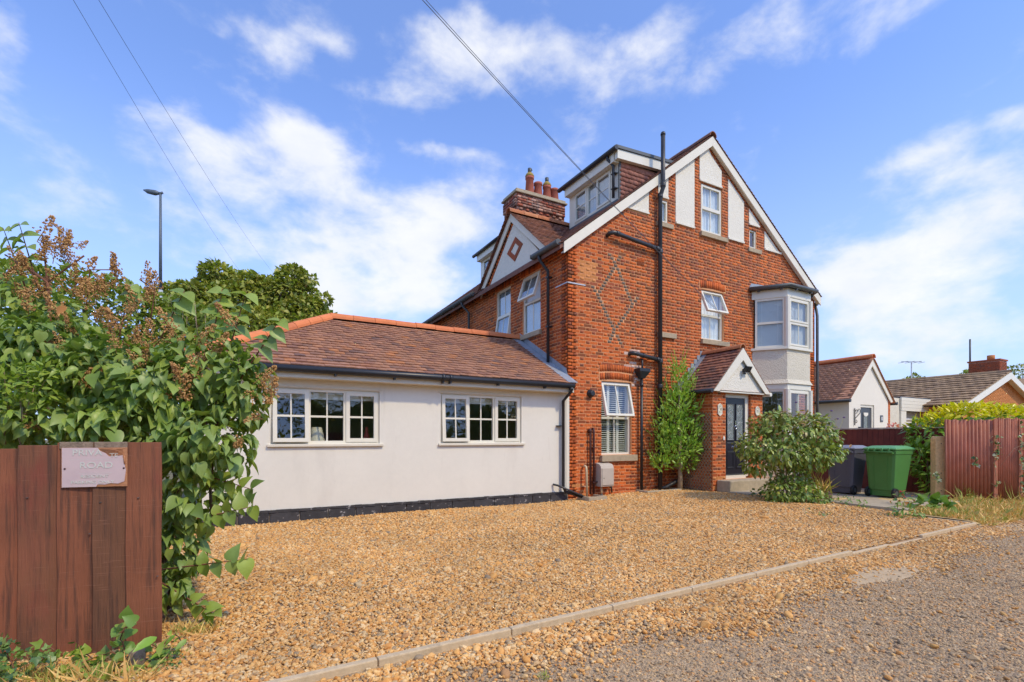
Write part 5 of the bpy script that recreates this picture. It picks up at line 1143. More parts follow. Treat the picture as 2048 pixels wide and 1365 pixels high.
cu = Vector((.8746, -.4848, 0)); c0v = Vector((6.34, -4.17, 0))
def corr_sheet(a0, a1, z0, z1, off, lean, pitch=.076, amp=.026, parent=None):
    q = MB(); cf_ = Frame(c0v, cu, (0,0,1), (-.4848, -.8746, 0)); n = int((a1 - a0) / pitch * 8); vs = []
    for i in range(n + 1):
        a = a0 + (a1 - a0) * i / n; c = off + amp * math.sin(2*math.pi*(a - a0)/pitch); jag = .012 * math.sin(a * 37) + .008 * math.sin(a * 91)
        for z in (z0, (z0 + z1)/2, z1 + jag): vs.append(cf_.pt(a + lean * (z - z0), z, c))
    fs = []
    for i in range(n):
        for j in range(2): fs.append((i*3+j, (i+1)*3+j, (i+1)*3+j+1, i*3+j+1))
    q.add(vs, fs, 0, True); o = q.build('corrugated_sheet', M['corr'], parent); sd_ = o.modifiers.new('thick', 'SOLIDIFY'); sd_.thickness = .002; return o
corr_sheet(0, .99, -.02, 1.69, .0, -.012, .0785, .028, cg); corr_sheet(.95, 1.46, .0, 1.72, .03, .0, .045, .015, cg); corr_sheet(1.50, 2.7, .0, 1.70, .015, .0, .055, .018, cg)
for a in (.93, 1.43):
    q = MB(); q.fbox(Frame(c0v, cu, (0,0,1), (-.4848, -.8746, 0)), a, a + .07, .0, 1.70, .03, .06); q.build('cover_strip', M['corr'], cg)
# left fence with sign
lfn = thing('garden_fence', (-7, -4.7, 0), 'dark red brown feather edge board fence at the left edge of the picture', 'fence')
FA, FB = at(-190, 1150, 2.80), at(324, 1150, 3.17); FA.z = FB.z = 0; fu = (FB - FA).normalized(); fn = Vector((fu.y, -fu.x, 0)); fl = Frame(FA, fu, (0,0,1), fn); LT = (FB - FA).length
def px_to_s(u):       # where a sight line meets the fence
    d = pxdir(u, 1100); d.z = 0; M2 = Matrix(((fu.x, -d.x), (fu.y, -d.y))); r = M2.inverted() @ Vector((CAM.x - FA.x, CAM.y - FA.y)); return r[0]
edges = [px_to_s(u) for u in (-190, -120, -26, 46, 124, 194, 260, 324)]
tops = [1.25, 1.27, 1.265, 1.285, 1.30, 1.303, 1.302]
for i in range(7):
    a, b = edges[i] - .012, edges[i + 1]; q = MB(); P = fl.pt; z1 = tops[i]; n = 8; z0 = .01
    vs = []
    for j in range(n + 1):
        z = z0 + (z1 - z0) * j / n; wv = .0025 * math.sin(j * 1.3 + i)
        vs += [P(a + wv, z, .028), P(b + wv, z, .010), P(b + wv, z, .0), P(a + wv, z, .0)]
    fs = [(0,3,2,1), tuple(4*n + k for k in range(4))]
    for j in range(n):
        for k in range(4): fs.append((4*j+k, 4*j+(k+1)%4, 4*j+4+(k+1)%4, 4*j+4+k))
    if fl.flip: pass
    q.add(vs, fs); q.build('fence_board', M['wood'], lfn, bevel=.002)
q = MB(); q.fbox(fl, .1, LT - .05, .25, .33, -.06, -.002); q.fbox(fl, .1, LT - .05, 1.0, 1.08, -.06, -.002); q.build('rail', M['wood'], lfn)
for a, b in ((edges[4] + .0, edges[5] - .004), (edges[5] - .002, edges[6])):
    q = MB(); q.fbox(fl, a + .002, b - .002, 1.262, 1.3045, .026, .034); q.build('end_cap', M['endgrain'], lfn, bevel=.003)
q = MB()
for u_, z in ((280, .95), (318, .45), (205, .93), (184, .74), (60, .97)): q.lathe(fl.pt(px_to_s(u_), z, .026), [(.006, 0), (.006, .004)], 8)
q.build('nail', M['gutter_grey'], lfn)
sgn = thing('private_road_sign', tuple(fl.pt(edges[5], 1.15, .03)), 'faded pink PRIVATE ROAD sign with peeled corner on the brown fence', 'sign')
s0, s1 = px_to_s(131), px_to_s(259); sf = Frame(fl.pt(s0, 0, .036), fu, (0,0,1), fn); w = s1 - s0; zt, zb = 1.2685, 1.03
q = MB(); q.fbox(sf, -.004, w + .001, zb - .001, zt + .001, -.006, .0); q.build('backing_board', M['signwood'], sgn)
hh = zt - zb; face = [(0, zb), (w*.52, zb - .0), (w*.54, zb + .014), (w*.66, zb + .012), (w*.75, zb + .020), (w*.86, zb + .016), (w*.96, zb + .03), (w*.985, zb + .1), (w*.96, zb + hh*.58), (w*.945, zb + hh*.70), (w*.93, zb + hh*.80), (w*.72, zb + hh*.775), (w*.665, zb + hh*.86), (w*.58, zb + hh*.92), (w*.54, zt), (0, zt)]
q = MB(); q.prism(sf, face, .0005, .003); q.build('sign_face', M['signw'], sgn)
q = MB()
for k in range(5): q.tube([sf.pt(w*(.58 + .03*k), zt - .010 - .006*k, .002), sf.pt(w*.8, zt - .012 - .009*k, .004), sf.pt(w*.94, zt - .006 - .008*k, .002)], .0022, 5)
q.tube([sf.pt(w*.955, zb + hh*.8, .004), sf.pt(w*.968, zb + hh*.58, .004)], .004, 5); q.build('peeled_strip', M['signwood'], sgn)
SM = lambda a, b, sx=1: Matrix(((fu.x, 0, fn.x), (fu.y, 0, fn.y), (0, 1, 0))).to_4x4()
def sign_text(t, a, b, size, xs_=1.0):
    mw = SM(0, 0); p = sf.pt(a, b, .0045); mw.translation = p
    return text_mesh(t, size, M['signtext'], 'lettering', sgn, mw @ Matrix.Diagonal((xs_, 1, 1, 1)), .0008)
sign_text('PRIVA', w*.385, zb + hh*.87, .052, 1.12); sign_text('TE', w*.80, zb + hh*.80, .036, 1.1); sign_text('ROAD', w*.525, zb + hh*.545, .054, 1.12); sign_text('RESIDENT', w*.50, zb + hh*.265, .026, 1.25); sign_text('PARKING ONLY', w*.47, zb + hh*.115, .026, 1.18)
for a in (.045, .955):
    p = sf.pt(w*a, zb + hh*.47, .003); q = MB(); q.lathe((0,0,0), [(.0055,0),(.0055,.003),(.002,.004)], 10); b = q.build('screw', M['rustpipe'], sgn); m4 = SM(0,0); m4.translation = p; b.matrix_basis = m4
q = MB(); q.fbox(sf, w*.12, w*.93, zb + hh*.695, zb + hh*.70, .003, .0036); q.fbox(sf, w*.25, w*.77, zb + hh*.345, zb + hh*.35, .003, .0036); q.build('rule', M['signtext'], sgn)

# ================================================================== NEIGHBOURING BUILDINGS
cot = thing('white_cottage', (14, 3, 0), 'small white gabled annexe with grey door behind the brown fence', 'cottage')
GYc, CA, CB, CE = .76, 12.55, 15.40, 2.72; CM = (CA + CB)/2; CZ = 4.16; cff = Frame((0, GYc, 0), (1,0,0), (0,0,1), (0,-1,0))
csl = (CZ - CE)/(CB - CM)
q = MB(); wall_solid(q, cff, lambda t: CA if t <= CE else CM - (CZ - t)/csl, lambda t: CB - .16 if t <= CE else min(CB - .16, CM + (CZ - t)/csl), 0, CZ - .05, [(13.30, 14.24, .4, 2.52)], .2, cuts=(CE,)); q.box(CA, CA + .2, GYc + .2, 9, 0, CE); q.box(CB - .2, CB, GYc + .2, 9, 0, CE)
q.build('rendered_wall', M['render'], cot)
q = MB(); q.box(CB - .155, CB, GYc + .003, GYc + .2, 0, CE); pier = q.build('brick_pier', M['mortar'], cot); CBk = Bricks(); CBk.wall(cff, 0, lambda t: CB - .155, lambda t: CB, .6, CE, (), None, start=CB - .155 + STR)
CBk.finish([pier], BM, 60)
cn = math.hypot(1, csl); q = MB(); q.add([(CA - .15, GYc - .1, CE - .15*csl + .06),(CM, GYc - .1, CZ + .06),(CB + .15, GYc - .1, CE - .15*csl + .06),(CA - .15, 9, CE - .15*csl + .06),(CM, 9, CZ + .06),(CB + .15, 9, CE - .15*csl + .06)], [(0,1,4,3),(1,2,5,4)]); croof = q.build('roof', M['tile_lit_tone'], cot)
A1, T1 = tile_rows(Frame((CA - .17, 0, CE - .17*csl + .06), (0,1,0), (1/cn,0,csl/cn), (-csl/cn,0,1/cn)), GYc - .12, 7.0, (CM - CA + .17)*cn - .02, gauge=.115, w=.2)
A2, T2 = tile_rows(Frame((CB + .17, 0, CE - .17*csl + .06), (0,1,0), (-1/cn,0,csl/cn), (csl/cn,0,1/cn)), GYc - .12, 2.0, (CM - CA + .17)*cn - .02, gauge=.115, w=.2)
pieces(croof, 'tile', 'roof_tiling', TILE_V, TILE_F, A1 + A2, T1 + T2, [0]*(len(T1)+len(T2)), [M['tile_lit_tone']], 120)
ridge_run(croof, (CM, GYc - .12, CZ + .12), (CM, 8.5, CZ + .12), M['ridge'], .45, .13)
for sg in (-1, 1):
    q = MB(); e = CM + sg*(CM - CA + .06); q.prism(cff, [(e, CE - .06*csl + .03), (CM, CZ + .05), (CM, CZ - .22), (e - sg*.14, CE - .06*csl + .03 - .04)], .04 + .001*sg, .075); q.build('bargeboard', M['white'], cot)
q = MB(); q.tube([(CA - .2, GYc - .15, CE - .1), (CA - .2, 8, CE - .1)], .06, 10); q.build('gutter', M['black'], cot); q = MB(); q.tube([(CB + .2, GYc - .15, CE - .1), (CB + .2, 3, CE - .1)], .06, 10); q.build('gutter', M['black'], cot)
q = MB(); bars4(q, cff, 13.30, 14.24, .4, 2.52, .09, -.12, -.04); q.build('door_frame', M['white'], cot)
q = MB(); q.fbox(cff, 13.39, 14.15, .49, 2.43, -.1, -.07); cd = q.build('door', M['doorgrey'], cot)
q = MB(); q.fbox(cff, 13.62, 13.92, 1.30, 2.16, -.07, -.06); q.build('glass_panel', M['glass_door'], cd); q = MB(); bars4(q, cff, 13.60, 13.94, 1.28, 2.18, .03, -.07, -.05); q.build('glazing_bead', M['doorgrey'], cd)
q = MB(); q.prism(cff, [(13.62 + k*.05, 2.16 - .06*math.sin(k/6*math.pi)) for k in range(7)] + [(13.92, 2.24), (13.62, 2.24)], -.06, -.045); q.build('letter_trim', M['white'], cd)
q = MB(); q.box(14.66, 14.84, GYc - .02, GYc - .003, 1.92, 2.16); np_ = one(q, 'number_plate', M['doorgrey'], 'small dark square house plate on the white cottage wall right of its door', 'plaque')
q = MB(); q.fbox(Frame((14.75, GYc - .021, 2.04),(1,0,0),(0,0,1),(0,-1,0)), -.03,.03,-.07,.07, .0,.004); o = q.build('number', M['blind'], np_)
q = MB(); q.box(13.14, 13.22, GYc - .07, GYc - .003, 1.45, 1.72); one(q, 'letter_box', M['black'], 'small black box on the white cottage wall left of the grey door', 'box')
hb = thing('basket_bracket', (12.9, GYc, 2.1), 'black scrolled iron hanging basket bracket left of the grey cottage door', 'bracket'); hfr = Frame((12.86, GYc - .02, 2.12), (1,0,0), (0,0,1), (0,-1,0))
q = MB(); q.fbox(hfr, -.015, .015, -.35, .25, 0, .02); q.build('back_plate', M['black'], hb)
sp = lambda cx, cy, r, a0, a1: [hfr.pt(cx + r*(1 - .55*k/14)*math.cos(a0 + (a1 - a0)*k/14), cy + r*(1 - .55*k/14)*math.sin(a0 + (a1 - a0)*k/14), .012) for k in range(15)]
for a in ((.10,.15,.08,-2,3.5), (.27,.16,.11,-1.4,3.4), (.09,-.22,.07,2.5,-3)):
    q = MB(); q.tube(sp(*a), .010, 5); q.build('scroll', M['black'], hb)
q = MB(); q.tube([hfr.pt(.0,-.12,.012), hfr.pt(.12,-.05,.012), hfr.pt(.30,.06,.012)], .012, 5); q.build('arm', M['black'], hb)
gar = thing('flat_roofed_garage', (20, 4, 0), 'pale rendered flat roofed garage with white boarded front between the annexe and the bungalow', 'garage')
q = MB(); q.box(19.6, 21.5, 3.02, 9, 0, 3.22); q.build('rendered_wall', M['rough'], gar); q = MB(); q.box(21.5, 27, 3.3, 9, 0, 2.6); q.build('side_wall', M['white'], gar)
for k in range(4):
    q = MB(); q.box(21.46, 27, 2.93, 3.01 - .012, 2.62 + k*.16, 2.62 + k*.16 + .153); q.build('cladding_board', M['white'], gar)
q = MB(); q.box(21.5, 26.9, 2.98, 9, 3.26, 3.30); q.build('flat_roof', M['felt'], gar)
q = MB(); q.box(21.46, 21.95, 2.95, 3.2, 0, 2.61); q.build('post', M['white'], gar); q = MB(); q.box(22.0, 26, 3.26, 3.296, 0, 2.55); gd = q.build('garage_door', M['room'], gar)
for k in range(12):
    q = MB(); q.box(22.0, 26, 3.235, 3.258, .2*k + .01, .2*k + .10); q.build('slat', M['blind'], gd)
bun = thing('bungalow', (26, 5, 0), 'low bungalow with brown concrete tile roof and orange brick gable', 'bungalow')
BRX, BRZ, BEX, BEZ, BYF, BYB = 29.3, 4.76, 23.6, 2.86, 1.4, 7.6; bs = (BRZ - BEZ)/(BRX - BEX); bn = math.hypot(1, bs)
bff = Frame((0, BYF + .3, 0), (1,0,0), (0,0,1), (0,-1,0))
q = MB(); q.prism(bff, [(BEX + .6, 0), (34.4, 0), (34.4, BEZ + .1), (BRX, BRZ - .12), (BEX + .6, BEZ + .1)], -.3, 0); bw = q.build('gable_wall', M['brick_orange'], bun)
BB = Bricks(); BB.wall(bff, 0, lambda t: BEX + .7 if t < BEZ else BRX - (BRZ - .2 - t)/bs, lambda t: 31.0 if t < 4.2 else BRX + (BRZ - .2 - t)/bs, 2.3, BRZ - .3, (), lambda s, t, w: 3); BB.finish([bw], BM, 80)
q = MB(); q.box(BEX + .6, 34, BYF + .6, BYB, 0, BEZ); q.build('wall', M['brick_orange'], bun)
q = MB(); q.add([(BEX,BYF,BEZ),(BRX,BYF,BRZ),(35.0,BYF,BEZ),(BEX,BYB,BEZ),(BRX,BYB,BRZ),(35.0,BYB,BEZ)], [(0,1,4,3),(1,2,5,4)]); bro = q.build('roof', M['tile_conc'], bun)
A1, T1 = tile_rows(Frame((BEX - .02, 0, BEZ), (0,1,0), (1/bn,0,bs/bn), (-bs/bn,0,1/bn)), BYF - .05, BYB, (BRX - BEX)*bn - .02, gauge=.46, w=.36, th=.085)
pieces(bro, 'tile', 'roof_tiling', TILE_V, TILE_F, A1, T1, [0]*len(T1), [M['tile_conc']], 250)
ridge_run(bro, (BRX, BYF - .05, BRZ + .05), (BRX, BYB, BRZ + .05), M['tile_conc'], .5, .14)
for sg in (-1, 1):
    e = BRX + sg*5.75; ez = BRZ - 5.75*bs; q = MB(); q.prism(Frame((0, BYF, 0), (1,0,0), (0,0,1), (0,-1,0)), [(e, ez), (BRX, BRZ), (BRX, BRZ - .34), (e, ez - .3)], .02 + .002*sg, .07); q.build('bargeboard', M['white'], bun)
q = MB(); q.prism(Frame((0, BYF, 0), (1,0,0), (0,0,1), (0,-1,0)), [(BEX, BEZ - .1), (BRX, BRZ - .1), (BRX, BRZ - .16), (BEX, BEZ - .16)], -.3, .02); q.prism(Frame((0, BYF, 0), (1,0,0), (0,0,1), (0,-1,0)), [(BRX, BRZ - .1), (35, BEZ - .1), (35, BEZ - .16), (BRX, BRZ - .16)], -.3, .02); q.build('soffit', M['white'], bun)
q = MB(); q.tube([(25.6, 6.6, 3.4), (25.6, 6.6, 4.45)], .11, 10); q.lathe((25.6, 6.6, 4.45), [(.15,0),(.15,.12),(.1,.18)], 10); q.build('roof_vent', M['black'], bun)
bc0, bc1 = at(1978, 745, 27.4), at(2032, 745, 26.6); q = MB(); q.box(30.0, 31.0, 2.0, 3.3, 3.5, 5.55); bch = q.build('chimney', M['brick_soot'], bun); CB2 = Bricks()
for fr, wd in ((Frame((30.0, 2.0, 0), (1,0,0), (0,0,1), (0,-1,0)), 1.0), (Frame((30.0, 2.0, 0), (0,1,0), (0,0,1), (-1,0,0)), 1.3)): CB2.wall(fr, 0, lambda t: 0, lambda t, w=wd: w, 4.4, 5.5, (), lambda s, t, w: 1, proud=lambda s, t: .02)
CB2.finish([bch], BM, 100)
q = MB(); q.box(29.95, 31.05, 1.95, 3.35, 5.55, 5.63); q.build('chimney_cap', M['brick_brown'], bch); q = MB(); q.lathe((30.5, 2.5, 5.63), [(.17,0),(.17,.28),(.13,.28)], 12); q.build('chimney_pot', M['brick_orange'], bch)
q = MB(); q.tube([(30.05, 3.25, 5.0), (30.05, 3.25, 6.9)], .045, 6); q.build('aerial_mast', M['gutter_grey'], bch)
fr_h = thing('far_house', (44, 6, 0), 'brown tiled roof of a house behind the bungalow at the right edge', 'house')
q = MB(); q.box(44, 54, 4, 12, 0, 3.5); q.build('wall', M['brick_brown'], fr_h); q = MB(); q.prism(Frame((0,4,0),(1,0,0),(0,0,1),(0,-1,0)), [(43.5,3.4),(49,6.1),(54.5,3.4)], -8, .3); q.build('roof', M['tile_conc'], fr_h)
# distant tv aerial
ap = at(1823, 752, 30); q = MB(); q.tube([(ap.x, ap.y, 0), (ap.x, ap.y, ap.z + .85)], .035, 6); aer = thing('tv_aerial', (ap.x, ap.y, 0), 'thin tv aerial on a mast above the far roofs', 'aerial'); q.build('mast', M['lamppole2'], aer)
q = MB()
for k in range(7):
    x = -.6 + k*.2; q.tube([ap + RGT*x + Vector((0,0,.80 + .05*(k % 2))) - FWD*.25, ap + RGT*x + Vector((0,0,.80 + .05*(k % 2))) + FWD*.25], .012, 4)
q.tube([ap + RGT*-.62 + Vector((0,0,.85)), ap + RGT*.62 + Vector((0,0,.85))], .02, 4); q.build('boom', M['lamppole2'], aer)
# street lamp
lp = at(321, 640, 18); lamp = thing('street_lamp', (lp.x, lp.y, 0), 'tall slim grey street lamp rising behind the lilac and the hedge', 'street lamp')
q = MB(); q.tube([(lp.x, lp.y, -.05), (lp.x, lp.y, 6.7)], .075, 12); q.build('base_column', M['lamppole2'], lamp); q = MB(); q.tube([(lp.x, lp.y, 6.7), (lp.x, lp.y, 10.22)], [.055, .04], 10); q.build('pole', M['lamppole'], lamp)
hd = Vector((lp.x, lp.y, 10.22)); q = MB(); q.tube([hd + RGT*.08 + Vector((0,0,.02)), hd, hd - RGT*.12 + Vector((0,0,.02))], .045, 8); q.build('bracket', M['lamppole'], lamp)
q = MB(); q.tube([hd - RGT*.05 + Vector((0,0,.0)), hd - RGT*.2 + Vector((0,0,.02)), hd - RGT*.45 + Vector((0,0,.07)), hd - RGT*.62 + Vector((0,0,.12))], [.05,.10,.085,.02], 8); q.build('lantern', M['lamppole'], lamp)
# overhead wires
def wire(name, p0, p1, sag, r, label, group=None):
    q = MB(); n = 24; q.tube([p0.lerp(p1, k/n) - Vector((0,0, sag*4*(k/n)*(1 - k/n))) for k in range(n + 1)], r, 5); return one(q, name, M['wire'], label, 'wire', group)
wire('overhead_wire', at(120, -45, 7), at(520, 590, 42), .5, .0036, 'upper left thin overhead wire sloping down to the trees'); wire('overhead_wire', at(170, -45, 7), at(570, 570, 42), .5, .0036, 'second thin overhead wire right of the street lamp sloping to the trees')
we = Vector((6.02, -.03, 3.95)); wire('telephone_wire', at(790, -60, 5), we, .12, .0042, 'dark telephone wire running from the sky to the house wall beside the bay'); wire('telephone_wire', at(796, -62, 5), we + Vector((.02,0,.06)), .16, .0034, 'thin twin of the telephone wire just beside the dark one')

# ================================================================== VEGETATION
def leaf_heart():
    L_ = [(0,.0),(-.03,.22),(.06,.40),(.22,.47),(.42,.43),(.62,.30),(.82,.13),(1,0)]; c = [(t, -.22*t*t) for t, _ in L_]
    vs = []; fs = []
    for (t, w), (tt, z) in zip(L_, c): vs += [(-w, t, z + w*.28), (0, max(t, .0), z), (w, t, z + w*.28)]
    for i in range(len(L_) - 1): fs += [(3*i, 3*i+1, 3*i+4, 3*i+3), (3*i+1, 3*i+2, 3*i+5, 3*i+4)]
    return vs, fs
def leaf_folded():      # the same leaf, creased along the midrib and curled at the tip
    L_ = [(0,.0),(-.02,.20),(.08,.36),(.24,.42),(.44,.38),(.64,.26),(.84,.11),(1,0)]; vs = []; fs = []
    for t, w in L_:
        z = .10*math.sin(t*3.2) - .34*t*t; vs += [(-w*.82, t, z + w*.62), (0, max(t, 0), z), (w*.82, t, z + w*.62)]
    for i in range(len(L_) - 1): fs += [(3*i, 3*i+1, 3*i+4, 3*i+3), (3*i+1, 3*i+2, 3*i+5, 3*i+4)]
    return vs, fs
def leaf_oval(w=.22, droop=.15):
    L_ = [(0,.02),(.18,w*.75),(.42,w),(.7,w*.72),(1,.0)]; vs = []; fs = []
    for t, k in L_: vs += [(-k, t, -droop*t*t + k*.25), (0, t, -droop*t*t), (k, t, -droop*t*t + k*.25)]
    for i in range(4): fs += [(3*i, 3*i+1, 3*i+4, 3*i+3), (3*i+1, 3*i+2, 3*i+5, 3*i+4)]
    return vs, fs
def leaf_small(w=.26): return [(0,0,0),(-w,.45,.06),(0,.5,-.03),(w,.45,.06),(0,1,-.1)], [(0,2,1),(0,3,2),(1,2,4),(2,3,4)]
def leaf_blade(w=.04): return [(-w,0,0),(w,0,0),(w*.8,.5,.08),(-w*.8,.5,.08),(0,1,.28)], [(0,1,2,3),(3,2,4)]
def leaf_ivy(): return [(0,0,0),(-.3,.0,.05),(-.5,.35,.03),(-.22,.5,.04),(0,1,-.12),(.22,.5,.04),(.5,.35,.03),(.3,0,.05)], [(0,4,3),(0,3,2),(0,2,1),(0,5,4),(0,6,5),(0,7,6)]
def orient(axis, up, size, wid=1.0):
    y = axis / np.linalg.norm(axis, axis=1, keepdims=True); z = up - (up*y).sum(1, keepdims=True)*y; z /= np.maximum(np.linalg.norm(z, axis=1, keepdims=True), 1e-6); x = np.cross(y, z)
    A = np.stack([x * (size*wid)[:, None], y * size[:, None], z * size[:, None]], 2); return A
def unit(n): v = nr.normal(size=(n, 3)); return v / np.linalg.norm(v, axis=1, keepdims=True)
def lobes_points(lobes, n, inner=.55, reject=.72):
    """points through a union of ellipsoids, mostly near its skin; returns points and outward directions"""
    vol = np.array([max(1e-4, (l[1][0]*l[1][1]*l[1][2])**(2/3)) for l in lobes]); pr = vol/vol.sum(); P = []; Nn = []
    C = np.array([tuple(l[0]) for l in lobes]); R = np.array([tuple(l[1]) for l in lobes])
    k = nr.choice(len(lobes), n*2, p=pr); d = unit(n*2); rad = inner + (1.04 - inner)*nr.random(n*2)**.55
    p = C[k] + d*R[k]*rad[:, None]; nn = d/R[k]; nn /= np.linalg.norm(nn, axis=1, keepdims=True)
    q = (((p[:, None, :] - C[None])/R[None])**2).sum(2); q[np.arange(len(k)), k] = 9; bad = (q.min(1) < reject**2) & (nr.random(len(k)) > .2)
    p, nn = p[~bad], nn[~bad]; return p[:n], nn[:n]
def cam_lobe(u, v, d, r): return (at(u, v, d), r)
def foliage(parent, P, Nn, tmpl, mats, mi, size, sizevar=.25, droop=.6, upw=.6, wid=1.0, top=0, name='leaf', rest='foliage', smooth=True):
    n = len(P); ax = Nn*.8 + unit(n)*.7 + np.array([0,0,-droop]); up = Nn*.6 + np.array([0,0,upw]) + unit(n)*.45
    s = size*np.clip(np.exp(nr.normal(0, sizevar, n)), .45, 1.5); A = orient(ax, up, s, wid)
    pieces(parent, name, rest, tmpl[0], tmpl[1], A, P, mi, mats, top, smooth)
def branches(parent, base, lobes, mname, r0, name='stem', nb=2, jitter=.15, split=None):
    base = Vector(base)
    for k, (c, r) in enumerate(lobes):
        c = Vector(c); q = MB(); b = base + Vector((rng.gauss(0, jitter*.5), rng.gauss(0, jitter*.5), 0)); m1 = b.lerp(c, .45) + Vector((rng.gauss(0, jitter), rng.gauss(0, jitter), .1))
        q.tube([b, b.lerp(m1, .5) + Vector((rng.gauss(0,.02), rng.gauss(0,.02), 0)), m1, c], [r0, r0*.8, r0*.6, r0*.3], 7)
        for j in range(nb):
            d = Vector(unit(1)[0]); e = c + Vector((d.x*r[0], d.y*r[1], abs(d.z)*r[2]))*.85; q.tube([m1.lerp(c, .3 + .3*rng.random()), c.lerp(e, .5) + Vector((0,0,.03)), e], [r0*.4, r0*.25, r0*.12], 5)
        q.build(name, M[mname], parent)

# --- lilac behind the left fence
lil = thing('lilac_bush', tuple(at(330, 1150, 3.75).xy) + (0,), 'large lilac bush with heart shaped leaves and dead brown flower heads at the left', 'bush')
LL = [cam_lobe(20, 640, 3.85, (.38,.45,.34)), cam_lobe(120, 705, 3.75, (.36,.40,.28)), cam_lobe(230, 765, 3.7, (.40,.42,.30)), cam_lobe(330, 790, 3.7, (.34,.40,.34)), cam_lobe(420, 745, 3.75, (.30,.34,.30)), cam_lobe(478, 775, 3.75, (.19,.25,.32)), cam_lobe(415, 880, 3.6, (.30,.34,.30)), cam_lobe(388, 990, 3.6, (.23,.26,.25)),
      cam_lobe(358, 1090, 3.6, (.16,.2,.22)), cam_lobe(352, 1170, 3.55, (.10,.12,.16)), cam_lobe(110, 840, 3.55, (.40,.32,.22)), cam_lobe(260, 850, 3.55, (.34,.32,.20)), cam_lobe(-60, 800, 3.6, (.4,.4,.42)), cam_lobe(330, 880, 3.52, (.22,.20,.20))]
P, Nn = lobes_points(LL, 1800, .35); mi = (nr.random(len(P)) < .16).astype(int)
foliage(lil, P, Nn, leaf_heart(), [M['lf_lilac'], M['lf_lilac_y']], mi, .092, .30, .95, .6, .85, 220)
P, Nn = lobes_points(LL, 2300, .35); mi = (nr.random(len(P)) < .25).astype(int)
foliage(lil, P, Nn, leaf_folded(), [M['lf_lilac'], M['lf_lilac_y']], mi, .082, .32, .8, .6, .85, 80)
P, Nn = lobes_points([(c, (r[0]*1.05, r[1]*1.05, r[2]*1.1)) for c, r in LL[:6]], 1300, .7)
foliage(lil, P, Nn, leaf_oval(.26, .2), [M['lf_lilac_y'], M['lf_hedge']], (nr.random(len(P)) < .5).astype(int), .055, .3, .2, .6, 1, 0)
# sprays of leaf pairs that break the outline
sp_P = []; sp_N = []
for (u, v, d, dx, dz, L_) in [(520,700,3.7,.6,.9,.28),(470,660,3.7,.3,1,.30),(430,650,3.75,.2,1,.28),(60,520,3.8,-.3,1,.3),(30,520,3.8,-.3,.8,.26),(430,1030,3.5,.9,.2,.30),(400,1130,3.45,.8,.1,.34),(440,960,3.55,1,-.3,.25),(380,1200,3.45,.5,-.3,.2),(400,900,3.5,.5,-.2,.2),(250,620,3.8,.2,.9,.2),(340,640,3.8,.4,.8,.25)]:
    b = at(u, v, d); ax = (RGT*dx + Vector((0,0,dz))).normalized(); q = MB(); tip = b + ax*L_; back = b - ax*.3; q.tube([back, b, tip], [.007,.005,.002], 5); q.build('stem', M['stem_red'], lil)
    for k in range(4):
        p = b.lerp(tip, .05 + k*.29)
        for sgn in (-1, 1):
            sd_ = (FWD*-1).cross(ax).normalized()*sgn + ax*.25 - FWD*(.4 if k % 2 else -.1); sp_P.append(tuple(p)); sp_N.append(tuple(sd_.normalized()))
sp_P, sp_N = np.array(sp_P), np.array(sp_N); n = len(sp_P)
A = orient(sp_N + np.array([0,0,-.45]) + unit(n)*.15, np.array([[0,0,1.]]*n)*.7 - np.array(FWD)*.5 + unit(n)*.3, .115*np.exp(nr.normal(0,.18,n)), .85)
v_, f_ = leaf_heart(); pieces(lil, 'leaf', 'foliage', v_, f_, A, sp_P, (nr.random(n) < .4).astype(int), [M['lf_lilac'], M['lf_lilac_y']], 0, True)
branches(lil, at(335, 1240, 3.7).xy.to_3d(), LL[1:9], 'bark', .022, nb=2, jitter=.10)
for pts, r in (([(0,560),(40,525),(95,565),(100,640),(98,720)], .010), ([(98,600),(85,470)], .006), ([(95,565),(168,512)], .006), ([(92,600),(60,540),(10,510)], .006), ([(172,620),(180,540),(236,540)], .005), ([(300,650),(310,580),(280,560)], .005)):
    q = MB(); q.tube([at(u, v, 3.72) for u, v in pts], r, 6); q.build('stem', M['stem_red'], lil)
# dead flower heads: cones of seed capsules
def panicle(seed, n=70):
    r = random.Random(seed); q = MB()
    q.tube([(0,0,-.05),(0,0,.15)], [.003,.0015], 4)
    for i in range(n):
        z = r.random()**1.3*.17; rad = .055*(1 - z/.19)*math.sqrt(r.random()) + .004; a = r.random()*6.283; c = Vector((rad*math.cos(a), rad*math.sin(a), z)); s = .0055 + .003*r.random(); d = Vector((r.gauss(0,1), r.gauss(0,1), r.gauss(.8,1))).normalized(); e = d.orthogonal().normalized(); g = d.cross(e)
        vs = [c + d*s*1.9, c + e*s, c + g*s, c - e*s, c - g*s, c - d*s*1.1]; q.add(vs, [(0,1,2),(0,2,3),(0,3,4),(0,4,1),(5,2,1),(5,3,2),(5,4,3),(5,1,4)])
        if i % 4 == 0: q.tube([(0,0,max(0,z-.02)), c], .0012, 3, cap=False)
    return q.mesh('flower_head', M['lf_dead'])
PAN = [panicle(k, n) for k, n in enumerate((70, 90, 60, 110))]
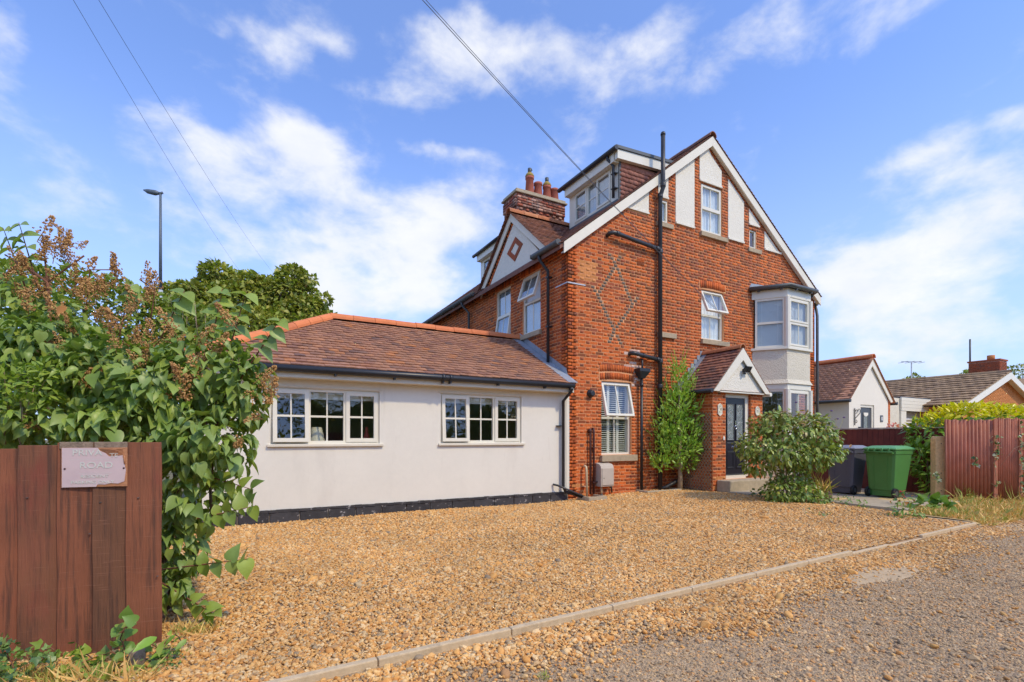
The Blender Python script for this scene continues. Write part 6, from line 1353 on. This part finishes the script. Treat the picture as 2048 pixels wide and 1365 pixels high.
PS = [(85,470),(85,490),(98,505),(125,490),(135,470),(140,500),(110,515),(60,540),(75,520),(45,545),(30,530),(140,520),(180,545),(195,570),(215,575),(230,550),(205,590),(170,590),(240,575),(60,625),(58,660),(75,680),(290,570),(300,590),(312,575),(255,620),(250,640),(150,660),(155,690),(180,690),(130,690),(190,640),(300,660),(320,690),(290,700),(340,680),(265,740),(275,760),(280,730),(100,860),(110,850),(85,845),(240,870),(330,745),(515,760),(530,775),(505,790),(545,785),(530,800),(520,830),(470,880),(480,895),(345,800),(370,790),(230,700),(210,740),(420,700),(400,680),(300,780),(40,600),(20,590),(155,560),(120,570),(95,590),(270,690),(345,650),(380,760)]
PS += [(rng.uniform(60, 470), rng.uniform(585, 770)) for _ in range(30)] + [(rng.uniform(-20, 160), rng.uniform(490, 640)) for _ in range(6)]
for k, (u, v) in enumerate(PS):
    o = D.objects.new('flower_head', PAN[k % 4]); link(o, lil); p = at(u + rng.gauss(0,4), v + rng.gauss(0,4), 3.42 + rng.random()*.4 if v > 600 else 3.65 + rng.random()*.1); d = Vector((rng.gauss(0,.45), rng.gauss(0,.45), .8 if v < 800 else -.2)).normalized()
    o.matrix_basis = Matrix.Translation(p) @ d.to_track_quat('Z', 'Y').to_matrix().to_4x4() @ Matrix.Scale(.62 + rng.random()*.45, 4)
o = D.objects.new('dry_leaf', MB().mesh('x', M['lf_dry'])); v_, f_ = leaf_heart(); b = MB(); b.add(v_, f_, 0, True); o.data = b.mesh('dry_leaf', M['lf_dry']); link(o, lil); o.matrix_basis = Matrix.Translation(at(122, 612, 3.4)) @ Matrix.Rotation(math.radians(-29), 4, 'Z') @ Matrix.Rotation(-1.75, 4, 'X') @ Matrix.Scale(.075, 4)
# --- small leaved yellow green shrub inside the lilac
prv = thing('privet_shrub', tuple(at(40, 780, 3.5).xy) + (0,), 'yellow green small leaved shrub at the left edge below the lilac', 'shrub')
PL_ = [cam_lobe(20, 765, 3.30, (.16,.16,.16)), cam_lobe(70, 770, 3.28, (.13,.12,.13)), cam_lobe(45, 815, 3.26, (.15,.12,.10)), cam_lobe(-30, 790, 3.3, (.18,.16,.18)), cam_lobe(95, 745, 3.3, (.07,.07,.08))]
P, Nn = lobes_points(PL_, 700, .4); foliage(prv, P, Nn, leaf_oval(.2, .1), [M['lf_yellow']], np.zeros(len(P), int), .048, .25, -.1, .7, 1, 200); branches(prv, at(40, 1000, 3.5), PL_[:3], 'bark_pale', .008, nb=2, jitter=.04)
# --- tall hedge behind
hg = thing('privet_hedge', tuple(at(180, 700, 8.5).xy) + (0,), 'tall light green hedge behind the lilac and left of the street lamp', 'hedge')
HL = [cam_lobe(u, v, d, (r, r, r*1.1)) for u, v, d, r in ((-40,660,8.6,1.0),(60,640,8.6,.85),(150,632,8.8,.75),(235,650,8.8,.70),(290,660,9.0,.62),(345,668,9.2,.62),(400,690,9.6,.66),(90,800,8.6,1.1),(240,800,8.8,1.1),(380,790,9.3,.9),(470,800,9.6,.7))]
P, Nn = lobes_points(HL, 17000, .6); foliage(hg, P, Nn, leaf_small(.34), [M['lf_hedge']], np.zeros(len(P), int), .105, .3, .0, .7, 1, 0); branches(hg, at(230, 1000, 8.8), HL[:6], 'bark', .05, 'trunk', 2, .3)
q = MB()
for k in range(40):
    u = -20 + k*11 + rng.gauss(0,4); p = at(u, 575 + 50*smooth(100, 420, u) + rng.gauss(0,14), 8.7 + rng.random()*.4); q.tube([p - Vector((0,0,.5)), p + Vector((rng.gauss(0,.05), rng.gauss(0,.05), .12))], [.008,.003], 4)
q.build('shoot', M['bark_pale'], hg)
# --- background trees
def tree(name, label, lobes, base, n, leaf, size, mats_, mi_p, trunk_r, group=None, inner=.6):
    t = thing(name, (base[0], base[1], 0), label, 'tree', group); P, Nn = lobes_points(lobes, n, inner, .8); mi = (nr.random(len(P)) < mi_p).astype(int)
    foliage(t, P, Nn, leaf, mats_, mi, size, .35, .25, .6, 1.0, 0, rest='crown'); q = MB(); top = Vector(lobes[0][0]); q.tube([(base[0], base[1], -.1), (base[0] + .1, base[1], top.z*.4), tuple(top)], [trunk_r, trunk_r*.75, trunk_r*.3], 8)
    for c, r in lobes[1:]:
        q.tube([Vector((base[0] + .1, base[1], top.z*.45)), Vector((base[0], base[1], top.z*.45)).lerp(Vector(c), .6) + Vector((0,0,.5)), Vector(c)], [trunk_r*.4, trunk_r*.25, trunk_r*.1], 6)
    q.build('trunk', M['bark'], t); return t
TLb = [cam_lobe(u, v, d, r) for u, v, d, r in ((505,585,30,(1.2,1.2,.85)),(530,590,30,(1.2,1.2,.95)),(420,585,29.6,(1.0,1.0,.9)),(395,605,29.3,(1.1,1.1,.9)),(480,570,30,(.9,.9,.75)),(500,640,30,(2.6,2.6,2.2)),(455,585,30,(1.3,1.3,1.15)),(430,610,29.5,(1.5,1.5,1.3)),(400,640,29,(1.2,1.2,1.1)),(480,600,30.5,(1.6,1.6,1.3)),(540,610,30.5,(1.7,1.7,1.2)),(585,572,30,(1.0,1.0,.95)),(575,600,30,(1.5,1.5,1.3)),(610,595,30,(.8,.8,.8)),(600,650,29.5,(1.6,1.6,1.5)),(628,640,30,(.95,.95,1.1)),(645,660,30,(.45,.45,.5)),(520,690,29,(3,3,2)),(610,700,29,(1.8,1.8,2)),(385,680,28,(1.6,1.6,1.8)),(445,560,30,(.6,.6,.5)),(590,548,30,(.55,.55,.4)),(560,665,28.8,(1.4,1.4,1.1)),(440,660,28.6,(1.4,1.4,1.1)))]
for k in range(46):      # ragged outer boughs
    c_, r_ = TLb[rng.randrange(len(TLb) - 3)]; d = Vector(unit(1)[0]); d.z = abs(d.z)*.55; q_ = .3 + .45*rng.random()
    TLb.append((c_ + Vector((d.x*r_[0], d.y*r_[1], d.z*r_[2]))*(.95 + .15*rng.random()), (q_*1.3, q_*1.3, q_*.8)))
for u, v, r in ((350,583,.35),(365,590,.4),(372,605,.6),(360,630,.8),(385,575,.4),(428,545,.35),(620,560,.35),(648,600,.4)): TLb.append((at(u, v, 29.5), (r, r, r*.7)))
tb = at(510, 800, 30); tree('broadleaf_tree', 'large dense broadleaf tree rising behind the white extension roof', TLb, (tb.x, tb.y), 30000, leaf_small(.34), .25, [M['lf_tree'], M['lf_tree_l']], .35, .35, inner=.62)
T2 = [cam_lobe(u, v, d, r) for u, v, d, r in ((1955,762,48,(1.4,1.4,1.2)),(1970,745,48,(.8,.8,.5)),(1940,752,48,(.7,.7,.5)))]; tb = at(1955, 860, 48); tree('round_tree', 'yellow green treetop behind the bungalow chimney', T2, (tb.x, tb.y), 1800, leaf_small(.34), .24, [M['lf_hedge'], M['lf_tree_l']], .5, .2)
T3 = [cam_lobe(u, v, d, r) for u, v, d, r in ((1830,768,40,(.9,.9,.5)),(1815,765,40,(.4,.4,.3)),(1850,764,40,(.5,.5,.2)),(1829,757,40,(.3,.3,.3)))]; tb = at(1830, 860, 40); tree('far_bush', 'dark treetop showing just above the bungalow roof beside the aerial', T3, (tb.x, tb.y), 900, leaf_small(.34), .2, [M['lf_tree']], 0, .12)
T4 = [cam_lobe(u, v, d, r) for u, v, d, r in ((2040,760,60,(2.2,2.2,1.6)),(2046,738,60,(1.2,1.2,.6)))]; tb = at(2040, 860, 60); tree('far_tree', 'dark treetop at the right edge behind the far roof', T4, (tb.x, tb.y), 900, leaf_small(.34), .3, [M['lf_tree']], 0, .2)

# --- evergreen by the house wall
bx, by = 3.02, -.34; bay_t = thing('evergreen_tree', (bx, by, .08), 'slender bright evergreen tree against the brick wall left of the porch', 'tree')
EL = [((bx + a, by - b, c), (r1, r1*.8, r2)) for a, b, c, r1, r2 in ((0,.05,1.45,.62,.42),(-.28,.0,1.75,.45,.38),(.30,.10,1.80,.45,.40),(-.05,.1,2.1,.50,.40),(-.24,.0,2.22,.24,.28),(.22,.1,2.25,.22,.28),(-.02,.05,2.52,.24,.30),(-.08,.05,2.82,.20,.26),(0,.1,1.1,.55,.34),(.10,.1,.80,.36,.28),(-.65,.0,.74,.30,.18),(.62,.1,1.85,.20,.16),(-.5,0,1.3,.3,.3),(.42,.1,1.35,.3,.3),(-.3,.05,.95,.35,.25))]
P, Nn = lobes_points([(c, (r[0]*.86, r[1]*.86, r[2]*.86)) for c, r in EL], 2900, .40); foliage(bay_t, P, Nn, leaf_oval(.17, .05), [M['lf_bay']], np.zeros(len(P), int), .095, .25, -.55, .5, 1.1, 250)
sh = []; 
for k in range(260):
    c, r = rng.choice(EL); d = unit(1)[0]; d[2] = abs(d[2])*.9 + .2; e = np.array(c) + d*np.array(r)*(.8 + .35*rng.random())
    for j in range(9): sh.append((e + (d + np.array([0,0,.7]))*.020*j, d))
P = np.array([a for a, b in sh]); Nn = np.array([b for a, b in sh]); foliage(bay_t, P, Nn, leaf_oval(.16, .0), [M['lf_bay']], np.zeros(len(P), int), .062, .2, -.9, .4, 1, 0)
q = MB(); q.tube([(bx - .02, by, .02), (bx, by, .4), (bx - .03, by, .8), (bx, by, 1.6), (bx - .05, by, 2.5)], [.062,.055,.05,.035,.01], 9); q.build('trunk', M['bark_pale'], bay_t)
q = MB()
for c, r in EL: q.tube([(bx, by, max(.6, c[2] - .5)), Vector((bx, by, c[2] - .2)).lerp(Vector(c), .5), c], [.016,.011,.005], 5)
q.build('branch', M['bark_pale'], bay_t)
# --- viburnum by the path
vx, vy = 3.35, -2.75; vib = thing('viburnum_shrub', (vx, vy, .03), 'spreading evergreen shrub with bare lower stems in front of the porch and grey bin', 'shrub')
VL = [((vx + a*RGT.x + b*FWD.x, vy + a*RGT.y + b*FWD.y, c), r) for a, b, c, r in ((-.10,0,1.45,(.55,.5,.36)),(-.50,.0,1.22,(.42,.4,.34)),(-.72,.0,1.12,(.28,.28,.20)),(.35,0,1.42,(.52,.5,.36)),(.66,.0,1.30,(.34,.36,.28)),(-.15,-.1,1.08,(.6,.45,.32)),(.40,-.1,1.02,(.5,.45,.30)),(.88,.0,1.02,(.24,.26,.13)),(.62,-.1,.98,(.26,.26,.15)),(-.55,.05,.85,(.28,.3,.26)),(0,.1,1.68,(.42,.38,.2)),(-.38,.1,1.62,(.24,.22,.18)),(.45,.1,1.64,(.3,.3,.16)))]
VB = [((vx + a*RGT.x + b*FWD.x, vy + a*RGT.y + b*FWD.y, c), r) for a, b, c, r in ((-.05,0,.32,(.36,.34,.30)),(.25,.0,.28,(.34,.32,.26)),(-.25,0,.26,(.26,.26,.22)),(.12,.05,.62,(.3,.3,.26)),(.5,-.1,.14,(.25,.22,.13)))]
P, Nn = lobes_points(VL, 2700, .45); mi = (nr.random(len(P)) < np.clip((P[:, 2] - 1.25)*.9, .02, .5)).astype(int); foliage(vib, P, Nn, leaf_oval(.24, .25), [M['lf_vib'], M['lf_vib_y']], mi, .098, .25, .75, .55, 1.1, 250)
P, Nn = lobes_points(VB, 1500, .4); foliage(vib, P, Nn, leaf_oval(.28, .2), [M['lf_vib'], M['lf_weed']], (nr.random(len(P)) < .2).astype(int), .075, .25, .5, .55, 1, 50)
shp = []
for k in range(110):      # stray shoots
    c_, r_ = VL[rng.randrange(len(VL))]; d = unit(1)[0]; d[2] = abs(d[2])*.6 - .1; e = np.array(c_) + d*np.array(r_)*1.0
    for j in range(8): shp.append((e + (d + np.array([0,0,.25]))*.024*j, d))
P = np.array([a for a, b in shp]); Nn = np.array([b for a, b in shp]); foliage(vib, P, Nn, leaf_oval(.22, .15), [M['lf_vib'], M['lf_vib_y']], (nr.random(len(P)) < .35).astype(int), .075, .25, .3, .6, 1, 0)
for a, r in ((-.10,.022),(-.02,.02),(.10,.024),(-.2,.016),(.2,.02)):
    q = MB(); p0 = Vector((vx, vy, .0)) + RGT*a*.8; q.tube([p0, p0 + Vector((0,0,.5)) + RGT*a*.2, p0 + Vector((0,0,1.0)) + RGT*a, p0 + Vector((0,0,1.4)) + RGT*a*2.5], [r, r*.95, r*.8, r*.4], 7); q.build('stem', M['bark_pale'], vib)
q = MB(); P, Nn = lobes_points(VL[:6], 90, .95)
for p in P:
    for j in range(6): c = Vector(p) + Vector(unit(1)[0])*.02; q.lathe(c, [(.004,-.006),(.008,0),(.004,.006)], 5)
kind(q.build('flower_bud', M['petal_vib'], vib), 'stuff')
vb = thing('verbena', (vx + .9, vy + .2, .03), 'wispy tall stems with tiny violet flowers above the shrub', 'plant')
q = MB(); q2 = MB()
for (u, v) in ((1592,805),(1640,830),(1655,832),(1663,822),(1675,838),(1688,835),(1667,845)):
    p = at(u, v, 9.9); b_ = at(1625 + (u - 1640)*.3, 960, 9.9); q.tube([b_, b_.lerp(p, .6), p], [.004,.003,.002], 4); q2.lathe(p, [(.012,-.012),(.03,0),(.012,.012)], 6)
q.build('stem', M['grass_green'], vb); kind(q2.build('flower', M['petal_violet'], vb), 'stuff')
# log with strap-leaved tuft at the shrub foot
lgp = at(1640, 992, 10.1); q = MB(); ax = (RGT*.9 - FWD*.4).normalized(); c = Vector((lgp.x, lgp.y, .13)); q.tube([c - ax*.22, c - ax*.1, c + ax*.12, c + ax*.2], [.10,.125,.12,.10], 11); one(q, 'log', M['bark'], 'short dark log lying at the foot of the shrub beside the path', 'log')
def blades(parent, name, centers, n, h, spread, mats_, lean=.5, w=.02):
    P = []; Nn = []
    for c in centers:
        P += [tuple(np.array(c) + np.append(nr.normal(0, spread, 2), 0)) for _ in range(n)]
    P = np.array(P); n_ = len(P); ax = unit(n_)*lean; ax[:, 2] = np.abs(ax[:, 2])*.5 + .55; s = h*np.exp(nr.normal(0, .3, n_)); A = orient(ax, unit(n_) + np.array([0,0,.01]), s, 1)
    me = repeat_mesh(name, mats_, *leaf_blade(w), A, P, nr.integers(0, len(mats_), n_), False); o = D.objects.new(name, me); link(o, parent); return o
tuf = thing('strap_leaf_tuft', (c.x, c.y, 0), 'tuft of dry arching strap leaves over the log', 'plant'); kind(blades(tuf, 'foliage', [c + Vector((0,0,.05)), c - ax*.2, c - ax*.35], 55, .34, .07, [M['grass_green'], M['grass_dry']], .9, .035), 'stuff')
# --- laurel hedge
lau = thing('laurel_hedge', (7.9, -3.2, 0), 'dense laurel hedge with bright yellow young leaves above the corrugated fence', 'hedge')
def cl(u, v, d, r): return cam_lobe(u, v, d, r)
HLb = [(at(1925,835,11.0),(.5,.45,.26)),(at(1985,835,11.0),(.55,.45,.28)),(at(2045,842,11.0),(.55,.45,.28)),cl(1868,868,11.0,(.42,.45,.42)),cl(1905,845,11.2,(.5,.5,.34)),(at(1955,842,11.4),(.6,.55,.36)),(at(2010,850,11.6),(.6,.55,.36)),(at(2070,862,11.8),(.6,.55,.34)),(at(1855,920,10.9),(.30,.35,.34)),(at(1880,950,10.9),(.36,.4,.4)),(at(1900,900,11.2),(.5,.5,.5)),(at(1835,905,11.0),(.22,.25,.20)),(at(1980,900,11.6),(.8,.6,.5)),(at(2060,900,11.8),(.8,.6,.5)),(at(1838,862,11.1),(.2,.25,.22))]
P, Nn = lobes_points(HLb, 5200, .7); up_ = P[:, 2] + nr.normal(0, .10, len(P)); thr = 1.66 + 0*P[:, 0]; mi = ((up_ > thr) & (Nn[:, 2] > -.1)).astype(int)
foliage(lau, P, Nn, leaf_oval(.19, .12), [M['lf_laurel'], M['lf_laurel_y']], mi, .15, .2, .1, .6, 1, 300)
q = MB()
for c_, r in HLb[:9]: q.tube([(c_.x, c_.y, .0), (c_.x, c_.y, c_.z*.6), c_], [.03,.025,.01], 6)
q.build('stem', M['bark'], lau)
# --- creeper on the corrugated fence
crf = Frame(c0v, cu, (0,0,1), (-.4848, -.8746, 0)); crp = thing('creeper', tuple(crf.pt(.95, 0, .05)), 'variegated creeper hanging down the corrugated fence joints', 'creeper')
P = []
for (a, z0, z1, n_, sp_) in ((.95,.98,1.40,34,.04),(.93,.55,.95,6,.02),(.97,.35,.5,6,.03),(1.45,.9,1.65,30,.03),(1.46,.2,.9,24,.02),(.52,.78,.98,12,.035),(.12,.28,.62,0,.03)):
    for k in range(n_): P.append(tuple(crf.pt(a + rng.gauss(0, sp_), z0 + (z1 - z0)*rng.random(), .055 + rng.random()*.05)))
for k in range(22): P.append(tuple(at(1868 + k*.4 + rng.gauss(0,3), 945 + k*.85 + rng.gauss(0,3), 9.95)))
P = np.array(P); Nn = np.tile(np.array([[-.4848,-.8746,.1]]), (len(P), 1)); foliage(crp, P, Nn, leaf_ivy(), [M['lf_vario'], M['lf_ivy']], (nr.random(len(P)) < .45).astype(int), .055, .25, .5, .2, 1, 60)
q = MB(); q.tube([crf.pt(.96,1.5,.05), crf.pt(.93,.9,.06), crf.pt(.98,.3,.06)], .004, 4); q.tube([crf.pt(1.45,1.68,.06), crf.pt(1.47,.9,.06), crf.pt(1.45,.1,.06)], .004, 4); q.tube([crf.pt(1.02,.75,.08), crf.pt(1.25,1.12,.14), crf.pt(1.5,1.2,.1)], .003, 4); q.build('stem', M['bark_pale'], crp)
# --- verge grass and weeds
def grass_field(name, label_mats, n, region, h, w):
    x = nr.uniform(3.9, 12, n*3); y = nr.uniform(-5.60, -3.9, n*3); k = region(x, y); x, y = x[k][:n], y[k][:n]; z = np.array([verge_z(a, b) for a, b in zip(x, y)]) - .005
    ax = unit(len(x))*.75; ax[:, 2] = np.abs(ax[:, 2])*.6 + .35; s = h*np.exp(nr.normal(0, .35, len(x))); A = orient(ax, unit(len(x)), s, 1)
    me = repeat_mesh(name, label_mats, *leaf_blade(w), A, np.stack([x, y, z], 1), nr.integers(0, len(label_mats), len(x)), False); return kind(link(D.objects.new(name, me)), 'stuff')
fline = lambda x: -4.17 - (x - 6.34)*.554
reg = lambda x, y: (y > -5.60) & (y < np.where(x < 6.3, -4.55, np.minimum(-4.3, fline(x) - .04))) & (in_view(x, y))
grass_field('dry_grass', [M['grass_dry'], M['grass_dry'], M['grass_dry'], M['grass_green']], 24000, reg, .06, .10)
grass_field('green_grass', [M['grass_green']], 2600, lambda x, y: reg(x, y) & (np.sin(x*2.3 + 1)*np.sin(y*5 + x) > .35), .085, .10)
grass_field('tall_grass', [M['grass_dry'], M['grass_green']], 900, lambda x, y: reg(x, y) & (y > fline(x) - .30) & (x > 6.2), .26, .028)
def weed(name, label, cat, u, v, z, n, size, leaf, mats_, r, h, droop=.3, extra=None, top=40, mi_p=.3):
    t = MB(); d = pxdir(u, v); k = (z - CAM.z)/d.z; p = CAM + d*k; t = thing(name, tuple(p), label, cat); P, Nn = lobes_points([((p.x, p.y, p.z + h*.5), (r, r, h*.6))], n, .3); P[:, 2] = np.maximum(P[:, 2], p.z + .01)
    foliage(t, P, Nn, leaf, mats_, (nr.random(len(P)) < mi_p).astype(int) if len(mats_) > 1 else np.zeros(len(P), int), size, .3, droop, .7, 1, top)
    q = MB()
    for j in range(max(4, n//14)): e = P[rng.randrange(len(P))]; q.tube([p + Vector((rng.gauss(0, r*.2), rng.gauss(0, r*.2), -.02)), Vector(e)], [.004,.002], 4)
    q.build('stem', M['grass_green'], t); return t, p
weed('hollyhock', 'large leaved green weed at the foot of the concrete gate post', 'plant', 1862, 1022, .04, 60, .13, leaf_heart(), [M['lf_weed']], .26, .20); weed('dandelion_clump', 'pale green trailing weeds over the kerb stub beside the path end', 'plant', 1812, 1033, .02, 90, .10, leaf_oval(.16,.3), [M['lf_weed'], M['lf_ivy']], .25, .16)
weed('small_weed', 'small green weed growing at the edge of the concrete path', 'plant', 1727, 1014, .05, 26, .06, leaf_oval(.2,.2), [M['lf_weed']], .10, .10); weed('low_weed', 'low green weeds lying on the path edge behind the log', 'plant', 1690, 1004, .08, 60, .07, leaf_oval(.2,.2), [M['lf_ivy'], M['lf_weed']], .28, .10)
weed('gravel_weed', 'grey green seedlings in the gravel right of the shrub', 'plant', 1640, 1028, .03, 30, .06, leaf_oval(.2,.2), [M['lf_ivy'], M['lf_weed']], .22, .06); weed('gravel_sprig', 'dark leafy sprig in the gravel left of the shrub', 'plant', 1512, 996, .06, 26, .07, leaf_heart(), [M['lf_ivy']], .12, .16)
weed('fern_tuft', 'yellow green feathery tuft at the foot of the corrugated fence', 'plant', 1925, 1002, .06, 80, .09, leaf_blade(.07), [M['lf_yellow']], .16, .26, -.6); weed('moss_tuft', 'tiny grassy tuft on the road at the bottom edge', 'plant', 1085, 1358, -.03, 60, .022, leaf_blade(.12), [M['grass_green']], .04, .02, -.3, top=0)
ger, gp = weed('geranium', 'straggling plant with red flowers beside the green bin', 'plant', 1812, 1012, .06, 55, .045, leaf_heart(), [M['lf_ivy'], M['lf_dry']], .26, .26, .2)
for (u, v) in ((1804,990),(1808,996),(1801,984),(1830,1002),(1846,998),(1822,1012),(1808,1018)):
    q = MB(); p = at(u, v, 9.4); 
    for j in range(9): c_ = p + Vector(unit(1)[0])*.022; q.lathe(c_, [(.004,-.006),(.014,.002),(.006,.008)], 6)
    q.build('flower', M['petal_red'], ger)
hbk = thing('flower_basket', (13.75, GYc - 1.2, 1.35), 'pink flowers in a basket in front of the grey cottage door', 'flowers'); P, Nn = lobes_points([((13.62, GYc - .9, 1.62), (.24,.2,.18)), ((13.95, GYc - .9, 1.55), (.22,.2,.16))], 220, .4); foliage(hbk, P, Nn, leaf_oval(.35,.1), [M['petal_pink'], M['lf_vario']], (P[:, 0] > 13.78).astype(int), .085, .2, .0, .6, 1, 30)
q = MB(); q.lathe((13.78, GYc - .9, 1.15), [(.12,0),(.26,.18),(.30,.36)], 12); q.build('basket', M['bark'], hbk); q = MB(); q.tube([(13.78, GYc - .9, 0), (13.78, GYc - .9, 1.16)], .04, 8); q.build('stand', M['black'], hbk)
# --- creepers and weeds at the left fence foot
def ivy_patch(name, label, pts, n, size, leaf, mats_, top=60, mi_p=.3, sp_=.05):
    P = []; 
    for (u, v, d) in pts:
        for k in range(n): P.append(tuple(at(u + rng.gauss(0, sp_*280), v + rng.gauss(0, sp_*220), d + rng.gauss(0, .05))))
    P = np.array(P); P[:, 2] = np.maximum(P[:, 2], .012); Nn = np.tile(np.array(-FWD)*.7 + np.array([0,0,.5]), (len(P), 1)); t = thing(name, (float(P[:, 0].mean()), float(P[:, 1].mean()), 0), label, 'plant')
    foliage(t, P, Nn, leaf, mats_, (nr.random(len(P)) < mi_p).astype(int) if len(mats_) > 1 else np.zeros(len(P), int), size, .25, .25, .5, 1, top); q = MB()
    for (u, v, d), (u2, v2, d2) in zip(pts, pts[1:]): q.tube([at(u, v, d + .02), at((u+u2)/2, (v+v2)/2 - 6, (d+d2)/2), at(u2, v2, d2 + .02)], .0035, 5)
    q.build('stem', M['stem_red'], t); return t
ivy_patch('ivy', 'dark ivy climbing the foot of the first fence board', [(8,1290,2.72),(18,1320,2.72),(30,1345,2.68),(10,1350,2.7),(40,1310,2.75)], 26, .032, leaf_ivy(), [M['lf_ivy'], M['lf_weed']], 60)
ivy_patch('ivy_sprig', 'ivy sprig with pale leaves at the middle of the fence foot', [(90,1300,2.78),(115,1305,2.78),(100,1320,2.76),(75,1328,2.76)], 9, .040, leaf_ivy(), [M['lf_ivy'], M['lf_weed']], 30, .5)
ivy_patch('bramble', 'bright leafy bramble shoot rising at the fence corner', [(265,1245,2.92),(250,1262,2.9),(240,1280,2.9),(250,1300,2.88),(235,1310,2.86),(210,1310,2.86),(165,1312,2.84)], 5, .052, leaf_heart(), [M['lf_weed'], M['lf_lilac']], 30, .4, .03)
ivy_patch('bindweed', 'bright green trailing bindweed with long leaves past the fence end', [(225,1340,2.8),(280,1330,2.86),(290,1290,2.92),(320,1300,2.98),(350,1270,3.05),(365,1290,3.0)], 4, .085, leaf_oval(.22,.25), [M['lf_weed'], M['lf_bay']], 24, .3, .05)
ivy_patch('yellowing_dock', 'yellowing broad leaves beside the fence foot', [(160,1310,2.8),(185,1318,2.8),(150,1340,2.74),(195,1335,2.76),(215,1350,2.74)], 4, .062, leaf_heart(), [M['lf_weed'], M['lf_yellow']], 20, .6, .04)
ivy_patch('ground_ivy', 'small dark ground cover leaves in the gravel at the fence end', [(325,1310,2.95),(340,1335,2.9),(310,1345,2.86),(345,1300,3.0),(330,1325,2.9)], 50, .018, leaf_small(.4), [M['lf_ivy'], M['lf_vib']], 0, .4, .06)
tg = at(60, 1365, 2.6); gt = thing('dry_tuft', (tg.x, tg.y, 0), 'dry straw coloured grass along the foot of the left fence', 'grass'); kind(blades(gt, 'blades', [Vector((at(u, 1355, 2.72).x, at(u, 1355, 2.72).y, -.01)) for u in range(20, 300, 14)] + [Vector((at(u, 1250, 3.35).x, at(u, 1250, 3.35).y, 0)) for u in range(350, 420, 9)], 26, .085, .04, [M['grass_dry'], M['grass_dry'], M['grass_green']], .8, .05), 'stuff')
stp = at(270, 1335, 2.86); q = MB(); q.tube([(stp.x, stp.y, -.05), (stp.x + .01, stp.y, .08), (stp.x + .03, stp.y, .115)], [.045,.042,.02], 9); one(q, 'post_stump', M['endgrain'], 'pale weathered post stump at the foot of the left fence end', 'post', bevel=.0)
# --- across the lane, behind the camera: what the windows look back at
opp = thing('opposite_hedge', (-6, -15.5, 0), 'hedge on the far side of the lane opposite the white extension', 'hedge')
OL = [((-22 + k*2.6, -15.5 + rng.gauss(0,.3), 1.7 + rng.gauss(0,.35)), (1.8, 1.0, 2.1)) for k in range(18)] + [((-14, -19, 4.5), (2.6,2.4,2.6)), ((-4, -20, 5), (2.4,2.4,3)), ((6, -20, 4.6), (2.8,2.6,2.6))]
P, Nn = lobes_points(OL, 26000, .75); foliage(opp, P, Nn, leaf_small(.4), [M['lf_hedge'], M['lf_tree']], (nr.random(len(P)) < .4).astype(int), .19, .3, .1, .6, 1, 0)
q = MB(); n = 60; vs = []
for i in range(n + 1):
    x = -24 + 48*i/n; h = 2.9 + .35*math.sin(i*1.1) + .25*math.sin(i*2.7)
    for y, z in ((-15.1,-.1),(-15.0,h*.5),(-15.3,h),(-16.2,h),(-16.4,-.1)): vs.append((x, y + .12*math.sin(i*1.9 + z), z))
q.add(vs, [(5*i+j, 5*i+5+j, 5*i+6+j, 5*i+1+j) for i in range(n) for j in range(4)], 0, True); q.build('inner_growth', M['lf_vib'], opp)
q = MB(); q.box(-16, -2, -13.9, -13.84, -.1, 1.55)
opf = thing('opposite_fence', (-9, -13.9, 0), 'low brown panel fence before the hedge on the far side of the lane', 'fence'); q.build('panel', M['fence_red'], opf)
for x in (-16, -12.5, -9, -5.5, -2):
    q = MB(); q.box(x - .05, x + .05, -13.84, -13.74, -.1, 1.45); q.build('post', M['fence_red'], opf)
